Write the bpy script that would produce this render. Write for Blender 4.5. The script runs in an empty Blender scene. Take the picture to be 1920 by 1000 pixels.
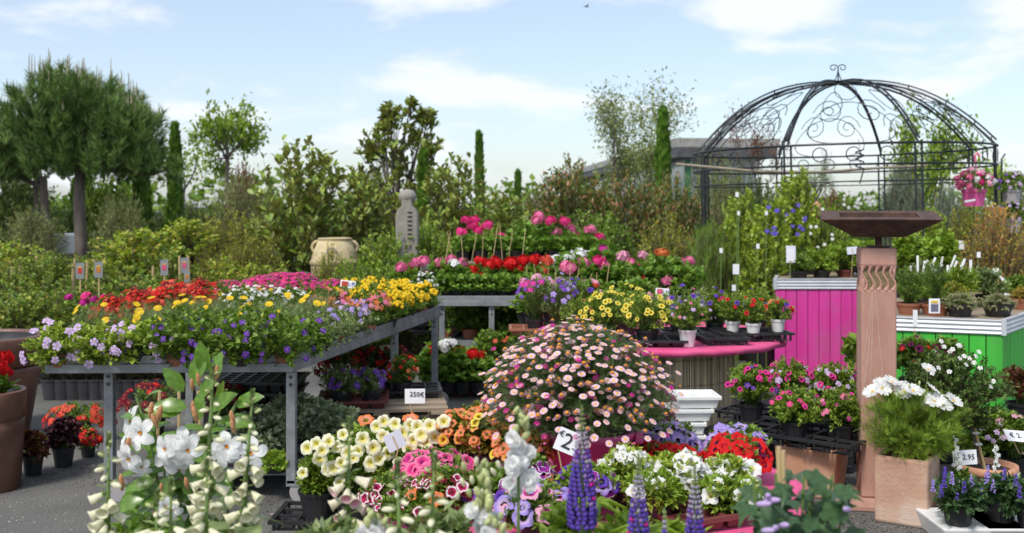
import bpy, math, random
import numpy as np
from mathutils import Vector, Matrix, Quaternion, Euler

# ------------------------------------------------------------------ camera, sky, sun, exposure
SC = bpy.context.scene
COL = SC.collection
F, H, E = 2000.0, 385.0, 1.58          # focal length and horizon in photo pixels, eye height in metres
cam_d = bpy.data.cameras.new('camera'); cam = bpy.data.objects.new('camera', cam_d); COL.objects.link(cam)
cam.location = (0, 0, E); cam.rotation_euler = (math.radians(90), 0, 0)
cam_d.sensor_width = 36; cam_d.lens = 36 * F / 1920
cam_d.shift_y = -(500 - H) / 1920
cam_d.clip_start = 0.05; cam_d.clip_end = 2000
cam_d.dof.use_dof = True; cam_d.dof.focus_distance = 4.6; cam_d.dof.aperture_fstop = 3.6
SC.camera = cam
SUN_EL, SUN_ROT = 52.0, 215.0
world = bpy.data.worlds.new('World'); SC.world = world; world.use_nodes = True
wn = world.node_tree; wn.nodes.clear()
def N(t, kind, **kw):
    n = t.nodes.new(kind)
    for k, v in kw.items(): setattr(n, k, v)
    return n
w_out = N(wn, 'ShaderNodeOutputWorld'); w_bg = N(wn, 'ShaderNodeBackground'); w_bg.inputs['Strength'].default_value = 0.086
sky = N(wn, 'ShaderNodeTexSky', sky_type='NISHITA', sun_disc=False)
sky.sun_elevation = math.radians(SUN_EL); sky.sun_rotation = math.radians(SUN_ROT); sky.air_density = 0.9; sky.dust_density = 1.2; sky.ozone_density = 1.6
tc = N(wn, 'ShaderNodeTexCoord'); sep = N(wn, 'ShaderNodeSeparateXYZ'); wn.links.new(tc.outputs['Generated'], sep.inputs[0])
zc = N(wn, 'ShaderNodeMath', operation='MAXIMUM'); zc.inputs[1].default_value = 0.0; wn.links.new(sep.outputs[2], zc.inputs[0])
za = N(wn, 'ShaderNodeMath', operation='ADD'); za.inputs[1].default_value = 0.26; wn.links.new(zc.outputs[0], za.inputs[0])
dx = N(wn, 'ShaderNodeMath', operation='DIVIDE'); wn.links.new(sep.outputs[0], dx.inputs[0]); wn.links.new(za.outputs[0], dx.inputs[1])
dy = N(wn, 'ShaderNodeMath', operation='DIVIDE'); wn.links.new(sep.outputs[1], dy.inputs[0]); wn.links.new(za.outputs[0], dy.inputs[1])
cmb = N(wn, 'ShaderNodeCombineXYZ'); wn.links.new(dx.outputs[0], cmb.inputs[0]); wn.links.new(dy.outputs[0], cmb.inputs[1]); cmb.inputs[2].default_value = 8.2
nz = N(wn, 'ShaderNodeTexNoise'); nz.inputs['Scale'].default_value = 2.7; nz.inputs['Detail'].default_value = 7; nz.inputs['Roughness'].default_value = 0.52; nz.inputs['Distortion'].default_value = 0.25
wn.links.new(cmb.outputs[0], nz.inputs['Vector'])
cr = N(wn, 'ShaderNodeMapRange', interpolation_type='SMOOTHSTEP'); cr.inputs['From Min'].default_value = 0.48; cr.inputs['From Max'].default_value = 0.65
cr.inputs['To Min'].default_value = 0.28; cr.inputs['To Max'].default_value = 0.97
wn.links.new(nz.outputs[0], cr.inputs['Value'])
cm = N(wn, 'ShaderNodeMix', data_type='RGBA'); cm.inputs['B'].default_value = (5.5, 5.75, 6.1, 1)
wn.links.new(cr.outputs[0], cm.inputs['Factor']); wn.links.new(sky.outputs[0], cm.inputs['A'])
wn.links.new(cm.outputs['Result'], w_bg.inputs['Color']); wn.links.new(w_bg.outputs[0], w_out.inputs['Surface'])
sun_d = bpy.data.lights.new('sun', 'SUN'); sun_d.energy = 1.5; sun_d.angle = math.radians(11); sun_d.color = (1, 0.95, 0.87)
sun = bpy.data.objects.new('sun', sun_d); COL.objects.link(sun)
_a, _e = math.radians(SUN_ROT), math.radians(SUN_EL)
_sd = Vector((math.sin(_a) * math.cos(_e), math.cos(_a) * math.cos(_e), math.sin(_e)))
sun.rotation_euler = _sd.to_track_quat('Z', 'Y').to_euler()
vs = SC.view_settings; vs.view_transform = 'Standard'; vs.look = 'None'; vs.exposure = 1.07; vs.gamma = 1; vs.use_curve_mapping = False
SC.render.engine = 'CYCLES'
SC.cycles.use_denoising = True
SC.cycles.max_bounces = 6; SC.cycles.transparent_max_bounces = 8; SC.cycles.diffuse_bounces = 3; SC.cycles.transmission_bounces = 4
SC.cycles.sample_clamp_indirect = 6

# ------------------------------------------------------------------ helpers
rnd = random.Random(11)
rng = np.random.default_rng(11)
U = rnd.uniform
def W(px, py, Y): return Vector(((px - 960) / F * Y, Y, E - (py - H) / F * Y))
def G(px, py, z=0.0):
    Y = F * (E - z) / (py - H); return Vector(((px - 960) / F * Y, Y, z))
def X(px, Y): return (px - 960) / F * Y
def Z(py, Y): return E - (py - H) / F * Y

def link(o, parent=None):
    COL.objects.link(o)
    if parent is not None: o.parent = parent
    return o
def thing(name, label, cat, loc=(0, 0, 0), rz=0.0, group=None):
    o = bpy.data.objects.new(name, None); o.empty_display_size = 0.1; link(o)
    o.location = loc; o.rotation_euler = (0, 0, rz); o['label'] = label; o['category'] = cat
    if group: o['group'] = group
    return o
def part(name, me, parent, loc=(0, 0, 0), rot=None, scale=1.0, stuff=False, label=None):
    o = bpy.data.objects.new(name, me); link(o, parent); o.location = loc
    if rot is not None:
        if isinstance(rot, Quaternion): o.rotation_mode = 'QUATERNION'; o.rotation_quaternion = rot
        else: o.rotation_euler = rot
    o.scale = (scale, scale, scale) if not hasattr(scale, '__len__') else scale
    if stuff: o['kind'] = 'stuff'
    if label: o['label'] = label
    return o
def facing(n, spin=None):
    q = Vector(n).normalized().to_track_quat('Z', 'Y')
    return q @ Quaternion((0, 0, 1), U(0, 6.28) if spin is None else spin)
ORD = ['first', 'second', 'third', 'fourth', 'fifth', 'sixth', 'seventh', 'eighth', 'ninth', 'tenth', 'eleventh', 'twelfth', 'thirteenth', 'fourteenth', 'fifteenth', 'sixteenth', 'seventeenth', 'eighteenth', 'nineteenth', 'twentieth'] + ['twenty-' + w for w in ('first', 'second', 'third', 'fourth', 'fifth', 'sixth', 'seventh', 'eighth', 'ninth')] + ['thirtieth']

# ------------------------------------------------------------------ materials
def mat_new(name):
    m = bpy.data.materials.new(name); m.use_nodes = True; t = m.node_tree; t.nodes.clear()
    return m, t
def ramp(t, fac, cols, pos=None):
    r = N(t, 'ShaderNodeValToRGB'); e = r.color_ramp.elements
    n = len(cols)
    for i, c in enumerate(cols):
        p = pos[i] if pos else i / max(1, n - 1)
        if i < 2: el = e[i]; el.position = p
        else: el = e.new(p)
        el.color = (*c, 1)
    t.links.new(fac, r.inputs[0]); return r.outputs[0]
def leafmat(name, cols, trans=0.3, rough=0.5, back=None, noise=0.35, spec=0.4):
    m, t = mat_new(name)
    g = N(t, 'ShaderNodeNewGeometry'); oi = N(t, 'ShaderNodeObjectInfo')
    if name.startswith('leaf_'): cols = [(min(.6, r_ * 1.3 + .004), min(.6, g_ * 1.2), b_ * 1.05) for r_, g_, b_ in cols]
    c = ramp(t, g.outputs['Random Per Island'], cols)
    tco = N(t, 'ShaderNodeTexCoord'); nn = N(t, 'ShaderNodeTexNoise'); nn.inputs['Scale'].default_value = 5; nn.inputs['Detail'].default_value = 3
    t.links.new(tco.outputs['Object'], nn.inputs['Vector'])
    mr = N(t, 'ShaderNodeMapRange'); mr.inputs['From Min'].default_value = .3; mr.inputs['From Max'].default_value = .7
    mr.inputs['To Min'].default_value = 1 - noise; mr.inputs['To Max'].default_value = 1 + noise
    t.links.new(nn.outputs[0], mr.inputs['Value'])
    vm = N(t, 'ShaderNodeVectorMath', operation='SCALE'); t.links.new(c, vm.inputs[0]); t.links.new(mr.outputs[0], vm.inputs['Scale'])
    col = vm.outputs[0]
    if back:
        mx = N(t, 'ShaderNodeMix', data_type='RGBA'); mx.inputs['B'].default_value = (*back, 1)
        t.links.new(g.outputs['Backfacing'], mx.inputs['Factor']); t.links.new(col, mx.inputs['A']); col = mx.outputs['Result']
    p = N(t, 'ShaderNodeBsdfPrincipled'); p.inputs['Roughness'].default_value = rough; p.inputs['Specular IOR Level'].default_value = spec
    t.links.new(col, p.inputs['Base Color'])
    o = N(t, 'ShaderNodeOutputMaterial')
    if trans > 0:
        tr = N(t, 'ShaderNodeBsdfTranslucent'); mul = N(t, 'ShaderNodeVectorMath', operation='MULTIPLY'); mul.inputs[1].default_value = (1.5, 1.5, 0.9)
        if name.startswith('petal'): mul.inputs[1].default_value = (1.1, 1.1, 1.1)
        t.links.new(col, mul.inputs[0]); t.links.new(mul.outputs[0], tr.inputs['Color'])
        ms = N(t, 'ShaderNodeMixShader'); ms.inputs[0].default_value = trans
        t.links.new(p.outputs[0], ms.inputs[1]); t.links.new(tr.outputs[0], ms.inputs[2]); t.links.new(ms.outputs[0], o.inputs[0])
    else: t.links.new(p.outputs[0], o.inputs[0])
    return m
def petal(name, c, var=0.18, trans=0.3, rough=0.6):
    lo = tuple(max(0, v * (1 - var)) for v in c); hi = tuple(min(0.95, v * (1 + var) + 0.01) for v in c)
    return leafmat('petal_' + name, [lo, c, hi], trans, rough, noise=0.17, spec=0.2)
def solid(name, cols, rough=0.6, scale=6, detail=5, bump=0.0, bscale=40, metal=0.0, stretch=None, spec=0.5, pos=None, dirt=None, island=0):
    m, t = mat_new(name)
    tco = N(t, 'ShaderNodeTexCoord'); vec = tco.outputs['Object']
    if stretch:
        mp = N(t, 'ShaderNodeMapping'); mp.inputs['Scale'].default_value = stretch; t.links.new(vec, mp.inputs[0]); vec = mp.outputs[0]
    nn = N(t, 'ShaderNodeTexNoise'); nn.inputs['Scale'].default_value = scale; nn.inputs['Detail'].default_value = detail; nn.inputs['Roughness'].default_value = .6
    t.links.new(vec, nn.inputs['Vector'])
    if len(cols) == 1: cols = [tuple(v * .85 for v in cols[0]), tuple(min(1, v * 1.12) for v in cols[0])]
    c = ramp(t, nn.outputs[0], cols, pos or [0.3 + 0.4 * i / (len(cols) - 1) for i in range(len(cols))])
    if island:
        g = N(t, 'ShaderNodeNewGeometry'); oi = N(t, 'ShaderNodeObjectInfo')
        ad = N(t, 'ShaderNodeMath', operation='ADD'); t.links.new(g.outputs['Random Per Island'], ad.inputs[0]); t.links.new(oi.outputs['Random'], ad.inputs[1])
        fr = N(t, 'ShaderNodeMath', operation='FRACT'); t.links.new(ad.outputs[0], fr.inputs[0])
        mr = N(t, 'ShaderNodeMapRange'); mr.inputs['To Min'].default_value = 1 - island; mr.inputs['To Max'].default_value = 1 + island
        t.links.new(fr.outputs[0], mr.inputs['Value'])
        vm = N(t, 'ShaderNodeVectorMath', operation='SCALE'); t.links.new(c, vm.inputs[0]); t.links.new(mr.outputs[0], vm.inputs['Scale']); c = vm.outputs[0]
    if dirt:
        n2 = N(t, 'ShaderNodeTexNoise'); n2.inputs['Scale'].default_value = 2.3; n2.inputs['Detail'].default_value = 8; n2.inputs['Roughness'].default_value = .7
        t.links.new(tco.outputs['Object'], n2.inputs['Vector'])
        mr = N(t, 'ShaderNodeMapRange'); mr.inputs['From Min'].default_value = .5; mr.inputs['From Max'].default_value = .68; mr.inputs['To Max'].default_value = dirt[1]
        t.links.new(n2.outputs[0], mr.inputs['Value'])
        mx = N(t, 'ShaderNodeMix', data_type='RGBA'); mx.inputs['B'].default_value = (*dirt[0], 1)
        t.links.new(mr.outputs[0], mx.inputs['Factor']); t.links.new(c, mx.inputs['A']); c = mx.outputs['Result']
    p = N(t, 'ShaderNodeBsdfPrincipled'); p.inputs['Roughness'].default_value = rough; p.inputs['Metallic'].default_value = metal; p.inputs['Specular IOR Level'].default_value = spec
    t.links.new(c, p.inputs['Base Color'])
    if bump:
        nb = N(t, 'ShaderNodeTexNoise'); nb.inputs['Scale'].default_value = bscale; nb.inputs['Detail'].default_value = 5; t.links.new(vec, nb.inputs['Vector'])
        b = N(t, 'ShaderNodeBump'); b.inputs['Strength'].default_value = bump; b.inputs['Distance'].default_value = 0.01
        t.links.new(nb.outputs[0], b.inputs['Height']); t.links.new(b.outputs[0], p.inputs['Normal'])
    o = N(t, 'ShaderNodeOutputMaterial'); t.links.new(p.outputs[0], o.inputs[0]); return m

L = {}
L['mid'] = leafmat('leaf_mid', [(.055, .12, .018), (.11, .21, .03), (.2, .31, .05)])
L['bright'] = leafmat('leaf_bright', [(.09, .18, .02), (.17, .29, .035), (.27, .38, .06)])
L['lime'] = leafmat('leaf_lime', [(.14, .24, .03), (.24, .36, .05), (.36, .45, .08)])
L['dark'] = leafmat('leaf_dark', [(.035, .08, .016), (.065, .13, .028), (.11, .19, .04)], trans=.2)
L['grey'] = leafmat('leaf_grey', [(.1, .16, .07), (.17, .25, .11), (.27, .35, .18)])
L['silver'] = leafmat('leaf_silver', [(.13, .2, .12), (.22, .3, .2), (.38, .45, .36)], rough=.45)
L['rose'] = leafmat('leaf_rose', [(.05, .11, .018), (.1, .2, .03), (.2, .3, .045), (.26, .25, .06)])
L['rosey'] = leafmat('leaf_rose_yellow', [(.1, .2, .025), (.2, .31, .04), (.32, .4, .06), (.34, .28, .07)])
L['photinia'] = leafmat('leaf_photinia', [(.05, .1, .02), (.09, .17, .035), (.16, .18, .06), (.36, .16, .1)], rough=.4)
L['magnolia'] = leafmat('leaf_magnolia', [(.09, .17, .025), (.18, .29, .045), (.32, .4, .1)], rough=.4, back=(.2, .2, .06), trans=.3)
L['pine'] = leafmat('leaf_pine', [(.04, .1, .03), (.085, .175, .05), (.18, .28, .08)], trans=.15)
L['cypress'] = leafmat('leaf_cypress', [(.04, .11, .012), (.08, .18, .022), (.13, .26, .035)], trans=.15)
L['geran'] = leafmat('leaf_geranium', [(.06, .15, .018), (.12, .25, .035), (.2, .34, .06)])
L['ivy'] = leafmat('leaf_ivy', [(.025, .065, .03), (.045, .11, .045), (.08, .16, .065)], rough=.35, trans=.2)
L['thyme'] = leafmat('leaf_thyme', [(.17, .2, .12), (.27, .3, .19), (.4, .42, .3)])
L['golden'] = leafmat('leaf_golden', [(.15, .2, .03), (.3, .3, .05), (.4, .24, .06), (.26, .1, .05)])
L['redleaf'] = leafmat('leaf_redbrown', [(.1, .035, .03), (.18, .07, .05), (.12, .1, .04)])
L['purple'] = leafmat('leaf_purple', [(.02, .008, .015), (.045, .015, .03), (.07, .03, .04)], trans=.15)
L['coleus'] = leafmat('leaf_coleus', [(.2, .2, .03), (.14, .03, .03), (.07, .02, .03)])
L['spruce'] = leafmat('leaf_spruce', [(.07, .12, .09), (.12, .18, .14), (.18, .25, .2)], trans=.1)
L['olive'] = leafmat('leaf_olive', [(.1, .14, .05), (.17, .23, .09), (.26, .32, .13)])
L['yellowed'] = leafmat('leaf_yellowed', [(.1, .15, .02), (.2, .24, .035), (.34, .32, .05)])
M = {}
M['bark'] = solid('bark', [(.09, .07, .055), (.2, .165, .14)], .9, 14, bump=.8, bscale=18, stretch=(1, 1, .25))
M['twig'] = solid('twig', [(.1, .085, .05), (.17, .14, .08)], .85)
M['stem'] = solid('green_stem', [(.1, .17, .035), (.16, .25, .06)], .6)
M['candle'] = solid('pine_candle', [(.3, .27, .16), (.42, .37, .24)], .8, island=.2)
M['bamboo'] = solid('bamboo', [(.45, .32, .15), (.6, .45, .24)], .55, 10, stretch=(1, 1, .3))
M['galv'] = solid('galvanised_steel', [(.2, .215, .225), (.27, .285, .295), (.37, .385, .395)], .52, 9, bump=.05, metal=.35, dirt=((.12, .105, .085), .75))
M['blackp'] = solid('black_plastic', [(.012, .012, .014), (.03, .03, .033)], .45, 8)
M['darkp'] = solid('dark_plastic', [(.03, .03, .035), (.055, .055, .06)], .5, 8)
M['terr'] = solid('terracotta', [(.5, .24, .14), (.62, .33, .21)], .85, 7, bump=.15, dirt=((.62, .45, .34), .5))
M['terrp'] = solid('terracotta_plastic', [(.28, .1, .055), (.36, .14, .08)], .5, 4)
M['redtray'] = solid('oxblood_plastic', [(.13, .03, .03), (.2, .055, .05)], .45, 4)
M['brown'] = solid('brown_glazed_clay', [(.1, .048, .032), (.17, .08, .055), (.22, .11, .075)], .42, 5, bump=.06, dirt=((.24, .15, .1), .35))
M['pink_pot'] = solid('pink_plastic', [(.62, .08, .27), (.7, .12, .33)], .42, 4)
M['whitep'] = solid('white_plastic', [(.7, .71, .7), (.82, .82, .8)], .4, 5)
M['soil'] = solid('soil', [(.02, .014, .01), (.06, .042, .03)], .95, 60, bump=1, bscale=90)
M['wood'] = solid('pallet_wood', [(.22, .17, .12), (.38, .3, .21)], .85, 8, bump=.25, stretch=(.3, 4, 4), island=.2)
M['stone'] = solid('red_sandstone', [(.38, .2, .15), (.47, .26, .2), (.55, .33, .265)], .82, 4, bump=.2, bscale=70, stretch=(1, 1, .35), dirt=((.5, .33, .26), .45))
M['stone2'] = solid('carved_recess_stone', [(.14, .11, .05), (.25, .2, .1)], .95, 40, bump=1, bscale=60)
M['vein'] = solid('pale_stone_vein', [(.5, .34, .26), (.6, .43, .34)], .85, 30)
M['rust'] = solid('rusted_steel', [(.045, .026, .022), (.085, .045, .034), (.15, .075, .05)], .75, 18, 8, bump=.35, bscale=60, metal=.25)
M['iron'] = solid('black_iron', [(.015, .018, .022), (.035, .04, .045)], .4, 10, metal=.3)
M['clay'] = solid('pale_terracotta', [(.44, .25, .17), (.54, .34, .24), (.6, .43, .34)], .85, 3, 6, bump=.3, bscale=50, stretch=(1, 1, 1.4), dirt=((.66, .55, .47), .8))
M['pinkboard'] = solid('pink_painted_board', [(.66, .035, .3), (.74, .06, .37)], .55, 3, bump=.12, bscale=25, stretch=(5, 5, .5), island=.08, dirt=((.42, .16, .27), .5))
M['greenboard'] = solid('green_painted_board', [(.04, .42, .03), (.07, .5, .055)], .55, 3, bump=.12, bscale=25, stretch=(5, 5, .5), island=.09, dirt=((.1, .28, .07), .5))
M['trim'] = solid('corrugated_zinc', [(.55, .57, .6), (.7, .72, .75)], .4, 6, metal=.25)
M['cloth'] = solid('pink_cloth', [(.62, .06, .2), (.72, .11, .27)], .75, 5, bump=.3, bscale=12)
M['reed'] = solid('reed', [(.42, .33, .21), (.62, .51, .34), (.78, .67, .48)], .8, 5, 6, stretch=(1, 1, .4), island=.4)
M['greystone'] = solid('grey_stone', [(.24, .22, .19), (.36, .335, .29)], .9, 8, bump=.4, bscale=40, dirt=((.15, .14, .11), .5))
M['amph'] = solid('buff_terracotta', [(.4, .31, .17), (.56, .45, .25), (.64, .54, .34)], .9, 5, bump=.6, bscale=25, dirt=((.16, .14, .11), .85))
M['card'] = solid('white_card', [(.82, .83, .85), (.86, .86, .88)], .45, 3)
M['cardback'] = solid('card_back', [(.6, .63, .72), (.68, .7, .78)], .4, 3)
M['ink'] = solid('black_ink', [(.02, .02, .03), (.03, .03, .04)], .6)
M['inkblue'] = solid('blue_ink', [(.1, .15, .5), (.12, .18, .55)], .6)
M['picred'] = solid('red_picture', [(.6, .02, .02), (.35, .05, .02)], .5, 90)
M['picorange'] = solid('orange_picture', [(.6, .25, .03), (.35, .12, .02)], .5, 90)
M['picpink'] = solid('pink_picture', [(.7, .1, .25), (.5, .05, .1)], .5, 90)
M['piclav'] = solid('lavender_picture', [(.2, .16, .3), (.1, .12, .12)], .5, 120)
M['white'] = solid('white_paint', [(.7, .72, .74), (.78, .79, .8)], .6)
M['pinkstrap'] = solid('pink_strap', [(.75, .1, .25), (.8, .14, .3)], .5)
M['greyp'] = solid('taupe_plastic', [(.33, .31, .32), (.4, .38, .38)], .5)
M['conc'] = solid('concrete', [(.28, .28, .27), (.4, .4, .39)], .9, 6, bump=.2)
M['yel'] = solid('yellow_centre', [(.65, .36, .02), (.8, .5, .04)], .7, 200)
M['ora'] = solid('orange_centre', [(.55, .2, .01), (.7, .3, .02)], .8, 200)
P = {}
for k, c in dict(white=(.8, .8, .78), cream=(.8, .74, .36), creamw=(.84, .82, .62), lilac=(.6, .45, .72), violet=(.16, .05, .42), lav=(.4, .3, .72), red=(.66, .012, .015),
                 coral=(.7, .1, .06), orange=(.75, .22, .07), peach=(.75, .33, .14), hot=(.78, .05, .25), pink=(.8, .2, .38), mag=(.62, .03, .32), pale=(.82, .42, .55),
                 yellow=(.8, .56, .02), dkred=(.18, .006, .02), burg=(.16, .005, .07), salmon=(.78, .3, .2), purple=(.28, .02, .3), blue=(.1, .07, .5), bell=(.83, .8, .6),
                 daisy=(.83, .55, .66), daisyo=(.5, .25, .33), throat=(.3, .22, .02), throatd=(.04, .005, .06), lupine=(.13, .07, .46), lupl=(.36, .22, .5), lupg=(.3, .34, .16), lupw=(.45, .4, .5), dhot=(.5, .02, .12), calib=(.78, .7, .14)).items():
    P[k] = petal(k, c)
P['bud'] = leafmat('bud_green', [(.35, .42, .16), (.5, .55, .25), (.62, .62, .34)], .2)
P['budr'] = leafmat('bud_reddish', [(.5, .16, .08), (.62, .28, .14), (.5, .4, .18)], .2)

# ------------------------------------------------------------------ mesh builders
class MB:
    def __init__(s): s.v = []; s.f = []; s.m = []
    def add(s, vs, fs, mi=0):
        o = len(s.v); s.v += [tuple(v) for v in vs]; s.f += [tuple(i + o for i in f) for f in fs]; s.m += [mi] * len(fs); return s
    def box(s, c, d, mi=0, rz=0.0, T=None):
        hx, hy, hz = d[0] / 2, d[1] / 2, d[2] / 2
        ca, sa = math.cos(rz), math.sin(rz); vs = []
        for x, y, z in ((-hx, -hy, -hz), (hx, -hy, -hz), (hx, hy, -hz), (-hx, hy, -hz), (-hx, -hy, hz), (hx, -hy, hz), (hx, hy, hz), (-hx, hy, hz)):
            p = Vector((c[0] + x * ca - y * sa, c[1] + x * sa + y * ca, c[2] + z))
            vs.append(T @ p if T else p)
        return s.add(vs, [(0, 3, 2, 1), (4, 5, 6, 7), (0, 1, 5, 4), (1, 2, 6, 5), (2, 3, 7, 6), (3, 0, 4, 7)], mi)
    def hexa(s, b, t, mi=0):     # bottom four and top four corner points, same winding
        return s.add(list(b) + list(t), [(0, 3, 2, 1), (4, 5, 6, 7), (0, 1, 5, 4), (1, 2, 6, 5), (2, 3, 7, 6), (3, 0, 4, 7)], mi)
    def tube(s, pts, rad, n=6, mi=0, closed=False):
        pts = [Vector(p) for p in pts]; k = len(pts)
        if not hasattr(rad, '__len__'): rad = [rad] * k
        vs = []; prev = None
        for i, p in enumerate(pts):
            if closed: d = pts[(i + 1) % k] - pts[i - 1]
            else: d = (pts[min(i + 1, k - 1)] - pts[max(i - 1, 0)])
            d = d.normalized() if d.length > 1e-9 else Vector((0, 0, 1))
            if prev is None:
                a = d.cross(Vector((0, 0, 1)) if abs(d.z) < .9 else Vector((1, 0, 0))).normalized()
            else: a = (prev - d * prev.dot(d)); a = a.normalized() if a.length > 1e-6 else d.orthogonal().normalized()
            prev = a; b = d.cross(a)
            for j in range(n):
                an = 2 * math.pi * j / n; vs.append(p + (a * math.cos(an) + b * math.sin(an)) * rad[i])
        fs = []
        for i in range(k if closed else k - 1):
            for j in range(n):
                i2 = (i + 1) % k
                fs.append((i * n + j, i * n + (j + 1) % n, i2 * n + (j + 1) % n, i2 * n + j))
        if not closed:
            fs.append(tuple(range(n - 1, -1, -1))); fs.append(tuple((k - 1) * n + j for j in range(n)))
        return s.add(vs, fs, mi)
    def lathe(s, prof, n=24, mi=0, c=(0, 0, 0), mis=None, wob=None):
        vs = []; k = len(prof)
        for i, (r, z) in enumerate(prof):
            for j in range(n):
                a = 2 * math.pi * j / n; rr = r * (wob(a, i) if wob else 1)
                vs.append((c[0] + rr * math.cos(a), c[1] + rr * math.sin(a), c[2] + z))
        o = len(s.v); s.v += vs
        for i in range(k - 1):
            for j in range(n):
                s.f.append((o + i * n + j, o + i * n + (j + 1) % n, o + (i + 1) * n + (j + 1) % n, o + (i + 1) * n + j)); s.m.append(mis[i] if mis else mi)
        return s
    def disc(s, r, z, n=24, mi=0, c=(0, 0)):
        return s.add([(c[0] + r * math.cos(6.28318 * j / n), c[1] + r * math.sin(6.28318 * j / n), z) for j in range(n)], [tuple(range(n))], mi)
    def prism(s, poly, z0, z1, mi=0):
        n = len(poly)
        return s.add([(x, y, z0) for x, y in poly] + [(x, y, z1) for x, y in poly], [tuple(range(n - 1, -1, -1)), tuple(range(n, 2 * n))] + [(i, (i + 1) % n, n + (i + 1) % n, n + i) for i in range(n)], mi)
    def mesh(s, name, mats, smooth=False):
        me = bpy.data.meshes.new(name); me.from_pydata(s.v, [], s.f)
        for m in (mats if isinstance(mats, (list, tuple)) else [mats]): me.materials.append(m)
        if any(s.m): me.polygons.foreach_set('material_index', s.m)
        if smooth: me.polygons.foreach_set('use_smooth', [True] * len(s.f))
        me.update(); return me
    def build(s, name, mats, parent=None, loc=(0, 0, 0), rot=None, smooth=False, bevel=0, stuff=False, label=None, scale=1.0):
        o = part(name, s.mesh(name, mats, smooth), parent, loc, rot, scale, stuff, label)
        if bevel:
            b = o.modifiers.new('bevel', 'BEVEL'); b.width = bevel; b.segments = 2; b.limit_method = 'ANGLE'
        return o
class NG:       # big triangle soups built with numpy
    def __init__(s): s.V = []; s.F = []; s.M = []; s.n = 0
    def add(s, V, Fc, mi=0):
        V = np.asarray(V, float).reshape(-1, 3); Fc = np.asarray(Fc, int).reshape(-1, 3)
        s.V.append(V); s.F.append(Fc + s.n); s.n += len(V)
        s.M.append(np.full(len(Fc), mi) if np.isscalar(mi) else np.asarray(mi)); return s
    def mb(s, mb, mi=0):
        fs = [];
        for f in mb.f:
            for i in range(1, len(f) - 1): fs.append((f[0], f[i], f[i + 1]))
        if fs: s.add(mb.v, fs, mi)
        return s
    def scat(s, T, Ps, D, Nn, S, mi=0):
        TV, TF = T[0], T[1]
        Ps = np.asarray(Ps, float); n = len(Ps)
        if n == 0: return s
        D = D / np.maximum(1e-9, np.linalg.norm(D, axis=1, keepdims=True))
        x = np.cross(D, Nn); x /= np.maximum(1e-9, np.linalg.norm(x, axis=1, keepdims=True)); z = np.cross(x, D)
        Mx = np.stack([x, D, z], axis=2)
        S = np.broadcast_to(np.asarray(S, float), (n,))
        V = np.einsum('nij,kj->nki', Mx, TV) * S[:, None, None] + Ps[:, None, :]
        k = len(TV); Fc = (TF[None] + (np.arange(n) * k)[:, None, None]).reshape(-1, 3)
        m = mi
        if len(T) > 2: m = np.tile(T[2], n) + (mi if np.isscalar(mi) else 0)
        elif not np.isscalar(mi): m = np.repeat(mi, len(TF))
        return s.add(V.reshape(-1, 3), Fc, m)
    def mesh(s, name, mats, smooth=False):
        V = np.concatenate(s.V); Fc = np.concatenate(s.F); Mi = np.concatenate(s.M)
        me = bpy.data.meshes.new(name)
        me.vertices.add(len(V)); me.vertices.foreach_set('co', V.astype(np.float32).ravel())
        me.loops.add(len(Fc) * 3); me.loops.foreach_set('vertex_index', Fc.astype(np.int32).ravel())
        me.polygons.add(len(Fc)); me.polygons.foreach_set('loop_start', np.arange(0, len(Fc) * 3, 3, dtype=np.int32))
        for m in (mats if isinstance(mats, (list, tuple)) else [mats]): me.materials.append(m)
        me.polygons.foreach_set('material_index', Mi.astype(np.int32))
        if smooth: me.polygons.foreach_set('use_smooth', np.ones(len(Fc), bool))
        me.update(calc_edges=True); return me
A = np.array
def nrm(v): return v / np.maximum(1e-9, np.linalg.norm(v, axis=-1, keepdims=True))
def rdir(n): return nrm(rng.normal(size=(n, 3)))

# leaf templates: +Y along the leaf, +Z its upper side
def lt(outline, ridge):
    V = [(*p,) for p in outline]; c = len(V); V.append(ridge)
    return A(V, float), A([(c, i, (i + 1) % (c)) for i in range(c)])
T = {}
T['leaf'] = (A([(0, 0, 0), (.26, .45, .08), (0, 1, -.08), (-.26, .45, .08)], float), A([(0, 1, 2), (0, 2, 3)]))
T['wide'] = (A([(0, 0, 0), (.36, .4, .1), (0, .95, -.1), (-.36, .4, .1)], float), A([(0, 1, 2), (0, 2, 3)]))
T['narrow'] = (A([(0, 0, 0), (.11, .5, .03), (0, 1, -.12), (-.11, .5, .03)], float), A([(0, 1, 2), (0, 2, 3)]))
T['needle'] = (A([(-.02, 0, 0), (.02, 0, 0), (0, 1, 0)], float), A([(0, 1, 2)]))
T['needle2'] = (A([(-.045, 0, 0), (.045, 0, 0), (0, 1, -.05)], float), A([(0, 1, 2)]))
T['oval'] = (A([(0, 0, 0), (.2, .22, .05), (.25, .55, .05), (.13, .85, -.01), (0, 1, -.08), (-.13, .85, -.01), (-.25, .55, .05), (-.2, .22, .05), (0, .3, 0), (0, .7, -.02)], float),
             A([(0, 1, 8), (1, 2, 8), (8, 2, 9), (2, 3, 9), (3, 4, 9), (4, 5, 9), (5, 6, 9), (6, 8, 9), (6, 7, 8), (7, 0, 8)]))
_r = [(.52 * math.sin(a) * (1 + .07 * math.cos(5 * a)), .5 - .5 * math.cos(a) * (1 + .07 * math.cos(5 * a)), .09 + .03 * math.cos(5 * a)) for a in [2 * math.pi * (i + .35) / 10 for i in range(10)]]
T['round'] = lt(_r, (0, .42, -.03))
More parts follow.
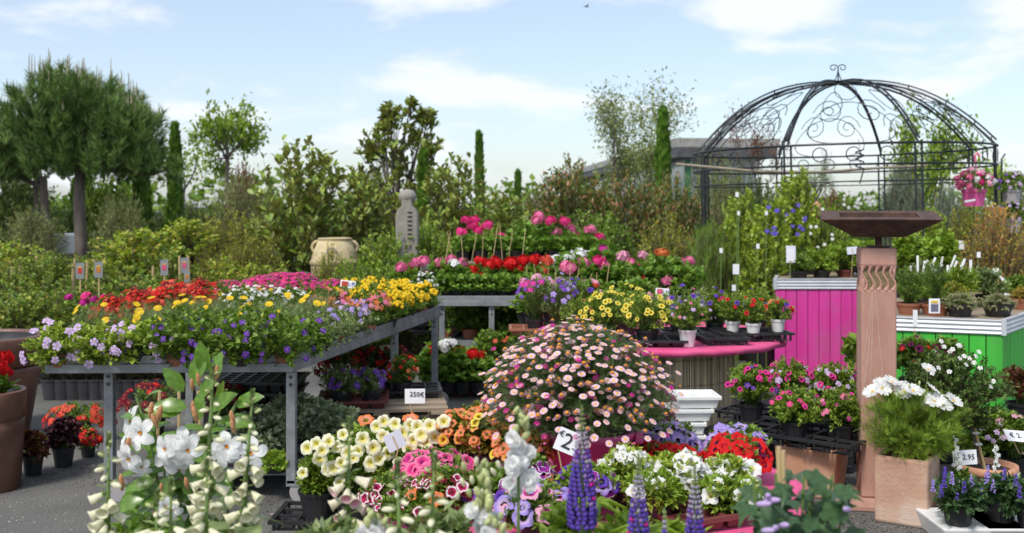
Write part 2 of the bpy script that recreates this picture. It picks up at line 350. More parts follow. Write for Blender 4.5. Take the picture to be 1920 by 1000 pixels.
_iv = [(0, 0, 0), (.22, -.06, .0), (.42, .12, .03), (.34, .3, .04), (.55, .5, .0), (.24, .55, .05), (.1, .75, .03), (0, 1.05, -.06), (-.1, .75, .03), (-.24, .55, .05), (-.55, .5, 0), (-.34, .3, .04), (-.42, .12, .03), (-.22, -.06, 0)]
T['ivy'] = lt(_iv, (0, .3, 0))
T['feather'] = (A(sum([[(0.0, y - .03, 0), (.0, y + .04, 0), (sx * .24 * (1.15 - y), y + .26, .05)] for y in (.1, .28, .46, .64, .8) for sx in (1, -1)], []) + [(-.02, 0, 0), (.02, 0, 0), (0, 1.05, -.05)], float), A([(3 * i, 3 * i + 1, 3 * i + 2) for i in range(11)]))
def petal_ring(n, L_, Wd, z0=0, z1=.1, zt=-.02, r0=.06, notch=False, off=0.0, tw=.38, mw=.5):
    V = []; Fc = []
    for i in range(n):
        a = 2 * math.pi * i / n + off; u = A([math.cos(a), math.sin(a), 0]); v = A([-math.sin(a), math.cos(a), 0])
        base = u * r0 + A([0, 0, z0]); o = len(V)
        V += [base, u * L_ * .55 + v * Wd * mw + A([0, 0, z1]), u * L_ * .9 + v * Wd * tw + A([0, 0, zt + .02]), u * L_ * (.88 if notch else 1) + A([0, 0, zt]),
              u * L_ * .9 - v * Wd * tw + A([0, 0, zt + .02]), u * L_ * .55 - v * Wd * mw + A([0, 0, z1]), u * L_ * .55 + A([0, 0, z1 - .05])]
        Fc += [(o, o + 1, o + 6), (o + 1, o + 2, o + 6), (o + 2, o + 3, o + 6), (o + 3, o + 4, o + 6), (o + 4, o + 5, o + 6), (o + 5, o, o + 6)]
    return A(V, float), A(Fc)
def dome_tris(r, h, z, n=8, rings=2):
    V = []; Fc = []
    for i in range(rings):
        t = (i / rings) * math.pi / 2
        for j in range(n): a = 2 * math.pi * j / n; V.append((r * math.cos(t) * math.cos(a), r * math.cos(t) * math.sin(a), z + h * math.sin(t)))
    V.append((0, 0, z + h)); top = len(V) - 1
    for i in range(rings - 1):
        for j in range(n): a, b, c, d = i * n + j, i * n + (j + 1) % n, (i + 1) * n + (j + 1) % n, (i + 1) * n + j; Fc += [(a, b, c), (a, c, d)]
    for j in range(n): Fc.append(((rings - 1) * n + j, (rings - 1) * n + (j + 1) % n, top))
    return A(V, float), A(Fc)
FL = {}
def daisy(key, pm, cm, n=13, Wd=.34, cr=.3, cup=.12, ch=.16):
    g = NG(); V, Fc = petal_ring(n, 1, Wd, 0, .02 + cup, cup * .4, .15, True); g.add(V, Fc, 0)
    V, Fc = dome_tris(cr, ch, .03, 9, 3); g.add(V, Fc, 1); FL[key] = g.mesh('daisy_bloom', [pm, cm])
daisy('daisy', P['daisy'], M['yel'], cr=.33)
daisy('daisy_old', P['daisyo'], M['ora'], n=11, Wd=.26, cr=.5, cup=-.35, ch=.4)
daisy('daisy_bud', P['mag'], M['ora'], n=9, Wd=.3, cr=.25, cup=.9)
daisy('euryops', P['yellow'], M['yel'], n=14, Wd=.36, cr=.3)
def five(key, pm, cm, Wd=.75, n=5, notch=True, cr=.12, z1=.12, zt=-.05, ch=.1, tw=.38):
    g = NG(); V, Fc = petal_ring(n, 1, Wd, 0, z1, zt, .03, notch, tw=tw); V = V + np.random.default_rng(3).normal(size=V.shape) * .025; g.add(V, Fc, 0)
    V, Fc = dome_tris(cr, ch, .02, 6, 1); g.add(V, Fc, 1); FL[key] = g.mesh('five_petal_bloom', [pm, cm])
for k in ('lilac', 'violet', 'lav', 'white', 'pink', 'mag', 'red', 'coral', 'salmon', 'dkred', 'orange', 'blue', 'pale', 'yellow', 'hot'): five('s_' + k, P[k], M['yel'])
def hires(key, n, widths, zs, pm, cm, cr, ch, skew=0.0, jit=.02, notch=0.0):
    g = NG(); r = np.random.default_rng(4)
    for i in range(n):
        a0 = 2 * math.pi * i / n; V = []; k = len(widths); cup = r.uniform(.7, 1.3)
        for j in range(k):
            t_ = .06 + .94 * j / (k - 1); w_ = widths[j]; z_ = zs[j] * cup
            for s_ in (-1, 0, 1):
                rad = t_ * (1 - (notch * .09 if (j == k - 1 and s_ == 0) else 0)); x = rad; y = s_ * w_ + skew * t_ * t_
                V.append((x * math.cos(a0) - y * math.sin(a0), x * math.sin(a0) + y * math.cos(a0), z_ - (.05 if s_ == 0 else 0) + r.normal() * jit))
        Fc = []
        for j in range(k - 1):
            for s_ in (0, 1): a, b_, c_, d_ = j * 3 + s_, j * 3 + s_ + 1, j * 3 + s_ + 4, j * 3 + s_ + 3; Fc += [(a, d_, c_), (a, c_, b_)]
        g.add(V, Fc, 0)
    V, Fc = dome_tris(cr, ch, .02, 9, 2); g.add(V, Fc, 1); FL[key] = g.mesh('star_bloom', [pm, cm], True)
hires('cosmos', 8, [.05, .13, .21, .27, .28, .2], [0, .1, .17, .2, .2, .22], P['white'], M['yel'], .15, .14, notch=1)
hires('mandevilla', 5, [.06, .16, .27, .34, .35, .27, .06], [-.12, .0, .06, .08, .04, -.03, -.1], P['white'], M['ora'], .12, -.12, skew=.16)
def petunia(key, limb, mid=None, edge=None, throat=None, wave=.1, depth=1.0, lob=.12):
    n = 20; b = MB(); mats = [limb, mid or limb, edge or limb, throat or P['throat'], L['bright']]
    prof = [(.07, -depth * 1.1), (.09, -depth * .75), (.16, -depth * .35), (.34, -.1), (.62, .02), (.88, .02), (1.0, -.04)]
    mis = [4, 3, 3, 1, 0, 2]; vsn = []
    for i, (r, z) in enumerate(prof):
        for j in range(n):
            a = 2 * math.pi * j / n; k = max(0, i - 2) / 4
            rr = r * (1 - 1.5 * lob * k * (1 - abs(math.sin(2.5 * a)) ** .6)); zz = z + wave * k * math.sin(5 * a + 1) * k + wave * .5 * k * math.sin(9 * a + len(key))
            vsn.append((rr * math.cos(a), rr * math.sin(a), zz))
    b.v = vsn
    for i in range(len(prof) - 1):
        for j in range(n): b.f.append((i * n + j, i * n + (j + 1) % n, (i + 1) * n + (j + 1) % n, (i + 1) * n + j)); b.m.append(mis[i])
    FL[key] = b.mesh('petunia_bloom', mats, True)
petunia('p_cream', P['creamw'], P['cream'], None, P['calib'], wave=.14)
petunia('p_white', P['white'], P['white'], None, P['cream'], wave=.24)
petunia('p_red', P['red'], P['red'], None, P['throatd'], wave=.14)
petunia('p_hot', P['pink'], P['hot'], None, P['mag'], wave=.16)
petunia('p_orange', P['orange'], P['salmon'], None, P['throat'], wave=.15)
petunia('p_peach', P['peach'], P['yellow'], None, P['orange'], wave=.15)
petunia('p_purple', P['purple'], P['purple'], P['white'], P['throatd'], wave=.14)
petunia('p_lav', P['lav'], P['lilac'], None, P['throatd'], wave=.18)
petunia('p_pinkv', P['pale'], P['mag'], None, P['throatd'], wave=.1)
petunia('p_burg', P['burg'], P['burg'], None, P['throatd'], wave=.2)
petunia('p_yellow', P['calib'], P['yellow'], None, P['throat'], wave=.06)
petunia('p_mag', P['hot'], P['mag'], None, P['throatd'], wave=.08)
petunia('p_str', P['white'], P['dhot'], P['dhot'], P['dhot'], wave=.3)
petunia('p_blue', P['violet'], P['blue'], None, P['throatd'], wave=.08)
def umbel(key, pm, n=22, fr=.46, seed=1, top=.3):
    g = NG(); Tt = petal_ring(5, 1, .8, 0, .12, -.05, .02, True)
    Tt = (Tt[0][:, [0, 2, 1]], Tt[1]); Tt[0][:, 2] *= -1
    r = np.random.default_rng(seed); d = nrm(r.normal(size=(n, 3))); d[:, 2] = np.abs(d[:, 2]) * 1.1 - top; d = nrm(d)
    Pp = d * A([1, 1, .75]) * r.uniform(.45, .9, (n, 1))
    g.scat(Tt, Pp, nrm(d + r.normal(size=(n, 3)) * .25), nrm(r.normal(size=(n, 3))), fr * r.uniform(.8, 1.15, n)); FL[key] = g.mesh('geranium_bloom', pm)
for i, k in enumerate(('red', 'coral', 'hot', 'pink', 'pale', 'white', 'mag', 'salmon', 'orange')): umbel('g_' + k, P[k], seed=i)
umbel('rosehead', P['hot'], 34, .5, 40, .6)
def pouches(key, pm):      # rounded yellow pouch flowers
    g = NG(); r = np.random.default_rng(5)
    for i in range(7):
        V, Fc = dome_tris(.36, .33, 0, 8, 3); V2 = V.copy(); V2[:, 2] *= -.8; c = A([r.uniform(-.62, .62), r.uniform(-.62, .62), r.uniform(0, .45)])
        g.add(V + c, Fc); g.add(V2 + c, Fc[:, ::-1])
    FL[key] = g.mesh('pouch_bloom', pm, True)
pouches('pouch', P['yellow'])
def lump(key, pm, sx=1, sz=1, n=8):
    g = NG(); V, Fc = dome_tris(1, 1, 0, n, 3); V2 = V.copy(); V2[:, 2] *= -1; g.add(V * A([sx, sx, sz]), Fc); g.add(V2 * A([sx, sx, sz]), Fc[:, ::-1]); FL[key] = g.mesh('bud', pm, True)
lump('bud', P['bud'], .5, 1); lump('budr', P['budr'], .3, 1); lump('budw', P['bell'], .42, 1); lump('budl', P['lilac'], .35, 1)
def bell(key, pm, inn):
    b = MB(); n = 12
    prof = [(.05, 0), (.11, .04), (.14, .22), (.2, .45), (.25, .7), (.28, .88), (.37, 1.0), (.3, .97), (.23, .8), (.18, .5)]
    b.lathe(prof, n, 0, mis=[2, 2, 0, 0, 0, 0, 0, 1, 1], wob=lambda a, i: 1 + (.1 * math.sin(2.5 * a) if i in (5, 6) else 0))
    FL[key] = b.mesh('foxglove_bell', [pm, inn, L['mid']], True)
bell('bell', P['bell'], P['creamw'])
bell('bellp', P['salmon'] if False else P['bell'], P['pale'])
def ruffle(key, pm):
    g = NG(); r = np.random.default_rng(9)
    for k, (s_, z, t) in enumerate(((1, 0, .15), (.75, .15, .4), (.5, .3, .5))):
        V, Fc = petal_ring(6, s_, s_ * .9, z - .1, z + t * .6, z + t * .4 + .1, .05, True, k * .5); V += r.normal(size=V.shape) * .04; g.add(V, Fc)
    FL[key] = g.mesh('ruffled_bloom', pm)
ruffle('ruffle', P['white'])

# ------------------------------------------------------------------ foliage generators
def shoots(g, c, rad, K, m, size, tmpl, zmin=-.4, start=.45, up=.35, mi=0, base=None, lob=0, stems=None, srad=.003, spread=.85, inward=.35, front=0.0):
    c = A(c, float); rad = A(rad, float)
    d = rdir(K); low = d[:, 2] < zmin; d[low, 2] = np.abs(d[low, 2])
    if front: fl_ = (rng.random(K) < front) & (d[:, 1] > .2); d[fl_, 1] *= -1
    r = 1.04 - inward * rng.random(K) ** 2
    if lob:
        Ld = rdir(lob); Ld[:, 2] = np.abs(Ld[:, 2]) * .9; dots = (nrm(d) @ nrm(Ld).T).max(axis=1); r *= .84 + .24 * np.clip(dots, 0, 1) ** 4
    tip = c + nrm(d) * rad * r[:, None]
    b0 = (c + A([0, 0, -rad[2] * .9])) if base is None else A(base, float)
    bb = b0 + rng.normal(size=(K, 3)) * rad * A([.12, .12, .02])
    t = start + (1 - start) * rng.random((K, m)) ** .8
    vec = tip - bb
    lift = np.abs(vec[:, 2]) * .18
    Pp = bb[:, None] + vec[:, None] * t[..., None]; Pp[..., 2] += lift[:, None] * np.sin(np.pi * np.minimum(t, 1)) 
    Pp += rng.normal(size=Pp.shape) * size * .12
    sd = nrm(vec)[:, None] * np.ones((1, m, 1))
    pr = nrm(np.cross(sd, rng.normal(size=(K, m, 3))))
    ax = nrm(sd * .55 + pr * spread + A([0, 0, up]) + rng.normal(size=(K, m, 3)) * .2)
    nn = A([0, 0, 1.0]) + rng.normal(size=(K, m, 3)) * .45 + sd * .2
    S = size * rng.uniform(.65, 1.2, (K, m)) * (1.15 - .35 * t)
    g.scat(tmpl, Pp.reshape(-1, 3), ax.reshape(-1, 3), nn.reshape(-1, 3), S.ravel(), mi)
    if stems is not None:
        for i in range(K):
            pts = [bb[i] + vec[i] * q + A([0, 0, lift[i] * math.sin(math.pi * q)]) for q in (0, .35, .7, .97)]
            stems.tube(pts, [srad, srad * .9, srad * .7, srad * .4], 3)
    return tip
def cloud(g, c, rad, n, size, tmpl, shell=.3, up=.3, mi=0, zmin=-1):
    d = rdir(n); low = d[:, 2] < zmin; d[low, 2] *= -1; r = 1 - shell * rng.random(n)
    Pp = A(c, float) + d * A(rad, float) * r[:, None]
    ax = nrm(d * .5 + rng.normal(size=(n, 3)) * .8 + A([0, 0, up])); nn = d + A([0, 0, .6]) + rng.normal(size=(n, 3)) * .4
    g.scat(tmpl, Pp, ax, nn, size * rng.uniform(.6, 1.2, n), mi)

POT = {}
def pot(rt, h, mk='blackp', rb=None, n=20, rim=.012, soil=True):
    k = (round(rt, 3), round(h, 3), mk)
    if k in POT: return POT[k]
    rb = rb or rt * .74; b = MB()
    b.lathe([(0.001, 0), (rb, 0), (rt * .96, h - rim * 1.6), (rt * .97 + .004, h - rim * 1.5), (rt + .004, h), (rt - .004, h), (rt - .006, h - .02), (rt * .9, h - .022)], n)
    b.disc(rt * .93, h - .018, n, 1)
    POT[k] = b.mesh('pot_mesh', [M[mk], M['soil']], False); return POT[k]
def crown(n, c, rad, front=.75, zmin=0.0, zpow=1.0):
    out = []
    for _ in range(n):
        z = U(zmin, 1) ** zpow if zmin >= 0 else U(zmin, 1); a = U(0, 6.283); q = math.sqrt(max(0, 1 - z * z)); x, y = q * math.cos(a), q * math.sin(a)
        if y > .1 and rnd.random() < front: y = -y
        d = Vector((x, y, z)); w_ = U(.86, 1.06); out.append((Vector((c[0] + x * rad[0] * w_, c[1] + y * rad[1] * w_, c[2] + z * rad[2] * w_)), d))
    return out
def plant(name, label, cat, loc, fol, potme=None, flw=(), group=None, rz=0.0, pz=0.0, fpart='foliage', scale=1.0):
    t = thing(name, label, cat, loc, rz, group)
    if potme: part('pot', potme, t)
    if fol: part(fpart, fol, t, (0, 0, pz), stuff=True, scale=scale)
    for me, p, nv, s in flw: part('flower', me, t, p, facing(nv), s)
    return t
def clump(name, label, cat, box, Y, zb, leaf, fl, pk=('blackp', None, None), group=None, front=.8, zmin=.0, ryk=1.0, mats=None, stemk=True, lob=5, extra=None, zmn=-.45, faceup=.35, facecam=.45, lift=1.03):
    """a potted plant: canopy spanning `box` (photo pixels) at depth Y, standing on the plane zb"""
    x0, y0, x1, y1 = box; cx = X((x0 + x1) / 2, Y); rx = (x1 - x0) / 2 * Y / F; zt = Z(y0, Y) - zb; zl = max(0.02, Z(y1, Y) - zb)
    tk, mk, size, K, m = leaf
    h = pk[2] or min(.16, max(.07, zl + (zt - zl) * .25)); rt = pk[1] or min(.11, max(.05, rx * .6))
    cz = (zt + zl) / 2 - .01; rz_ = (zt - zl) / 2 + .01; ry = rx * ryk
    g = NG(); st = MB() if stemk else None
    shoots(g, (0, 0, cz), (rx, ry, rz_), K, m, size, T[tk], zmin=zmn, lob=lob, base=(0, 0, h * .95), stems=st, front=.25)
    if st: g.mb(st, 1)
    fm = g.mesh('foliage_mesh', [L[mk], M['stem']])
    t = thing(name, label, cat, (cx, Y, zb), 0, group)
    if pk[0]: part('pot', pot(rt, h, pk[0]), t)
    part('foliage', fm, t, stuff=True)
    for key, n, s in fl:
        for p, d in crown(n, (0, 0, cz), (rx * lift, ry * lift, rz_ * lift), front, zmin):
            part('flower', FL[key], t, p, facing(d + Vector((U(-.5, .5), -facecam + U(-.3, .4), faceup + U(-.3, .3)))), s * U(.68, 1.12))
    return t
def tray(label, loc, w, l, h=.05, nx=4, ny=3, mk='blackp', rz=0, group=None, holes=False, lip=.012):
    t = thing('plant_tray', label, 'tray', loc, rz, group)
    b = MB()
    for s in (-1, 1):
        b.box((0, s * (l / 2), h - .008), (w + .024, .024, .016)); b.box((s * (w / 2), 0, h - .0085), (.024, l - .026, .0155))
    for i in range(1, nx): b.box((-w / 2 + w * i / nx, 0, h - .0095), (.014, l - .026, .014))
    for j in range(1, ny): b.box((0, -l / 2 + l * j / ny, h - .0105), (w - .026, .014, .014))
    b.build('tray_frame', M[mk], t)
    b = MB(); cw, cl = w / nx, l / ny
    for i in range(nx):
        for j in range(ny):
            x, y = -w / 2 + cw * (i + .5), -l / 2 + cl * (j + .5); a, c_ = cw / 2 - .008, cl / 2 - .008; a2, c2 = a * .8, c_ * .8; zt, z0 = h - .018, .001
            o = [(x - a, y - c_, zt), (x + a, y - c_, zt), (x + a, y + c_, zt), (x - a, y + c_, zt), (x - a2, y - c2, z0), (x + a2, y - c2, z0), (x + a2, y + c2, z0), (x - a2, y + c2, z0)]
            b.add(o, [(4, 5, 6, 7)] if holes else [(0, 1, 5, 4), (1, 2, 6, 5), (2, 3, 7, 6), (3, 0, 4, 7), (4, 5, 6, 7)])
            if holes:
                for k in range(4):
                    p, q = Vector(o[k]), Vector(o[4 + k]); b.box(((p.x + q.x) / 2, (p.y + q.y) / 2, (p.z + q.z) / 2), (.012, .012, abs(p.z - q.z)))
    b.build('cell_cups', M[mk], t); return t
def text_mesh(s, size, mat, ext=.0006):
    c = bpy.data.curves.new('lettering', 'FONT'); c.body = s; c.size = size; c.extrude = ext; c.align_x = 'CENTER'; c.align_y = 'CENTER'; c.resolution_u = 2
    o = bpy.data.objects.new('lettering', c); COL.objects.link(o); bpy.context.view_layer.update()
    me = bpy.data.meshes.new_from_object(o.evaluated_get(bpy.context.evaluated_depsgraph_get())); bpy.data.objects.remove(o)
    me.materials.clear(); me.materials.append(mat); return me
def sign(label, p, w, h, tilt=0, yaw=0, lean=12, stick=.2, texts=(), pic=None, back=False, tmat='ink', stickbelow=True, cat='price sign'):
    """a card standing up on a bamboo stick; p is the card's centre"""
    p = Vector(p); t = thing('price_sign', label, cat, (p.x, p.y, p.z - stick), 0)
    R_ = Matrix.Translation((0, 0, stick)) @ Euler((math.radians(90 - lean), math.radians(0), math.radians(yaw)), 'XYZ').to_matrix().to_4x4() @ Matrix.Rotation(math.radians(tilt), 4, 'Z')
    b = MB(); b.box((0, 0, 0), (w, h, .003), T=R_)
    card = b.build('card', M['cardback' if back else 'card'], t)
    b = MB(); z = .004 if back else -.004
    b.tube([R_ @ Vector((w * -.25 if not back else 0, h * .3, z)), R_ @ Vector((w * -.25 if not back else 0, -h * .5, z)), (U(-.02, .02), .0, 0)], .003, 5); b.build('stick', M['bamboo'], t)
    if pic:
        b = MB(); b.box((-w * .2, h * .12, .0025), (w * .42, h * .55, .002), T=R_); b.build('picture', M[pic], card)
        b = MB(); b.box((0, -h * .3, .0025), (w * .78, h * .1, .002), T=R_); b.build('name_line', M['inkblue'], card)
    for s, sz, ox, oy in texts:
        me = text_mesh(s, sz, M[tmat]); me.transform(R_ @ Matrix.Translation((ox, oy, .0045)) @ Matrix.Rotation(math.radians(U(-4, 4)), 4, 'Z')); part('lettering', me, card)
    return t

# branching trees
def grow(mb, tips, p, d, ln, r, depth, spread=.6, upb=.15, kids=(2, 3), rr=None, gnarl=.2):
    n = 4; pts = [p.copy()]; q = p.copy(); dd = d.copy()
    for i in range(n):
        dd = (dd + Vector((rnd.gauss(0, gnarl), rnd.gauss(0, gnarl), rnd.gauss(0, gnarl) + upb * .4)) * .5).normalized(); q = q + dd * ln / n; pts.append(q.copy())
        if depth <= 1: tips.append((q.copy(), dd.copy()))
    mb.tube(pts, [r * (1 - .45 * i / n) for i in range(n + 1)], 6 if r > .02 else 4)
    if depth == 0: return
    for k in range(rnd.randint(*kids)):
        a = pts[rnd.choice([2, 3, 4])] if k else pts[-1]
        nd = (dd + Vector((rnd.gauss(0, 1), rnd.gauss(0, 1), rnd.gauss(0, .7))).normalized() * spread + Vector((0, 0, upb))).normalized()
        grow(mb, tips, a, nd, ln * U(.6, .85), r * .55, depth - 1, spread, upb, kids, rr, gnarl)
def tree_parts(trunk_h, first, depth, r, leafn, size, tmpl, matk, spread=.6, upb=.15, kids=(2, 3), jit=.12, gnarl=.2, trunk_pts=None, limbs=4, droop=0):
    wood = MB(); tips = []
    pts = trunk_pts or [Vector((0, 0, 0)), Vector((U(-.05, .05), 0, trunk_h * .5)), Vector((U(-.06, .06), 0, trunk_h))]
    wood.tube(pts, [r * (1.15 - .3 * i / (len(pts) - 1)) for i in range(len(pts))], 9)
    for k in range(limbs):
        a = 2 * math.pi * k / limbs + U(-.4, .4); d = Vector((math.cos(a) * spread, math.sin(a) * spread, U(.5, 1.1))).normalized()
        grow(wood, tips, pts[-1] - Vector((0, 0, U(0, trunk_h * .1))), d, first * U(.8, 1.15), r * .6, depth, spread, upb, kids, gnarl=gnarl)
    tp = A([t[0] for t in tips]); td = A([t[1] for t in tips]); idx = rng.integers(0, len(tp), leafn)
    g = NG(); Pp = tp[idx] + rng.normal(size=(leafn, 3)) * jit
    g.scat(tmpl, Pp, nrm(td[idx] * .5 + rng.normal(size=(leafn, 3)) * .7 - A([0, 0, droop])), nrm(rng.normal(size=(leafn, 3)) * .6 + A([0, 0, 1])), size * rng.uniform(.6, 1.2, leafn))
    return wood.mesh('wood_mesh', M['bark'], True), g.mesh('crown_mesh', L[matk])
def tree(name, label, px, Y, parts, rz=0, scale=1.0, cat='tree', group=None, fit=None):
    """fit: crown's left and right edge and top in photo pixels; the tree is grown to that real size"""
    x0 = X(px, Y)
    if fit:
        v = np.empty(len(parts[1].vertices) * 3, np.float32); parts[1].vertices.foreach_get('co', v); v = v.reshape(-1, 3)
        l_, r_, zt = np.percentile(v[:, 0], 1.5), np.percentile(v[:, 0], 98.5), np.percentile(v[:, 2], 99.3)
        sx = (fit[1] - fit[0]) / F * Y / (r_ - l_); sz = Z(fit[2], Y) / zt; x0 = X((fit[0] + fit[1]) / 2, Y) - sx * (l_ + r_) / 2; scale = (sx, sx, sz)
    t = thing(name, label, cat, (x0, Y, 0), rz, group)
    part('trunk', parts[0], t, scale=scale); part('crown', parts[1], t, scale=scale, stuff=True); return t

# ------------------------------------------------------------------ ground and far setting
def ground():
    m, t = mat_new('gravelly_asphalt')
    tco = N(t, 'ShaderNodeTexCoord'); n1 = N(t, 'ShaderNodeTexNoise'); n1.inputs['Scale'].default_value = 1.1; n1.inputs['Detail'].default_value = 8
    n2 = N(t, 'ShaderNodeTexNoise'); n2.inputs['Scale'].default_value = 130; n2.inputs['Detail'].default_value = 3; n2.inputs['Roughness'].default_value = .7
    v = N(t, 'ShaderNodeTexVoronoi'); v.inputs['Scale'].default_value = 95
    for n in (n1, n2, v): t.links.new(tco.outputs['Object'], n.inputs['Vector'])
    c1 = ramp(t, n2.outputs[0], [(.045, .045, .043), (.13, .13, .125), (.33, .32, .3)], [.34, .52, .74])
    c2 = ramp(t, n1.outputs[0], [(.55, .54, .53), (.95, .94, .92), (1.35, 1.33, 1.27)], [.33, .5, .68])
    mx = N(t, 'ShaderNodeMix', data_type='RGBA', blend_type='MULTIPLY'); mx.inputs['Factor'].default_value = 1
    t.links.new(c1, mx.inputs['A']); t.links.new(c2, mx.inputs['B'])
    c3 = ramp(t, v.outputs['Color'], [(1, 1, 1), (1, 1, 1), (2.0, 1.8, 1.5)], [0, .93, .97])
    m2 = N(t, 'ShaderNodeMix', data_type='RGBA', blend_type='MULTIPLY'); m2.inputs['Factor'].default_value = 1; t.links.new(mx.outputs['Result'], m2.inputs['A']); t.links.new(c3, m2.inputs['B'])
    p = N(t, 'ShaderNodeBsdfPrincipled'); p.inputs['Roughness'].default_value = .9; t.links.new(m2.outputs['Result'], p.inputs['Base Color'])
    b = N(t, 'ShaderNodeBump'); b.inputs['Strength'].default_value = .8; b.inputs['Distance'].default_value = .006
    t.links.new(n2.outputs[0], b.inputs['Height']); t.links.new(b.outputs[0], p.inputs['Normal'])
    o = N(t, 'ShaderNodeOutputMaterial'); t.links.new(p.outputs[0], o.inputs[0])
    g = MB().add([(-400, -50, 0), (400, -50, 0), (400, 900, 0), (-400, 900, 0)], [(0, 1, 2, 3)]).build('ground', m); g['kind'] = 'structure'
    # loose grit and fallen petals
    n = 5000; g = NG(); Pp = np.stack([rng.uniform(-3.2, 2.6, n), rng.uniform(4.2, 8, n), rng.uniform(0, .002, n)], 1)
    V, Fc = dome_tris(1, .7, 0, 5, 1); g.scat((V, Fc), Pp, nrm(rng.normal(size=(n, 3)) * A([1, 1, .1])), A([[0, 0, 1.0]] * n), rng.uniform(.002, .0065, n))
    o = part('loose_grit', g.mesh('grit', solid('grit', [(.12, .12, .115), (.4, .38, .33)], .9, 3, island=.5)), None, stuff=True); o['label'] = 'loose grit lying on the grey ground'
    g = NG()
    for (cx, cy, r_, k_) in ((-2.35, 6.3, .22, 500), (-2.0, 6.6, .2, 350), (1.35, 5.35, .2, 400), (-.9, 5.6, .25, 350), (1.7, 5.2, .25, 500), (-1.5, 5.5, .15, 200), (2.2, 5.3, .2, 300)):
        q = np.stack([rng.normal(cx, r_, k_), rng.normal(cy, r_ * .7, k_), np.zeros(k_)], 1); g.scat((V, Fc), q, nrm(rng.normal(size=(k_, 3)) * A([1, 1, .1])), A([[0, 0, 1.0]] * k_), rng.uniform(.002, .007, k_))
    o = part('spilled_compost', g.mesh('compost', M['soil']), None, stuff=True); o['label'] = 'crumbs of dark compost spilled around the pots on the ground'
    n = 170; g = NG(); Pp = np.stack([rng.uniform(-2.8, 2.2, n), rng.uniform(4.4, 7, n), rng.uniform(.006, .01, n)], 1)
    g.scat(T['wide'], Pp, nrm(rng.normal(size=(n, 3)) * A([1, 1, .15])), A([[0, 0, 1.0]] * n), rng.uniform(.012, .03, n))
    o = part('fallen_leaves', g.mesh('litter', leafmat('litter', [(.3, .16, .06), (.4, .3, .12), (.5, .3, .5)], 0)), None, stuff=True); o['label'] = 'small dry leaves and petals fallen on the ground'
ground()

def far_hedge():
    g = NG()
    for i in range(46):
        x = -30 + i * 1.45 + U(-.5, .5); y = U(36, 44); hgt = U(1.3, 2.5)
        cloud(g, (x, y, hgt * .5), (U(1.1, 2), 1.4, hgt * .62), 420, .34, T['wide'], .35)
    o = part('distant_trees', g.mesh('far_trees', L['mid']), None, stuff=True); o['label'] = 'low band of trees along the horizon'
far_hedge()

# low market hall behind the shrubs
def hall():
    t = thing('market_hall', 'pale low hall with a shallow grey roof behind the wire pavilion', 'building', (4.08, 24, 0))
    zt = Z(283, 24)
    a = Vector((0, 0)); lft = Vector((2.65 - 4.08, 35)); rgt = Vector((1.5, .35))
    b = MB(); b.prism([tuple(a), tuple(rgt), (rgt.x + lft.x, rgt.y + lft.y), tuple(lft)], 0, zt); b.build('wall', solid('hall_wall', [(.55, .58, .6), (.62, .65, .67)], .7), t)
    b = MB()
    o = [(-.45, -.5), (1.9, -.2), (1.2, 36.5), (-2.1, 35.6)]
    b.prism(o, zt + .06, zt + .26); b.build('roof', solid('hall_roof', [(.27, .26, .25), (.36, .35, .33)], .6), t)
    b = MB(); b.prism([(x * .97, y * .99) for x, y in o], zt - .16, zt + .06); b.build('eaves', solid('hall_eaves', [(.06, .06, .07), (.1, .1, .1)], .7), t)
    for i in range(9):
        q0 = (i * .11 + .02); p0 = lft * q0; p1 = lft * (q0 + .085); nx = Vector((-.035, 0))
        b = MB(); b.hexa([(p0.x + nx.x, p0.y, 1.0), (p1.x + nx.x, p1.y, 1.0), (p1.x + .02, p1.y, 1.0), (p0.x + .02, p0.y, 1.0)], [(p0.x + nx.x, p0.y, 2.5), (p1.x + nx.x, p1.y, 2.5), (p1.x + .02, p1.y, 2.5), (p0.x + .02, p0.y, 2.5)])
        b.build('window', solid('hall_glass', [(.1, .15, .2), (.16, .22, .27)], .15) if i == 0 else bpy.data.materials['hall_glass'], t)
    b = MB()
    for k in range(3): b.box((.3 + k * .45, .05 + k * .105, zt * .45), (.03, .03, zt * .88))
    b.build('wall_seam', M['galv'], t)
    b = MB(); b.box((0, 0, 0), (.14, .14, 2.6)); bo = b.build('downpipe', solid('green_pipe', [(.02, .12, .06), (.03, .15, .07)], .5), t, (-.16, -.2, 1.3))
hall()

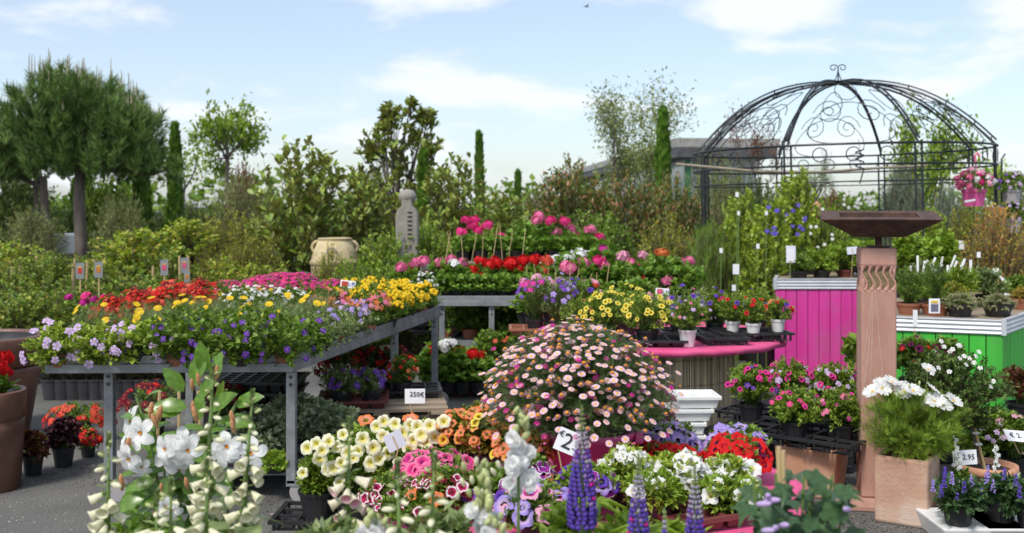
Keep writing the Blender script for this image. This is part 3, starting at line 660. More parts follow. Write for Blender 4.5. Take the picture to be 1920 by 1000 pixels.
def pallets(label, loc, w, l, n, rz=0, group=None):
    t = thing('wooden_pallet', label, 'pallet', loc, rz, group); z = 0
    for k in range(n):
        for j in range(3): MB().box((0, -l / 2 + l * (j + .5) / 3, z + .011), (w, .1, .022)).build('board', M['wood'], t)
        for j in range(3):
            for i in range(3): MB().box((-w / 2 + .06 + (w - .12) * i / 2, -l / 2 + l * (j + .5) / 3, z + .063), (.11, .1, .08)).build('block', M['wood'], t)
        for i in range(3): MB().box((-w / 2 + .06 + (w - .12) * i / 2, 0, z + .112), (.1, l, .018)).build('stringer', M['wood'], t)
        for j in range(5): MB().box((0, -l / 2 + .06 + (l - .12) * j / 4, z + .131), (w, .1, .02)).build('deck_board', M['wood'], t)
        z += .143
    return t
def crates_far():
    pallets('low stack of pale pallets far off behind the roses', (X(90, 22), 22, 0), 1.2, .9, 4)
    t = thing('sack_pile', 'white wrapped goods on the far pallet stack', 'goods', (X(90, 22), 22, .575)); b = MB()
    for i in range(3): MB().box((-.4 + i * .4, 0, .17 + .02 * i), (.38, .7, .34 + .04 * i)).build('wrapped_bale', M['white'], t, bevel=.04)
    t = thing('parked_van', 'small white van glimpsed far left behind the roses', 'van', (X(15, 27), 27, 0))
    b = MB(); b.prism([(-1.6, -.8), (1.6, -.8), (1.6, .8), (-1.6, .8)], .35, .95); b.build('body', M['white'], t, bevel=.08)
    b = MB(); b.hexa([(-1.5, -.75, .95), (1.0, -.75, .95), (1.0, .75, .95), (-1.5, .75, .95)], [(-1.4, -.65, 1.5), (.6, -.65, 1.5), (.6, .65, 1.5), (-1.4, .65, 1.5)]); b.build('cabin', M['white'], t, bevel=.05)
    for x0, x1 in ((-1.2, -.4), (-.3, .5)): MB().box(((x0 + x1) / 2, -.73, 1.22), (x1 - x0, .06, .36)).build('window', bpy.data.materials['hall_glass'], t)
    for x in (-1, 1): 
        b = MB(); b.tube([(x, -.85, .32), (x, -.65, .32)], .32, 14); b.build('wheel', M['darkp'], t)
    for i, (px, py, w) in enumerate(((462, 500, .8), (445, 512, .5))):
        t = thing('stone_slab_stack', ['grey stone slabs stacked near the magnolias, upper pile', 'small grey slab pile left of the magnolias'][i], 'slabs', (X(px, 15), 15 - i, 0))
        for k in range(5): MB().box((U(-.03, .03), 0, .05 + k * .1), (w, .5, .085)).build('slab', M['conc'], t, bevel=.008)
crates_far()

# ------------------------------------------------------------------ background shrubs
def bush_mesh(matk, tk, size, K, m, rad=(1, .9, 1), lob=9, up=.35, zmin=-.6, blobs=None):
    g = NG(); st = MB()
    if blobs:
        for (c, r, kk) in blobs: shoots(g, c, r, int(K * kk), m, size, T[tk], zmin=-.7, lob=lob, up=up, stems=st, srad=.006, base=(0, 0, .05) if kk > .3 else None)
    else: shoots(g, (0, 0, rad[2]), rad, K, m, size, T[tk], zmin=zmin, lob=lob, up=up, stems=st, srad=.006, base=(0, 0, .02), start=.35)
    g2 = g; g2.mb(st, 1); return g2.mesh('bush_mesh', [L[matk], M['twig']])
BUSH = {}
def bm(k):
    if k in BUSH: return BUSH[k]
    s = dict(
        magnolia=lambda: bush_mesh('magnolia', 'oval', .12, 120, 19, (.62, .6, .95), 14, up=.2),
        magnolia2=lambda: bush_mesh('magnolia', 'oval', .12, 115, 19, (.72, .6, .9), 10, up=.3),
        photinia=lambda: bush_mesh('photinia', 'leaf', .085, 330, 22, (.85, .7, .95), 16),
        photinia2=lambda: bush_mesh('photinia', 'leaf', .085, 330, 22, (.9, .7, .9), 20),
        mid=lambda: bush_mesh('mid', 'wide', .06, 330, 20, (.6, .6, .55), 12),
        bright=lambda: bush_mesh('bright', 'wide', .055, 300, 22, (.6, .6, .55), 12),
        rose=lambda: bush_mesh('rose', 'wide', .06, 120, 17, (.42, .4, .5), 14, up=.6),
        rosey=lambda: bush_mesh('rosey', 'wide', .065, 120, 17, (.42, .4, .5), 14, up=.6),
        lime=lambda: bush_mesh('lime', 'wide', .07, 300, 20, (.3, .3, .75), 14),
        olive=lambda: bush_mesh('olive', 'narrow', .08, 260, 22, (.7, .6, .9), 16),
        dark=lambda: bush_mesh('dark', 'leaf', .08, 380, 20, (.9, .8, .9), 14),
        golden=lambda: bush_mesh('golden', 'leaf', .045, 420, 20, (.5, .5, .8), 14),
        yellowed=lambda: bush_mesh('yellowed', 'leaf', .05, 300, 20, (.6, .5, .6), 14),
        juniper=lambda: bush_mesh('mid', 'feather', .12, 260, 16, (.5, .5, .7), 12, up=.9),
        spruce=lambda: bush_mesh('spruce', 'feather', .1, 260, 16, (.35, .35, .6), 12),
        redleaf=lambda: bush_mesh('redleaf', 'leaf', .06, 230, 20, (.6, .5, .8), 14),
    )[k]; BUSH[k] = s(); return BUSH[k]
HT = dict(magnolia=1.9, magnolia2=1.8, photinia=1.9, photinia2=1.8, mid=1.1, bright=1.1, rose=.8, rosey=.8, lime=1.5, olive=1.8, dark=1.8, golden=.84, yellowed=1.2, juniper=1.4, spruce=1.2, redleaf=1.6)
WT = dict(magnolia=1.24, magnolia2=1.44, photinia=1.7, photinia2=1.8, mid=1.2, bright=1.2, rose=.84, rosey=.84, lime=.6, olive=1.4, dark=1.8, golden=1.0, yellowed=1.2, juniper=1.0, spruce=.7, redleaf=1.2)
def dims(k):
    me = bm(k); v = np.empty(len(me.vertices) * 3, np.float32); me.vertices.foreach_get('co', v); v = v.reshape(-1, 3)
    HT[k] = float(np.percentile(v[:, 2], 98.5)); WT[k] = float(np.percentile(v[:, 0], 98) - np.percentile(v[:, 0], 2))
for _k in list(HT): dims(_k)
def shrub(k, px, ytop, wpx, Y, label, name='shrub', cat='shrub', group=None, zbase=0.0):
    h = Z(ytop, Y) - zbase; w = wpx * Y / F
    t = thing(name, label, cat, (X(px, Y), Y, zbase), U(0, 6.28), group)
    part('foliage', bm(k), t, scale=(w / WT[k] * 1.05, w / WT[k] * 1.0, h / HT[k] * 1.02), stuff=True); return t
SHR = [
 ('magnolia', 562, 290, 150, 14, 'broad leafy magnolia with rust-backed leaves left of the buff urn', 'magnolia_bush'),
 ('magnolia2', 675, 340, 150, 14.6, 'magnolia bush directly above the buff urn', 'magnolia_bush'),
 ('magnolia2', 505, 410, 90, 14.8, 'smaller magnolia leaning left beside the stone slabs', 'magnolia_bush'),
 ('magnolia', 858, 318, 120, 14.6, 'magnolia bush between the thin cypress and the pink geraniums', 'magnolia_bush'),
 ('magnolia2', 940, 375, 130, 14.2, 'low magnolia bush just left of the red-tipped hedge', 'magnolia_bush'),
 ('magnolia', 755, 385, 120, 15.5, 'magnolia bush behind the carved stone figure', 'magnolia_bush'),
 ('photinia', 1075, 328, 170, 14, 'red-tipped photinia, leftmost and tallest-tipped of the hedge', 'photinia_bush'),
 ('photinia2', 1180, 352, 180, 13.6, 'red-tipped photinia in the middle of the hedge', 'photinia_bush'),
 ('photinia', 1262, 352, 120, 14.2, 'red-tipped photinia beside the left post of the wire pavilion', 'photinia_bush'),
 ('photinia2', 1005, 372, 70, 14.6, 'thin photinia clump at the left end of the hedge', 'photinia_bush'),
 ('yellowed', 1245, 428, 120, 11.6, 'small yellowish shrub in front of the photinia hedge', 'shrub'),
 ('mid', 1120, 415, 150, 12.4, 'plain green shrub at the foot of the photinia hedge', 'shrub'),
 ('bright', 730, 447, 130, 12.2, 'fresh green bush right of the buff urn', 'shrub'),
 ('bright', 815, 440, 130, 12.6, 'fresh green bush below the carved stone figure', 'shrub'),
 ('bright', 900, 442, 120, 12.8, 'fresh green bush behind the hot pink geraniums', 'shrub'),
 ('mid', 990, 430, 130, 13, 'green bush behind the right-hand hot pink geraniums', 'shrub'),
 ('bright', 680, 500, 120, 10.6, 'low green bush in front of the urn foot', 'shrub'),
 ('mid', 770, 490, 120, 10.9, 'low green bush left of the geranium bench', 'shrub'),
 ('yellowed', 618, 480, 60, 11.4, 'thin yellow-green sprigs covering the urn', 'shrub'),
 ('olive', 450, 345, 110, 18, 'greyish purple-tinted shrub behind the rose row', 'shrub'),
 ('redleaf', 455, 322, 70, 19, 'dull purple-leaved shrub behind the grey shrub', 'shrub'),
 ('olive', 372, 385, 90, 19, 'grey-green shrub right of the narrow cypress', 'shrub'),
 ('yellowed', 425, 418, 130, 15, 'yellow-green shrub in the middle distance, left half', 'shrub'),
 ('yellowed', 465, 455, 110, 13, 'low yellowish bush before the stone slabs', 'shrub'),
 ('dark', 20, 318, 150, 21, 'dark broadleaf bush at the far left under the pine', 'shrub'),
 ('mid', 205, 345, 90, 20, 'bright leafy shrub between the pine trunk and broad cypress', 'shrub'),
 ('olive', 60, 400, 110, 17, 'pale olive bush below the leaning pine trunk', 'shrub'),
 ('dark', 120, 395, 110, 24, 'dark shrub behind the pine trunks', 'shrub'),
 ('olive', 225, 380, 90, 16.5, 'brownish small bush right of the pine trunk', 'shrub'),
 ('dark', 310, 400, 90, 23, 'dark bush between both cypresses', 'shrub'),
 ('olive', 1370, 325, 95, 15, 'tall olive-brown conifer inside the pavilion, left side', 'conifer'),
 ('olive', 1330, 300, 80, 17, 'tall olive-green shrub hiding the hall wall by the left pavilion post', 'shrub'),
 ('dark', 1420, 350, 90, 16, 'dark conifer behind the lime climbers', 'conifer'),
 ('juniper', 1335, 435, 90, 10.8, 'feathery green juniper at the left pavilion post', 'juniper'),
 ('lime', 1388, 385, 70, 10.9, 'lime-green climber on a cane, leftmost of the four', 'climber'),
 ('lime', 1440, 400, 75, 10.6, 'lime-green climber on a cane, second from the left', 'climber'),
 ('lime', 1490, 348, 75, 11.2, 'lime-green climber on a cane, tallest one', 'climber'),
 ('bright', 1545, 400, 85, 11.3, 'climber with pale flowers beside the terracotta figure', 'climber'),
 ('mid', 1600, 385, 90, 13, 'leafy bush with white flowers behind the rusty bowl', 'shrub'),
 ('redleaf', 1560, 370, 70, 15.5, 'reddish shrub behind the terracotta figure', 'shrub'),
 ('spruce', 1690, 325, 80, 16, 'blue-grey spruce right of the rusty bowl', 'spruce'),
 ('spruce', 1778, 365, 60, 15, 'small blue spruce left of the pink hanging pot', 'spruce'),
 ('lime', 1748, 412, 62, 12.5, 'round yellow-green bush right of the rusty bowl', 'shrub'),
 ('yellowed', 1812, 395, 70, 13, 'yellow-leaved bush under the pink hanging pot', 'shrub'),
 ('golden', 1872, 412, 120, 9.4, 'golden red-tinged spirea bush at the right edge', 'spirea'),
 ('dark', 1640, 400, 120, 17, 'dark bush far behind the sandstone pillar', 'shrub'),
 ('olive', 1900, 345, 80, 17, 'soft bush behind the grey hanging pot', 'shrub'),
]
for a in SHR: shrub(a[0], a[1], a[2], a[3], a[4], a[5], a[6], 'shrub' if a[6] in ('shrub',) else a[6].split('_')[0])

# ------------------------------------------------------------------ trees
def umbrella_pine(name, label, px, Y, trunk, lobes, r, candles):
    """lobes: crown masses as (photo x, photo y, radius in photo pixels)"""
    x0 = X(px, Y); t = thing(name, label, 'pine tree', (x0, Y, 0))
    wood = MB(); wood.tube(trunk, [r * (1.15 - .35 * i / (len(trunk) - 1)) for i in range(len(trunk))], 10); part('trunk', wood.mesh('trunk_mesh', M['bark'], True), t)
    top = Vector(trunk[-1]); g = NG(); b = MB(); cb = MB()
    for (lx, ly, lr) in lobes:
        for dy in (-.55, .0, .55):
            c = A([X(lx, Y) - x0 + U(-.08, .08), dy + U(-.1, .1), Z(ly, Y) + U(-.05, .05)]); R_ = lr / F * Y * U(.85, 1.05); K = int(15 + 66 * R_)
            if dy == 0: b.tube([top - Vector((0, 0, U(.05, .3))), (top + Vector(c)) / 2 - Vector((0, 0, .1)), Vector(c)], [r * .45, r * .3, .012], 5)
            d = rdir(K); rr = (1 - .5 * rng.random(K) ** 1.4)[:, None]; tip = c + d * R_ * rr * A([1, 1, 1.0]); m = 44
            sd = nrm(d * A([.55, .55, .15]) + A([0, 0, .95]) + rng.normal(size=(K, 3)) * .18); tt = rng.random((K, m))
            Pp = tip[:, None] - sd[:, None] * (1 - tt[..., None]) * .2; ax = nrm(sd[:, None] * .95 + nrm(rng.normal(size=(K, m, 3))) * .72)
            g.scat(T['needle2'], Pp.reshape(-1, 3), ax.reshape(-1, 3), rng.normal(size=(K * m, 3)), rng.uniform(.12, .22, K * m))
            for i in range(K):
                if d[i, 2] > .25 and rnd.random() < candles * (1.3 if ly < 215 else .45):
                    for k in range(rnd.randint(1, 3)):
                        p = Vector(tip[i]) + Vector((U(-.04, .04), U(-.04, .04), .05)); h = U(.12, .34) * (1 if ly < 230 else .6); cb.tube([p, p + Vector((U(-.01, .01), 0, h * .6)), p + Vector((U(-.02, .02), 0, h))], [.009, .008, .003], 4)
    part('crown', g.mesh('pine_crown', L['pine']), t, stuff=True); b.build('limbs', M['bark'], t, smooth=True); cb.build('young_shoots', M['candle'], t, stuff=True)
    return t
umbrella_pine('umbrella_pine', 'big umbrella pine with an upright brown trunk and pale candles on its crown', 150, 18, [(0, 0, 0), (.02, 0, .9), (-.02, 0, 1.6), (.0, 0, 2.25)],
    [(92, 178, 42), (138, 172, 46), (186, 186, 44), (228, 206, 42), (264, 236, 38), (70, 225, 44), (118, 235, 52), (170, 240, 52), (222, 258, 46), (275, 285, 28), (100, 278, 42), (150, 284, 40), (200, 290, 36)], .1, .3)
umbrella_pine('umbrella_pine', 'leaning umbrella pine at the far left edge behind the big pine', 92, 19, [(.1, 0, 0), (.02, 0, .8), (-.08, 0, 1.6), (-.1, 0, 2.1)],
    [(-30, 260, 45), (10, 255, 40), (45, 262, 34), (-15, 295, 40), (35, 298, 34), (-60, 290, 40)], .075, .2)
def pine_branch():   # long low bough reaching right
    t = [o for o in bpy.data.objects if o.get('label', '').startswith('big umbrella')][0]
    b = MB(); b.tube([(.1, 0, 2.2), (.7, -.1, 2.15), (1.25, -.1, 2.1), (1.6, -.1, 2.2)], [.05, .04, .03, .012], 6); b.build('bough', M['bark'], t)
    g = NG(); K = 46; tip = np.stack([rng.uniform(.7, 1.7, K), rng.normal(size=K) * .12 - .1, rng.normal(size=K) * .1 + 2.12], 1); m = 40
    ax = nrm(A([.4, 0, .5]) + nrm(rng.normal(size=(K, m, 3))) * .9); g.scat(T['needle2'], np.repeat(tip, m, 0), ax.reshape(-1, 3), rng.normal(size=(K * m, 3)), rng.uniform(.12, .22, K * m))
    part('bough_needles', g.mesh('bough_needles', L['pine']), t, stuff=True)
pine_branch()
def slim_pine(px, Y, label):
    t = thing('young_tree', label, 'tree', (X(px, Y), Y, 0)); MB().tube([(0, 0, 0), (.03, 0, 1.3), (-.02, 0, 2.6)], [.05, .045, .03], 7).build('trunk', M['bark'], t)
    g = NG(); cloud(g, (0, 0, 2.7), (.5, .5, .5), 500, .09, T['wide'], .7); part('crown', g.mesh('c', L['mid']), t, stuff=True)
slim_pine(66, 19.5, 'slim bare-stemmed tree with a tie band left of the leaning pine')
slim_pine(76, 22, 'very thin bare stem between the two left trunks')
slim_pine(30, 23, 'slender tree at the left edge under the pine crown')

def cypress(px, ytop, wpx, Y, label, lean=0.0):
    h = Z(ytop, Y); r = wpx * Y / F / 2
    t = thing('cypress', label, 'cypress', (X(px, Y), Y, 0)); MB().tube([(0, 0, 0), (0, 0, h * .8)], [.05, .02], 6).build('trunk', M['bark'], t)
    g = NG(); n = int(1700 + 900 * h * r / .2); z = rng.random(n) ** .9 * h * .97 + .05; q = z / h
    prof = r * np.minimum(1, 1.25 * (1 - q) ** .45) * (.92 + .1 * np.sin(z * 6))
    a = rng.uniform(0, 6.283, n); rr = prof * (1 - .3 * rng.random(n))
    Pp = np.stack([rr * np.cos(a) + lean * z, rr * np.sin(a), z], 1)
    out = np.stack([np.cos(a), np.sin(a), np.zeros(n)], 1); ax = nrm(out * .28 + A([0, 0, 1]) + rng.normal(size=(n, 3)) * .22)
    g.scat(T['leaf'], Pp, ax, out + rng.normal(size=(n, 3)) * .3, rng.uniform(.07, .15, n)); part('crown', g.mesh('cyp', L['cypress']), t, stuff=True)
cypress(265, 262, 40, 19.5, 'broad cypress column rising out of the pine crown')
cypress(328, 232, 31, 20.5, 'narrow cypress with a pointed top right of the pines')
cypress(165, 335, 26, 21, 'cypress column half hidden just behind the big pine trunk')
cypress(793, 287, 21, 16, 'thin cypress column beside the carved stone figure')
cypress(901, 250, 17, 21, 'thin tall cypress right of centre with clear sky around its top', -.01)
cypress(971, 324, 13, 24, 'smallest cypress tip left of the red-tipped hedge')
cypress(1243, 204, 33, 18, 'stout pointed cypress in front of the market hall')
cypress(140, 340, 24, 24, 'cypress seen as a green strip left of the big pine trunk')

rnd.seed(5)
tree('round_headed_tree', 'small round-headed bright green tree right of the narrow cypress', 405, 22,
     tree_parts(2.55, .42, 3, .05, 2300, .13, T['leaf'], 'bright', spread=.95, upb=-.02, jit=.1, limbs=6, gnarl=.25), fit=(358, 488, 196))
rnd.seed(9)
tree('birch_tree', 'leafy young tree half hidden behind the narrow cypress', 345, 23.5, tree_parts(1.9, .5, 2, .04, 700, .11, T['leaf'], 'bright', spread=.7, jit=.16, limbs=4), scale=1.0)
rnd.seed(21)
def magnolia_tree():
    Y = 16.5; x0 = X(742, Y); t = thing('magnolia_tree', 'tall magnolia tree with rust-backed leaves and open crown in the centre left', 'tree', (x0, Y, 0)); g = NG(); b = MB(); top = Vector((0, 0, 1.1))
    b.tube([(0, 0, 0), (.03, 0, .6), top], [.07, .06, .05], 8)
    for lx, ly, lr in ((745, 250, 40), (705, 262, 30), (790, 245, 30), (735, 212, 18), (797, 215, 16), (770, 205, 12), (715, 320, 46), (775, 300, 38), (672, 345, 34), (745, 345, 44), (800, 345, 34), (690, 285, 20), (812, 282, 16), (722, 232, 14)):
        c = Vector((X(lx, Y) - x0, U(-.25, .25), Z(ly, Y))); R_ = lr / F * Y; b.tube([top * U(.75, 1), (top + c) / 2 + Vector((U(-.06, .06), 0, .08)), c], [.035, .022, .008], 5)
        shoots(g, tuple(c), (R_ * 1.2, R_ * 1.2, R_ * 1.2), int(7 + 36 * R_), 14, .115, T['oval'], zmin=-.8, up=.35, stems=b, srad=.008, lob=4)
    part('trunk', b.mesh('wood_mesh', M['bark'], True), t); part('crown', g.mesh('crown_mesh', L['magnolia']), t, stuff=True)
magnolia_tree()
rnd.seed(33)
tree('airy_tree', 'thin airy tree with small grey-green leaves left of the stout cypress', 1190, 20,
     tree_parts(.9, .9, 4, .045, 6500, .075, T['leaf'], 'olive', spread=.5, upb=.3, jit=.13, limbs=5, gnarl=.2), fit=(1115, 1275, 158))
rnd.seed(44)
tree('red_leaved_tree', 'reddish sparse tree seen through the left of the wire dome', 1405, 18,
     tree_parts(1.5, .7, 3, .05, 900, .07, T['leaf'], 'redleaf', spread=.6, upb=.25, jit=.1, limbs=4), fit=(1335, 1485, 200))
rnd.seed(51)
tree('maple_tree', 'bright green maple behind the right side of the wire dome', 1745, 18,
     tree_parts(1.1, .75, 3, .06, 3400, .12, T['wide'], 'bright', spread=.6, upb=.3, jit=.16, limbs=6, gnarl=.2), fit=(1688, 1805, 203))
rnd.seed(61)
tree('cloud_pruned_pine', 'small rounded pine far behind the middle of the wire pavilion', 1530, 20, tree_parts(1.6, .35, 2, .05, 1600, .1, T['feather'], 'pine', spread=.8, upb=.0, jit=.1, limbs=5), fit=(1498, 1565, 283))
tree('low_pine', 'flat yellow-green tree crown right of the pavilion near the frame edge', 1880, 19, tree_parts(1.55, .4, 2, .05, 1500, .1, T['leaf'], 'lime', spread=1.0, upb=-.05, jit=.12, limbs=5), scale=1.0)
tree('bare_sapling', 'thin sapling with sparse leaves above the crown at the far left', 25, 24, tree_parts(2.9, .5, 2, .03, 60, .14, T['leaf'], 'mid', spread=.7, jit=.1, limbs=3), scale=1.0)

# ------------------------------------------------------------------ roses on canes
rnd.seed(70)
ROSE = [  # px of crown centre, top y, width px, Y, standard(bool), key
 (30, 462, 110, 12.5, 0, 'rosey'), (110, 488, 100, 12.2, 0, 'rose'), (255, 436, 140, 11.6, 1, 'rosey'), (348, 414, 92, 12.0, 1, 'rosey'), (178, 485, 70, 12.6, 0, 'rose'),
 (85, 480, 90, 10.6, 1, 'rose'), (15, 500, 80, 10.9, 1, 'rose'), (410, 490, 80, 11.8, 0, 'rosey'), (220, 500, 90, 11.0, 0, 'rose'), (310, 470, 90, 11.4, 0, 'rose'), (270, 520, 100, 10.4, 0, 'rose'),
 (30, 555, 110, 9.4, 0, 'rose'), (110, 545, 100, 9.5, 0, 'rose'), (185, 560, 100, 9.4, 0, 'rose'), (60, 520, 90, 10.1, 0, 'rose'), (150, 530, 90, 10.2, 0, 'rose'), (235, 560, 90, 9.6, 0, 'rose'), (330, 530, 90, 9.9, 0, 'rose'), (400, 545, 90, 10.3, 0, 'rosey'), (-20, 560, 90, 9.5, 0, 'rose'),
 (480, 500, 90, 12.4, 0, 'rosey'), (545, 515, 90, 11.4, 0, 'mid'), (620, 540, 110, 10.8, 0, 'mid')]
for i, (px, yt, w, Y, std, k) in enumerate(ROSE):
    h = Z(yt, Y); ww = w * Y / F
    place = 'near the left edge' if px < 90 else 'left of the red nemesias' if px < 240 else 'behind the red nemesias' if px < 420 else 'left of the urn'
    lab = 'standard rose on a bare stem' if std else ('low front row rose bush' if Y < 9.8 else 'bushy green back row rose')
    t = thing('rose_bush', '%s, %s, %s rose from the left' % (lab, place, ORD[sorted((r[0], r[3]) for r in ROSE).index((px, Y))]), 'rose bush', (X(px, Y), Y, 0), U(0, 6), 'roses in pots behind the left bench')
    part('pot', pot(.14, .24, 'darkp'), t)
    if std:
        ch = ww * .9; part('foliage', bm(k), t, (0, 0, h - ch), scale=(ww / WT.get(k, 1), ww / WT.get(k, 1), ch / HT[k]), stuff=True)
        MB().tube([(0, 0, .2), (.01, 0, h * .5), (0, 0, h - ch * .6)], .012, 6).build('stem', M['twig'], t)
    else: part('foliage', bm(k), t, (0, 0, .2), scale=(ww / WT[k] * 1.1, ww / WT[k] * 1.1, (h - .2) / HT[k]), stuff=True)
cane = MB().tube([(0, 0, 0), (0, 0, 1)], .012, 6).mesh('cane_mesh', M['bamboo'])
CANES = [(43, 495, 573), (55, 500, 560), (52, 520, 592), (72, 540, 580), (104, 480, 560), (134, 495, 560), (138, 485, 580), (158, 490, 550), (179, 482, 560), (193, 480, 572), (92, 545, 600), (285, 500, 545), (290, 510, 540), (318, 478, 540), (328, 490, 540), (340, 480, 535), (343, 500, 540), (357, 480, 530), (258, 530, 565), (270, 530, 560), (97, 500, 590), (63, 480, 550), (18, 500, 560)]
for i, (px, yt, yb) in enumerate(CANES):
    Y = 10.6 + (i % 5) * .25; h = Z(yt, Y)
    t = thing('bamboo_cane', 'bamboo cane standing among the roses, %s cane from the left' % ORD[sorted(c[0] for c in CANES).index(px)], 'cane', (X(px, Y), Y, 0), 0, 'bamboo canes among the roses')
    part('cane', cane, t, scale=(1, 1, h), rot=(U(-.03, .03), U(-.03, .03), 0))
def picture_tag(px, py, Y, pk, label, w=.075, h=.15):
    t = thing('picture_tag', label, 'plant tag', (X(px, Y), Y, Z(py, Y) - h / 2))
    MB().box((0, 0, h / 2), (w, .004, h)).build('tag_board', M['galv'], t); MB().box((0, -.0035, h * .5), (w * .55, .003, h * .34)).build('picture', M[pk], t); MB().box((0, -.0035, h * .72), (w * .45, .003, h * .07)).build('name_patch', M['yel'], t)
    z = -(Z(py, Y) - h / 2); MB().tube([(0, .008, z), (0, .008, h * .8)], .008, 5).build('stake', M['bamboo'], t)
picture_tag(150, 508, 9.9, 'picred', 'weathered rose tag with a red flower picture, left one of the pair')
picture_tag(185, 506, 9.9, 'picorange', 'weathered rose tag with a brownish flower picture, right one of the pair')
picture_tag(308, 502, 10.3, 'picpink', 'rose tag with a pink picture left of the standard rose stem')
picture_tag(346, 498, 10.5, 'picpink', 'rose tag with a pink picture right of the standard rose stem', .07)
picture_tag(351, 520, 9.8, 'picorange', 'pale little tag below the right pink rose tag', .05, .1)
# pink rose blooms
for i, (px, py, k, s) in enumerate([(162, 556, 'g_hot', .05), (129, 558, 'g_mag', .04), (158, 568, 'g_mag', .045), (175, 562, 'g_mag', .04), (193, 556, 'g_hot', .025), (207, 606, 'g_coral', .05)]):
    t = [o for o in bpy.data.objects if o.name.startswith('rose_bush')][15]; Y = 8.9
    p = W(px, py, Y); q = Matrix.Rotation(-t.rotation_euler.z, 4, 'Z') @ (p - t.location)
    if i < 5: part('flower', FL[k], t, q, facing((0, -.5, 1)), s)
# black pots standing in a row behind the bench
for i in range(12):
    px = 100 + i * 21; Y = 8.7
    t = plant('potted_rose', 'low leafy plant in black pot, %s from the left in the row behind the bench' % ORD[i], 'potted plant', (X(px, Y), Y, 0), bm('rose'), pot(.1, .17, 'darkp'), group='row of black pots behind the left bench', rz=U(0, 6), pz=.13, scale=.42)

# ------------------------------------------------------------------ carved figure and urn
def figure():
    Y = 12.2; t = thing('stone_figure', 'grey stone figure with a ball head and notched back', 'sculpture', (X(764, Y), Y, 0)); s = Y / F
    b = MB(); zb = 0; zs = Z(405, Y); w = 21 * s
    prof = [(w, 0), (w, zs - .05), (w * .97, zs + .02), (w * .8, zs + .08), (10.5 * s, zs + .1), (9.5 * s, Z(378, Y)), (9.5 * s, Z(370, Y))]
    vs = [];
    for (r, z) in prof: vs += [(-r, -.09, z), (r, -.09, z), (r, .09, z), (-r, .09, z)]
    fs = [(0, 3, 2, 1)] + [(i * 4 + j, i * 4 + (j + 1) % 4, i * 4 + 4 + (j + 1) % 4, i * 4 + 4 + j) for i in range(len(prof) - 1) for j in range(4)]
    b.add(vs, fs); b.build('body', M['greystone'], t, bevel=.02)
    b = MB(); r = 17 * s; b.lathe([(.001, -r * .8)] + [(r * math.cos(a), r * .85 * math.sin(a)) for a in [-1.2 + i * .3 for i in range(9)]] + [(.001, r * .85)], 18); b.build('head', M['greystone'], t, (0, 0, Z(369, Y)), smooth=True)
    for k in range(7): MB().box((.035, -.095, Z(398 + k * 8, Y)), (.05, .012, .012)).build('carved_notch', bpy.data.materials['soil'], t)
figure()
def urn():
    Y = 12; s = Y / F; t = thing('buff_urn', 'large weathered buff clay urn with two small handles', 'urn', (X(628, Y), Y, 0)); 
    z = lambda py: Z(py, Y)
    b = MB(); r = 46 * s
    b.lathe([(.001, 0), (.6 * r, 0), (.68 * r, .1), (.98 * r, z(497)), (1.02 * r, z(495)), (1.03 * r, z(490)), (.98 * r, z(489)), (.95 * r, z(486)), (.86 * r, z(470)), (.72 * r, z(456)), (.66 * r, z(452)), (.68 * r, z(449)), (.7 * r, z(447)), (.62 * r, z(446)), (.55 * r, z(452)), (.5 * r, z(470))], 32)
    b.build('body', M['amph'], t, smooth=False)
    for sx in (-1, 1): MB().tube([(sx * r * (.66 + .34 * math.sin(a) * .8), 0, z(464) + .07 * math.cos(a)) for a in [i * math.pi / 6 for i in range(7)]], .018, 7).build('handle', M['amph'], t, smooth=True)
    b = MB(); cz = z(472); b.tube([(.06 * math.cos(a) * (1 - a / 9), -r * .955, cz + .06 * math.sin(a) * (1 - a / 9)) for a in [i * .45 for i in range(14)]], .012, 5); b.build('scroll_relief', M['greystone'], t)
urn()
def fig2():
    Y = 13.2; s = Y / F
    for px, yt, w, lab in ((1532, 378, 22, 'terracotta flower-topped garden stake left of the rusty bowl'), (1540, 420, 20, 'lower terracotta shape behind the lime climbers')):
        t = thing('terracotta_ornament', lab, 'ornament', (X(px, Y), Y, 0)); r = w / 2 * s
        MB().lathe([(.001, 0), (r * .7, 0), (r * .45, .5), (r * .5, Z(yt, Y) - .2)], 14).build('stem', M['terr'], t, smooth=True)
        MB().lathe([(.001, 0), (r * .8, .04), (r * 1.1, .12), (r * .7, .2), (.001, .22)], 14).build('top', M['terr'], t, (0, 0, Z(yt, Y) - .22), smooth=True)
        Y += .5
    Y = 11.9; t = thing('wood_panel', 'orange-brown wooden panel leaning by the right pavilion post', 'panel', (X(1855, Y), Y, 0))
    for i in range(3): MB().box((-.08 + i * .085, 0, .78), (.08, .03, 1.56)).build('board', solid('orange_wood', [(.35, .15, .04), (.5, .25, .07)], .5, 4, stretch=(6, 6, .6)) if i == 0 else bpy.data.materials['orange_wood'], t)
    t.rotation_euler = (0, .04, 0)
fig2()

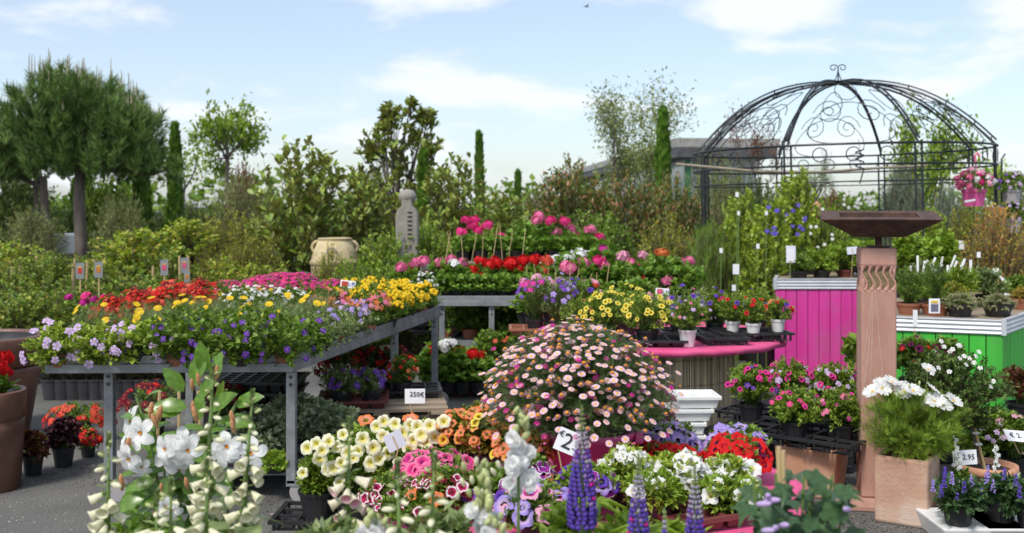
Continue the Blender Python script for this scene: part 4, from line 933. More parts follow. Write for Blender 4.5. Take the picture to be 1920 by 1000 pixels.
# ------------------------------------------------------------------ wire pavilion
def pavilion():
    Y = 13.0; Rr = 1.755; cx = X(1580, Y)
    t = thing('wire_pavilion', 'round black iron garden pavilion with a domed wire roof and scrolls', 'pavilion', (cx, Y, 0)); t.rotation_euler = (0, -math.radians(1.0), 0)
    ZR, ZT = 2.24, 3.06
    ph = [math.radians(a) for a in (-80, -35, 10, 55, 100, 145, 190, 235)]
    pt = lambda a, r=Rr, z=0: Vector((r * math.sin(a), -r * math.cos(a), z))
    for a in ph:
        b = MB()
        for da in (-.022, .022): b.tube([pt(a + da, Rr, -.2), pt(a + da, Rr, ZR)], .012, 6)
        for z in (.5, 1.0, 1.5, 1.9): b.tube([pt(a - .022, Rr, z), pt(a + .022, Rr, z)], .008, 5)
        b.build('post', M['iron'], t)
    for z, r in ((ZR, .014), (2.02, .013), (1.84, .009)):
        MB().tube([pt(2 * math.pi * i / 72, Rr, z) for i in range(72)], r, 6, closed=True).build('ring', M['iron'], t)
    dome = lambda a, q: pt(a, Rr * math.cos(q * math.pi / 2), ZR + (ZT - ZR) * (1 - math.cos(q * math.pi / 2) ** 2.5))
    for a in ph:
        b = MB()
        for k in (0, 1): b.tube([dome(a, q / 16) + Vector((0, 0, .05 * k * (1 - q / 30))) + pt(a, .02 * k) for q in range(16)] + [Vector((0, 0, ZT + .03 * k))], .013 - .002 * k, 6)
        for q in (2, 5, 8, 11): b.tube([dome(a, q / 16), dome(a, q / 16) + Vector((0, 0, .05))], .008, 4)
        b.build('dome_rib', M['iron'], t)
    for i, a in enumerate(ph):      # heart shaped scrolls in each bay
        b = MB(); w = math.radians(45)
        for s in (-1, 1):
            pts = []
            for k in range(26):
                u = k / 25; th = u * 6.2832; an = a + w / 2 + w * .36 * math.cos(th) * (1 if s > 0 else .45); q = (.27 + .24 * math.sin(th)) if s > 0 else (.66 + .13 * math.sin(th))
                pts.append(dome(an, q))
            b.tube(pts, .005, 4)
            c = (a + w / 2 + s * w * .2, .42); pts = [dome(c[0] + s * .12 * (1 - k / 24) * math.cos(k * .55), c[1] + .12 * (1 - k / 24) * math.sin(k * .55)) for k in range(22)]; b.tube(pts, .005, 4)
            pass
        b.build('dome_scroll', M['iron'], t)
        for k in range(3):
            b = MB(); an = a + w * (k + 1) / 4; rr = .075
            b.tube([pt(an + rr * math.cos(x) / Rr, Rr, 2.13 + rr * math.sin(x)) for x in [j * .523 for j in range(12)]], .006, 4, closed=True)
            b.build('ring_scroll', M['iron'], t)
    b = MB()
    b.tube([(0, 0, ZT - .02), (0, 0, ZT + .27)], .012, 6)
    for s in (-1, 1):
        b.tube([(s * .08 - s * .08 * math.cos(k * .4) * (1 - k / 26), 0, ZT + .27 + .06 * math.sin(k * .4) * (1 - k / 30)) for k in range(18)], .009, 5)
        b.tube([(s * .1, 0, ZT - .02), (s * .03, 0, ZT + .12), (0, 0, ZT + .22)], .009, 5)
        b.tube([(s * (.2 - .05 * math.cos(k * .45) * (1 - k / 22)), 0, ZT + .03 + .05 * math.sin(k * .45) * (1 - k / 22)) for k in range(16)], .007, 5)
    b.v = [(x * .68, y * .68, ZT + (z - ZT) * .72) for x, y, z in b.v]; b.build('finial', M['iron'], t)
    p = thing('bamboo_pole', 'long pale bamboo pole laid across the pavilion under its ring', 'pole', (0, 0, 0))
    MB().tube([W(1268, 308, 11.7), W(1420, 322, 11.9), W(1540, 323, 12.0), W(1650, 315, 12.2), W(1738, 311, 12.6)], [.015, .018, .017, .015, .012], 7).build('pole', solid('old_bamboo', [(.28, .23, .17), (.4, .34, .26)], .7, 8), p)
    w = thing('wind_spiral', 'small black wind spiral hanging inside the pavilion', 'wind spiral', (X(1612, 12), 12, 0))
    MB().tube([(.045 * math.cos(k * .7), .045 * math.sin(k * .7), Z(280, 12) - k * .0085) for k in range(28)] + [(0, 0, Z(345, 12))], .008, 5).build('spiral', M['iron'], w)
    MB().tube([(0, 0, Z(278, 12)), (0.02, .1, 2.32)], .003, 4).build('cord', M['iron'], w)
pavilion()
def hanging(label, px, y0, y1, Y, wpx, mk, flk, leafk, hook=None, group=None):
    s = Y / F; zb = Z(y1, Y); h = (y1 - y0) * s; r = wpx / 2 * s
    t = thing('hanging_pot', label, 'hanging pot', (X(px, Y), Y, zb), 0, group)
    b = MB(); b.lathe([(.001, 0), (r * .78, 0), (r * .97, h * .8), (r * 1.03, h * .82), (r * 1.05, h), (r * .98, h), (r * .95, h * .9)], 20); b.disc(r * .95, h * .9, 20, 1); b.build('pot', [M[mk], M['soil']], t)
    g = NG(); shoots(g, (0, 0, h + .06), (r * 1.75, r * 1.4, .16), 60, 14, .04, T['wide'], zmin=-.5, base=(0, 0, h * .9)); part('foliage', g.mesh('f', L[leafk]), t, stuff=True)
    for k, n, q in flk:
        for p, d in crown(n, (0, 0, h + .06), (r * 1.7, r * 1.4, .16), .8, -.3): part('flower', FL[k], t, p, facing(d + Vector((0, -.4, .3))), q)
    if hook:
        MB().tube([(-r * .9, 0, h), (.02, 0, hook - zb - .12)], .005, 4).build('strap', M['pinkstrap'], t); MB().tube([(r * .9, 0, h), (.02, 0, hook - zb - .12)], .005, 4).build('strap', M['pinkstrap'], t)
        MB().tube([(.02, 0, hook - zb - .12), (.01, 0, hook - zb - .03), (.04, 0, hook - zb), (.06, 0, hook - zb - .04)], .012, 6).build('hook', M['pinkstrap'], t)
    return t
hp = hanging('pink hanging pot of pink, white and red geraniums on the pavilion ring', 1826, 355, 387, 11.6, 44, 'pink_pot', [('g_pink', 8, .045), ('g_hot', 4, .04), ('g_white', 6, .04), ('g_pale', 5, .045)], 'geran', hook=Z(287, 11.6))
MB().box((0, 0, 0), (.13, .004, .022)).build('name_tag', M['white'], hp, (-.1, -.135, .06), (0, -.15, .2))
hanging('upper taupe pot of purple flowers hooked right of the pavilion', 1897, 356, 382, 12, 34, 'greyp', [('s_lilac', 16, .022), ('s_violet', 10, .022)], 'mid')
hanging('lower taupe pot of lilac flowers right of the pavilion', 1897, 412, 436, 12, 34, 'greyp', [('s_lilac', 22, .022), ('s_lav', 8, .022)], 'mid')
t = thing('pot_bracket', 'thin iron stand holding the two taupe pots', 'stand', (X(1878, 12.05), 12.05, 0)); MB().tube([(0, 0, 0), (0, 0, 2.1), (.04, 0, 2.16)], .01, 6).build('pole', M['iron'], t)
for z in (Z(384, 12), Z(438, 12)): MB().tube([(0, 0, z), (.1, -.03, z - .01), (.2, -.05, z - .008)], .008, 5).build('arm', M['iron'], t)
# purple clematis and white blooms on the climbers
def blooms(prefix, n, key, s, box, Y):
    t = [o for o in bpy.data.objects if o.get('label', '').startswith(prefix)][0]
    for _ in range(n):
        p = W(U(box[0], box[2]), U(box[1], box[3]), Y); q = Matrix.Rotation(-t.rotation_euler.z, 4, 'Z') @ (p - t.location); part('flower', FL[key], t, q, facing((U(-.4, .4), -1, .4)) , s)
for o in bpy.data.objects:
    if o.get('label', '').startswith(('lime-green climber', 'leafy bush with white', 'climber with pale')): o.rotation_euler = (0, 0, 0)
blooms('lime-green climber on a cane, second', 8, 's_blue', .026, (1425, 385, 1470, 450), 10.2)
blooms('lime-green climber on a cane, tallest', 10, 's_blue', .026, (1465, 385, 1515, 440), 10.75)
blooms('leafy bush with white', 26, 's_white', .022, (1582, 360, 1635, 390), 12.4)
blooms('climber with pale', 8, 's_white', .02, (1520, 390, 1570, 480), 10.8)
for i, (px, py, Y, tw) in enumerate([(1380, 505, 10, .06), (1376, 540, 9.8, .035), (1382, 365, 10.4, .03), (1385, 400, 10.3, .025), (1445, 347, 10.7, .03), (1352, 470, 10.4, .03), (1482, 478, 9.9, .07), (1437, 400, 10.2, .025), (1421, 462, 10.2, .03), (1803, 460, 9.5, .05), (1867, 512, 8.8, .05), (1835, 478, 9, .03)]):
    z = Z(py, Y); t = thing('plant_label', 'white plastic label in the climbers, %s from the left' % ORD[[1352, 1376, 1380, 1382, 1385, 1421, 1437, 1445, 1482, 1803, 1835, 1867].index(px)], 'label', (X(px, Y), Y, z - .12))
    MB().box((0, 0, .12), (tw, .004, tw * 1.6)).build('tag', M['card'], t, (0, 0, 0)); MB().tube([(0, .008, -(z - .12)), (0, .008, .12)], .0045, 5).build('stake', M['stem'], t)

# bird
t = thing('bird', 'tiny dark bird high in the sky', 'bird', W(1100, 13, 45))
b = MB(); b.tube([(-.13, 0, 0), (-.05, 0, .01), (.04, 0, .015), (.1, 0, .0)], [.008, .03, .03, .01], 6)
b.add([(-.02, 0, .01), (.05, 0, .01), (-.06, -.25, .08), (-.1, -.24, .08)], [(0, 1, 2, 3)]); b.add([(-.02, 0, .01), (.05, 0, .01), (-.06, .25, .1), (-.1, .24, .1)], [(3, 2, 1, 0)]); b.build('body', M['ink'], t, rot=(0, 0, .5))

# ------------------------------------------------------------------ galvanised benches
def bench(label, c, zl, legs, lip=.09, z_low=None, casters=False, seam=True):
    """c: four corner points (x, y) front-left, front-right, back-right, back-left"""
    c = [Vector((x, y)) for x, y in c]; o = c[0]; t = thing('plant_bench', label, 'plant bench', (o.x, o.y, 0)); q = [p - o for p in c]
    cen = sum(q, Vector((0, 0))) / 4; ins = [p + (cen - p).normalized() * .03 for p in q]
    for i in range(4):
        a, b2 = q[i], q[(i + 1) % 4]; ia, ib = ins[i], ins[(i + 1) % 4]
        m = MB(); m.hexa([(a.x, a.y, zl), (b2.x, b2.y, zl), (ib.x, ib.y, zl), (ia.x, ia.y, zl)], [(a.x, a.y, zl + lip * .52), (b2.x, b2.y, zl + lip * .52), (ib.x, ib.y, zl + lip * .52), (ia.x, ia.y, zl + lip * .52)])
        k = .012; ka = a + (cen - a).normalized() * k; kb = b2 + (cen - b2).normalized() * k
        m.hexa([(ka.x, ka.y, zl + lip * .52), (kb.x, kb.y, zl + lip * .52), (ib.x, ib.y, zl + lip * .52), (ia.x, ia.y, zl + lip * .52)], [(ka.x, ka.y, zl + lip), (kb.x, kb.y, zl + lip), (ib.x, ib.y, zl + lip), (ia.x, ia.y, zl + lip)])
        m.build('tray_rim', M['galv'], t, bevel=.003)
    MB().prism([tuple(p) for p in ins], zl + .012, zl + .03).build('tray_floor', M['galv'], t)
    for (x, y) in legs:
        p = Vector((x, y)) - o; MB().box((p.x, p.y, (zl - .002 + (.1 if casters else 0)) / 2), (.05, .05, zl - .004 - (.1 if casters else 0))).build('leg', M['galv'], t, bevel=.004)
        for zb_ in (zl - .03, zl - .07): MB().tube([(p.x, p.y - .024, zb_), (p.x, p.y - .034, zb_)], .009, 6).build('bolt', M['darkp'], t)
        if casters:
            b = MB(); b.tube([(p.x + .05, p.y - .02, .06), (p.x + .05, p.y + .02, .06)], .058, 18); cst = b.build('caster', M['greyp'], t)
            MB().box((p.x + .02, p.y, .105), (.09, .05, .03)).build('caster_fork', M['galv'], cst)
    if z_low:
        z0, poly = z_low; poly = [Vector(p) - o for p in poly]; cc = sum(poly, Vector((0, 0))) / len(poly)
        for i in range(len(poly)):
            a, b2 = poly[i], poly[(i + 1) % len(poly)]; ia, ib = a + (cc - a).normalized() * .03, b2 + (cc - b2).normalized() * .03
            MB().hexa([(a.x, a.y, z0), (b2.x, b2.y, z0), (ib.x, ib.y, z0), (ia.x, ia.y, z0)], [(a.x, a.y, z0 + .05), (b2.x, b2.y, z0 + .05), (ib.x, ib.y, z0 + .05), (ia.x, ia.y, z0 + .05)]).build('shelf_rail', M['galv'], t)
        MB().prism([tuple(p + (cc - p).normalized() * .03) for p in poly], z0 + .01, z0 + .02).build('shelf', M['galv'], t)
    return t
A0, A1, A2, A3 = (-2.44, 5.57), (-1.152, 5.62), (-.56, 8.42), (-1.85, 8.40)
lg = lambda u, v: tuple((Vector(A0) * (1 - u) + Vector(A1) * u) * (1 - v) + (Vector(A3) * (1 - u) + Vector(A2) * u) * v)
bench('long galvanised plant bench full of nemesias and daisies, front left', [A0, A1, A2, A3], .70, [lg(.21, .04), lg(.975, .02), lg(.98, .62), lg(.98, .97), lg(.05, .97), lg(.03, .5)], z_low=(.13, [lg(.3, .04), lg(.955, .04), lg(.955, .42), lg(.3, .42)]), casters=True)
bench('second galvanised bench carrying the geranium rows, centre', [(-.67, 9.4), (1.75, 9.4), (2.02, 11.35), (-.5, 11.35)], .69, [(-.18, 9.45), (1.6, 9.5), (-.4, 11.2), (1.9, 11.2), (-.62, 9.46)], z_low=(.32, [(-.6, 9.55), (1.5, 9.55), (1.6, 11.2), (-.4, 11.2)]))
pallets('pallet raised on the geranium bench under the hot pink row', (.2, 10.95, .735), 1.65, .7, 2)

def small_plant(key, leafk, tk, lsize, K, m, rx, rz_, h0=.1, up=.35, hang=0):
    K = int(K * 1.5); rx *= 1.08; g = NG(); st = MB(); shoots(g, (0, 0, h0 + rz_ * .75), (rx, rx, rz_), K, m, lsize, T[tk], zmin=-.5 - hang, base=(0, 0, h0), stems=st, srad=.002, up=up, inward=.55, start=.3); g.mb(st, 1); return g.mesh('small_foliage', [L[leafk], M['stem']])
SF = dict(
    torenia=[small_plant('t', 'lime', 'wide', .034, 46, 12, .15, .1, .08, hang=.5) for _ in range(2)], violet=[small_plant('v', 'mid', 'wide', .036, 46, 12, .15, .11, .08, hang=.5) for _ in range(2)],
    feather=[small_plant('f', 'grey', 'feather', .05, 42, 9, .13, .11, .08) for _ in range(2)], nem=[small_plant('n', 'mid', 'leaf', .03, 44, 12, .12, .13, .08, up=.7) for _ in range(2)],
    tra=[small_plant('x', 'grey', 'leaf', .03, 50, 12, .14, .1, .08, hang=.4) for _ in range(2)], cal=[small_plant('c', 'mid', 'wide', .04, 36, 10, .12, .1, .08) for _ in range(2)],
    ger=[small_plant('g', 'geran', 'round', .062, 34, 8, .17, .13, .1, up=.25) for _ in range(3)], gfar=[small_plant('g', 'geran', 'round', .055, 30, 7, .16, .12, .1, up=.25) for _ in range(2)])
def joined(keys, n, sc, c, rad, nz=.4):
    """many tiny florets joined in one part"""
    mats = []; g = NG()
    for ki, k in enumerate(keys):
        me = FL[k]; me.calc_loop_triangles(); V = A([v.co[:] for v in me.vertices]); Fc = A([tr.vertices[:] for tr in me.loop_triangles]); mi = A([tr.material_index for tr in me.loop_triangles]); base = len(mats); mats += list(me.materials)
        V = V[:, [0, 2, 1]] * A([1, 1, 1]); V[:, 2] *= -1
        kk = n // len(keys); d = rdir(kk); d[:, 2] = np.abs(d[:, 2]) * 1.1 + .05; d = nrm(d); sw = (rng.random(kk) < .7) & (d[:, 1] > 0); d[sw, 1] *= -1
        rr = rng.uniform(.7, 1.05, kk)[:, None]; g.scat((V, Fc, mi), A(c, float) + d * A(rad, float) * rr, nrm(d + A([0, -.3, nz]) + rng.normal(size=(kk, 3)) * .3), rng.normal(size=(kk, 3)), sc * rng.uniform(.8, 1.2, kk), base)
    return g.mesh('florets_mesh', mats)
JF = dict(red=[joined(['s_red', 's_coral', 's_red', 's_dkred'], 92, .02, (0, 0, .2), (.15, .15, .16)) for _ in range(2)], white=[joined(['s_white'], 34, .014, (0, 0, .2), (.14, .14, .14))], pink=[joined(['s_hot', 's_mag', 's_hot'], 120, .018, (0, 0, .2), (.14, .14, .14)) for _ in range(2)],
          mix=[joined(['s_yellow', 's_pink', 's_orange'], 30, .017, (0, 0, .18), (.13, .13, .12))], lavm=[joined(['s_lav', 's_lilac'], 30, .017, (0, 0, .16), (.14, .14, .1))], orp=[joined(['s_orange', 's_salmon', 's_pink'], 44, .019, (0, 0, .18), (.14, .14, .1))],
          alys=[joined(['s_white'], 34, .012, (0, 0, .2), (.14, .14, .14))], dkred=[joined(['s_dkred', 's_dkred', 's_red'], 36, .02, (0, 0, .22), (.13, .13, .2))], redw=[joined(['s_red', 's_dkred', 's_white'], 36, .017, (0, 0, .24), (.13, .13, .2))])
rnd.seed(100)
NU, NV = 7, 14
cnt = {}
def kind(u, v, px):
    if v < .09: return 'lilac torenia' if px < 330 else 'violet torenia'
    if v > .15 and px < 262: return 'red nemesia'
    if v < .17: return 'yellow daisy' if px < 340 else ('violet torenia' if px < 600 else 'silvery trailer')
    if v < .3: return 'yellow daisy' if px < 540 else 'silvery trailer'
    if v < .38: return 'red nemesia' if px < 350 else ('yellow daisy' if px < 400 else ('white nemesia' if px < 500 else ('yellow daisy' if px < 590 else 'lavender bacopa')))
    if v < .46: return 'red nemesia' if px < 390 else ('white nemesia' if px < 560 else 'lavender bacopa')
    if v < .54: return 'red nemesia' if px < 390 else ('mixed nemesia' if px < 560 else ('orange and pink nemesia' if px < 760 else 'silvery trailer'))
    if v < .7: return 'red nemesia' if px < 420 else ('mixed nemesia' if px < 470 else ('pink nemesia' if px < 590 else 'yellow slipperwort'))
    if v < .9: return 'red nemesia' if px < 430 else ('pink nemesia' if px < 600 else ('yellow slipperwort' if px < 775 else 'white alyssum'))
    return 'pink nemesia' if px < 610 else ('yellow slipperwort' if px < 740 else 'white alyssum')
KD = {'lilac torenia': ('torenia', 's_lilac', 11, .024, .1), 'violet torenia': ('violet', 's_violet', 7, .019, .11), 'yellow daisy': ('feather', 'euryops', 3, .025, .19), 'silvery trailer': ('tra', 's_lav', 3, .016, .12),
      'red nemesia': ('nem', 'J:red'), 'white nemesia': ('nem', 'J:white'), 'pink nemesia': ('nem', 'J:pink'), 'mixed nemesia': ('nem', 'J:mix'), 'lavender bacopa': ('tra', 'J:lavm'), 'orange and pink nemesia': ('nem', 'J:orp'),
      'yellow slipperwort': ('cal', 'pouch', 11, .034, .14), 'white alyssum': ('nem', 'J:alys')}
for j in range(NV):
    for i in range(NU):
        u, v = .055 + .89 * (i + U(-.12, .12)) / (NU - 1), .035 + .925 * (j + U(-.12, .12)) / (NV - 1)
        v -= .02 if j == 0 else 0; x, y = lg(u, v); px = 960 + F * x / y; kd = kind(u, v, px) if j == 0 else kind(u, min(.99, max(.1, v + U(-.05, .05))), px + U(-32, 32)); cnt[kd] = cnt.get(kd, 0) + 1
        where_ = 'along the front rim' if j == 0 else ('close behind the front row' if j < 4 else ('in the middle of the bench' if j < 9 else 'at the far end of the bench'))
        side = 'left side' if i < 2 else ('centre' if i < 5 else 'right rim')
        S = KD[kd]; t = thing(kd.replace(' ', '_'), '%s on the left bench, %s row back, %s from the left' % (kd, ORD[j], ORD[i]), kd.split()[-1], (x, y, .732), U(-.5, .5), kd + ' plants on the left bench')
        part('pot', pot(.062, .075, 'terrp' if (i + j) % 3 == 0 else 'blackp', n=12), t)
        part('foliage', rnd.choice(SF[S[0]]), t, stuff=True, loc=(0, 0, 0) if j and i < NU - 1 else (0 if j else 0, -.04 if not j else 0, -.045), scale=(1.05, 1.05, 1.05) if j else (1.25, 1.35, 1.15))
        if S[1][:2] == 'J:': part('florets', rnd.choice(JF[S[1][2:]]), t, stuff=True, scale=U(.92, 1.08))
        else:
            for p, d in crown(S[2] + (10 if j == 0 and S[0] == 'torenia' else (4 if j == 0 else 0)), (0, 0, S[4]), (.15, .15, .13) if j else (.18, .22, .15), .7, -.5 if j == 0 else .15):
                part('flower', FL[S[1]], t, p, facing(d * .6 + Vector((U(-.3, .3), -.5, .6 if kd == 'yellow daisy' else .2))), S[3] * U(.85, 1.15))
sign('blank white price card standing in the pink nemesias', W(512, 551, 7.1), .1, .06, 0, 0, 8, .2, back=True)
sign('price card with an orange picture tilted beside the pink nemesias', W(573, 569, 7.0), .09, .065, 22, 5, 8, .2, [('2,95', .03, .024, .01)], 'picorange', tmat='inkblue')
sign('price card with a red picture above the yellow slipperworts', W(652, 536, 7.7), .11, .075, -6, 0, 8, .2, [('2,95', .032, .028, .01)], 'picred', tmat='inkblue')
sign('small white card lying among the white alyssum', W(752, 551, 7.9), .06, .03, 0, 0, 20, .15, back=True)

# ------------------------------------------------------------------ geraniums on the second bench
def heads(name, label, px_list, Y, zb, key='ger', group=None, potk='blackp', x=None, hs=.05, stem=True, scale=1.0, cat='geranium', zup=None):
    """one geranium plant whose flower heads stand where the photograph shows them"""
    cx = x if x is not None else sum(p[0] for p in px_list) / len(px_list); t = thing(name, label, cat, (X(cx, Y), Y, zb), 0, group)
    part('pot', pot(.075, .1, potk, n=14), t)
    top = min([Z(p[1], Y - .05) - zb for p in px_list] or [.3]); sc = min(1.35, max(.7, (top - .02) / .3)) * scale if px_list else scale
    part('foliage', rnd.choice(SF[key]), t, stuff=True, scale=sc)
    st = MB()
    for p in px_list:
        px, py, k = p[:3]; s = (p[3] if len(p) > 3 else hs) * 1.3; dy = U(-.1, .08); w = W(px, py, Y + dy) - t.location
        part('flower_head', FL[k], t, w, facing((U(-.2, .2), -.35, 1)), s); st.tube([(w.x * .4, w.y * .4, .12), (w.x * .8, w.y * .8, w.z * .75), (w.x, w.y, w.z - .01)], .003, 4)
    if st.v: st.build('flower_stalks', M['stem'], t, stuff=True)
    return t
rnd.seed(120)
GR = 'hot pink geraniums on the raised back tier'
top = [[(866, 436, 'g_hot'), (874, 414, 'g_hot'), (890, 414, 'g_hot')], [(898, 432, 'g_hot'), (899, 447, 'g_hot'), (914, 423, 'g_hot'), (886, 424, 'g_hot')], [(937, 445, 'g_hot')], [], [(1006, 414, 'g_pink'), (1012, 405, 'g_pink')], [(1032, 415, 'g_hot'), (1042, 436, 'g_pink')], [(1058, 416, 'g_hot'), (1068, 430, 'g_pink')], [(1076, 444, 'g_hot')], [(1106, 430, 'g_pink'), (1123, 446, 'g_hot')]]
for i, pl in enumerate(top):
    heads('geranium', '%s plant on the raised back tier, %s from the left' % ('hot pink geranium' if pl else 'geranium not yet in flower', ORD[i]), pl, 10.95, 1.022, 'gfar', GR, x=None if pl else 970, hs=.052)
for i in range(8): heads('geranium', 'leafy geranium in the front of the raised tier, %s from the left' % ORD[i], [], 10.75, 1.022, 'gfar', GR, x=868 + i * 34, scale=.8)
mid = [[(752, 502, 'g_pink'), (753, 511, 'g_pink', .035)], [(778, 494, 'g_pink'), (794, 490, 'g_pink'), (778, 506, 'g_red', .035)], [(798, 500, 'g_white'), (798, 510, 'g_coral')], [(826, 494, 'g_pink'), (844, 488, 'g_pink')], [(852, 496, 'g_white'), (866, 494, 'g_pink')],
       [(886, 506, 'g_red'), (880, 516, 'g_coral'), (902, 490, 'g_red')], [(902, 518, 'g_red', .04), (930, 492, 'g_red', .06), (918, 496, 'g_red')], [(958, 494, 'g_red', .06), (970, 504, 'g_red')], [(982, 488, 'g_red'), (1002, 486, 'g_red'), (974, 500, 'g_coral')], [(1004, 499, 'g_red'), (1025, 487, 'g_coral')]]
for i, pl in enumerate(mid):
    heads('geranium', '%s geranium in the middle bench row, %s from the left' % ({'g_pink': 'pink', 'g_white': 'white', 'g_red': 'scarlet', 'g_coral': 'coral'}[pl[0][2]], ORD[i]), pl, 9.9, .722, 'ger', 'geraniums in the middle row of the second bench', hs=.05)
for j in range(2):
    for i in range(9 if j == 0 else 14): heads('geranium', 'green geranium without blooms on the %s of the second bench, %s from the left' % (('front rim', 'inner part')[j], ORD[i]), [], 9.55 + j * .5 + (.9 if j else 0) * 0, .722, 'ger', 'green geraniums on the second bench', x=835 + i * (22 if j == 0 else 34), scale=(.72 if j == 0 else .85), potk='blackp')
wh = [[(1014, 496, 'g_white')], [(1044, 487, 'g_white', .055), (1033, 490, 'g_white')], [(1064, 486, 'g_white', .05)], [(1086, 478, 'g_white', .07)], [(1104, 480, 'g_white', .05), (1116, 482, 'g_hot')], [(1095, 492, 'g_pink', .055)], [(1124, 490, 'g_hot', .055), (1132, 496, 'g_pink', .05)], [(1066, 503, 'g_pink', .065), (1078, 512, 'g_coral')], [(1130, 470, 'g_mag')], [(1128, 506, 'g_coral'), (1110, 518, 'g_coral', .04)], [(1018, 508, 'g_coral')]]
for i, pl in enumerate(wh): heads('geranium', '%s geranium right of the scarlet ones, %s from the left in its row' % ({'g_pink': 'rose pink', 'g_white': 'white', 'g_hot': 'deep pink', 'g_coral': 'coral', 'g_mag': 'magenta'}[pl[0][2]], ORD[i]), pl, 10.2 if i in (0, 1, 2, 3, 4, 8) else 9.8, .722, 'ger', 'geraniums right of the scarlet block')
rt = [[(1163, 484, 'g_pale'), (1170, 479, 'g_pale')], [(1183, 492, 'g_pink', .04), (1193, 502, 'g_hot', .045)], [(1206, 480, 'g_pale'), (1218, 488, 'g_pale')], [(1242, 475, 'g_orange', .052)], [(1290, 489, 'g_pink', .05)], [(1250, 526, 'g_pink', .05), (1266, 524, 'g_pink', .05)], [(1234, 530, 'g_pink', .045)], [(1186, 516, 'g_pale', .05), (1200, 520, 'g_coral', .04)], [(1170, 510, 'g_pale', .05)], []]
for i, pl in enumerate(rt): heads('geranium', '%s geranium at the right end of the bench, %s from the left' % ('green' if not pl else {'g_pale': 'pale pink', 'g_pink': 'pink', 'g_orange': 'orange'}[pl[0][2]], ORD[i]), pl, 10.1 if i < 5 else 9.7, .722, 'ger', 'geraniums at the right end of the second bench', x=None if pl else 1290, scale=.9)
for i in range(6): heads('geranium', 'leafy geranium filling the right end of the bench, %s from the left' % ORD[i], [], 9.75, .722, 'ger', 'geraniums at the right end of the second bench', x=1150 + i * 27, scale=.9)
# canes between the geraniums
for i in range(18):
    px = 830 + i * 18 + U(-5, 5); Y = 10.6 if i < 9 else 9.6
    t = thing('bamboo_stick', 'thin split cane tying up a geranium, %s from the left' % ORD[i], 'cane', (X(px, Y), Y, .735 if Y < 10 else 1.022), 0, 'split canes in the geraniums'); part('cane', cane, t, rot=(U(-.15, .15), U(-.2, .2), 0), scale=(.3, .3, U(.22, .36)))

# ------------------------------------------------------------------ under the benches
rnd.seed(140)
tray('dark perforated trays stacked under the left bench', (X(480, 7.2), 7.2, .36), .62, .45, .06, 7, 5, 'blackp', holes=False)
tray('second perforated tray in the stack under the left bench', (X(478, 7.2), 7.2, .29), .62, .45, .06, 7, 5)
t = thing('plastic_crate', 'black plastic crate carrying the perforated trays', 'crate', (X(480, 7.2), 7.2, 0)); MB().box((0, 0, .14), (.6, .42, .28)).build('body', M['blackp'], t, bevel=.02); MB().box((0, -.215, .2), (.2, .012, .04)).build('handle', M['darkp'], t)
clump('silver_nettle', 'large mat of silvery variegated foliage on the trolley shelf', 'foliage plant', (432, 765, 560, 880), 5.95, .152, ('wide', 'silver', .042, 150, 22), [], ('blackp', .16, .1), ryk=.9, lob=7)
clump('silver_nettle', 'silvery variegated foliage right of the bench leg', 'foliage plant', (540, 760, 690, 885), 6.1, .152, ('wide', 'silver', .042, 170, 22), [], ('blackp', .16, .1), ryk=.8, lob=7)
clump('silver_nettle', 'silvery foliage reaching back under the bench', 'foliage plant', (470, 745, 640, 850), 6.5, .152, ('wide', 'silver', .042, 150, 20), [], ('blackp', .16, .1), ryk=.6, lob=7)
clump('green_creeper', 'bright green creeper at the front edge of the shelf', 'foliage plant', (480, 855, 550, 892), 5.72, .152, ('round', 'bright', .04, 40, 10), [], ('blackp', .08, .06))
tray('black tray on the shelf in front of the silvery plants', (X(500, 5.8), 5.85, .152), .5, .25, .04, 3, 2)
pallets('wooden pallets under the left bench carrying the red trays', (X(715, 7.15), 7.15, 0), .85, .8, 2, .12)
tray('oxblood tray on the pallet with violet bellflowers', (X(665, 6.95), 6.95, .288), .42, .4, .05, 4, 3, 'redtray', .1)
tray('black tray on the pallet behind the oxblood tray', (X(770, 7.25), 7.3, .288), .38, .35, .05, 4, 3, 'blackp', .1)
clump('bellflower', 'violet bellflower in the oxblood tray', 'potted plant', (590, 690, 690, 760), 6.85, .31, ('leaf', 'grey', .03, 70, 12), [('s_violet', 14, .024)], ('blackp', .07, .08), ryk=.8)
clump('bellflower', 'violet bellflower hanging at the right of the oxblood tray', 'potted plant', (660, 690, 730, 750), 6.9, .31, ('leaf', 'grey', .03, 60, 12), [('s_violet', 12, .024)], ('blackp', .07, .08), ryk=.8)
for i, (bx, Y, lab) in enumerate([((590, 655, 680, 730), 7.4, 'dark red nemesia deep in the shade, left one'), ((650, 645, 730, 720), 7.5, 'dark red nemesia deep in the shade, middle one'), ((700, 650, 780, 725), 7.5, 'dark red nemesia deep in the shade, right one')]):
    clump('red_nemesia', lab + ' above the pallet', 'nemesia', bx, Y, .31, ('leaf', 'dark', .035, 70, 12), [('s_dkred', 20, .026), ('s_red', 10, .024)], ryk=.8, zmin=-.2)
clump('red_nemesia', 'red and white nemesia at the pallet corner', 'nemesia', (722, 665, 785, 755), 7.2, .31, ('leaf', 'mid', .03, 90, 12), [('s_red', 16, .017), ('s_pale', 6, .016), ('s_orange', 6, .018)], ryk=.8, zmin=-.2)
clump('red_nemesia', 'dark red nemesia under the bench left of the leg', 'nemesia', (228, 715, 345, 800), 7.3, 0, ('leaf', 'mid', .035, 60, 10), [('s_dkred', 40, .03), ('s_red', 8, .026)], ('blackp', .09, .14), zmin=-.1)
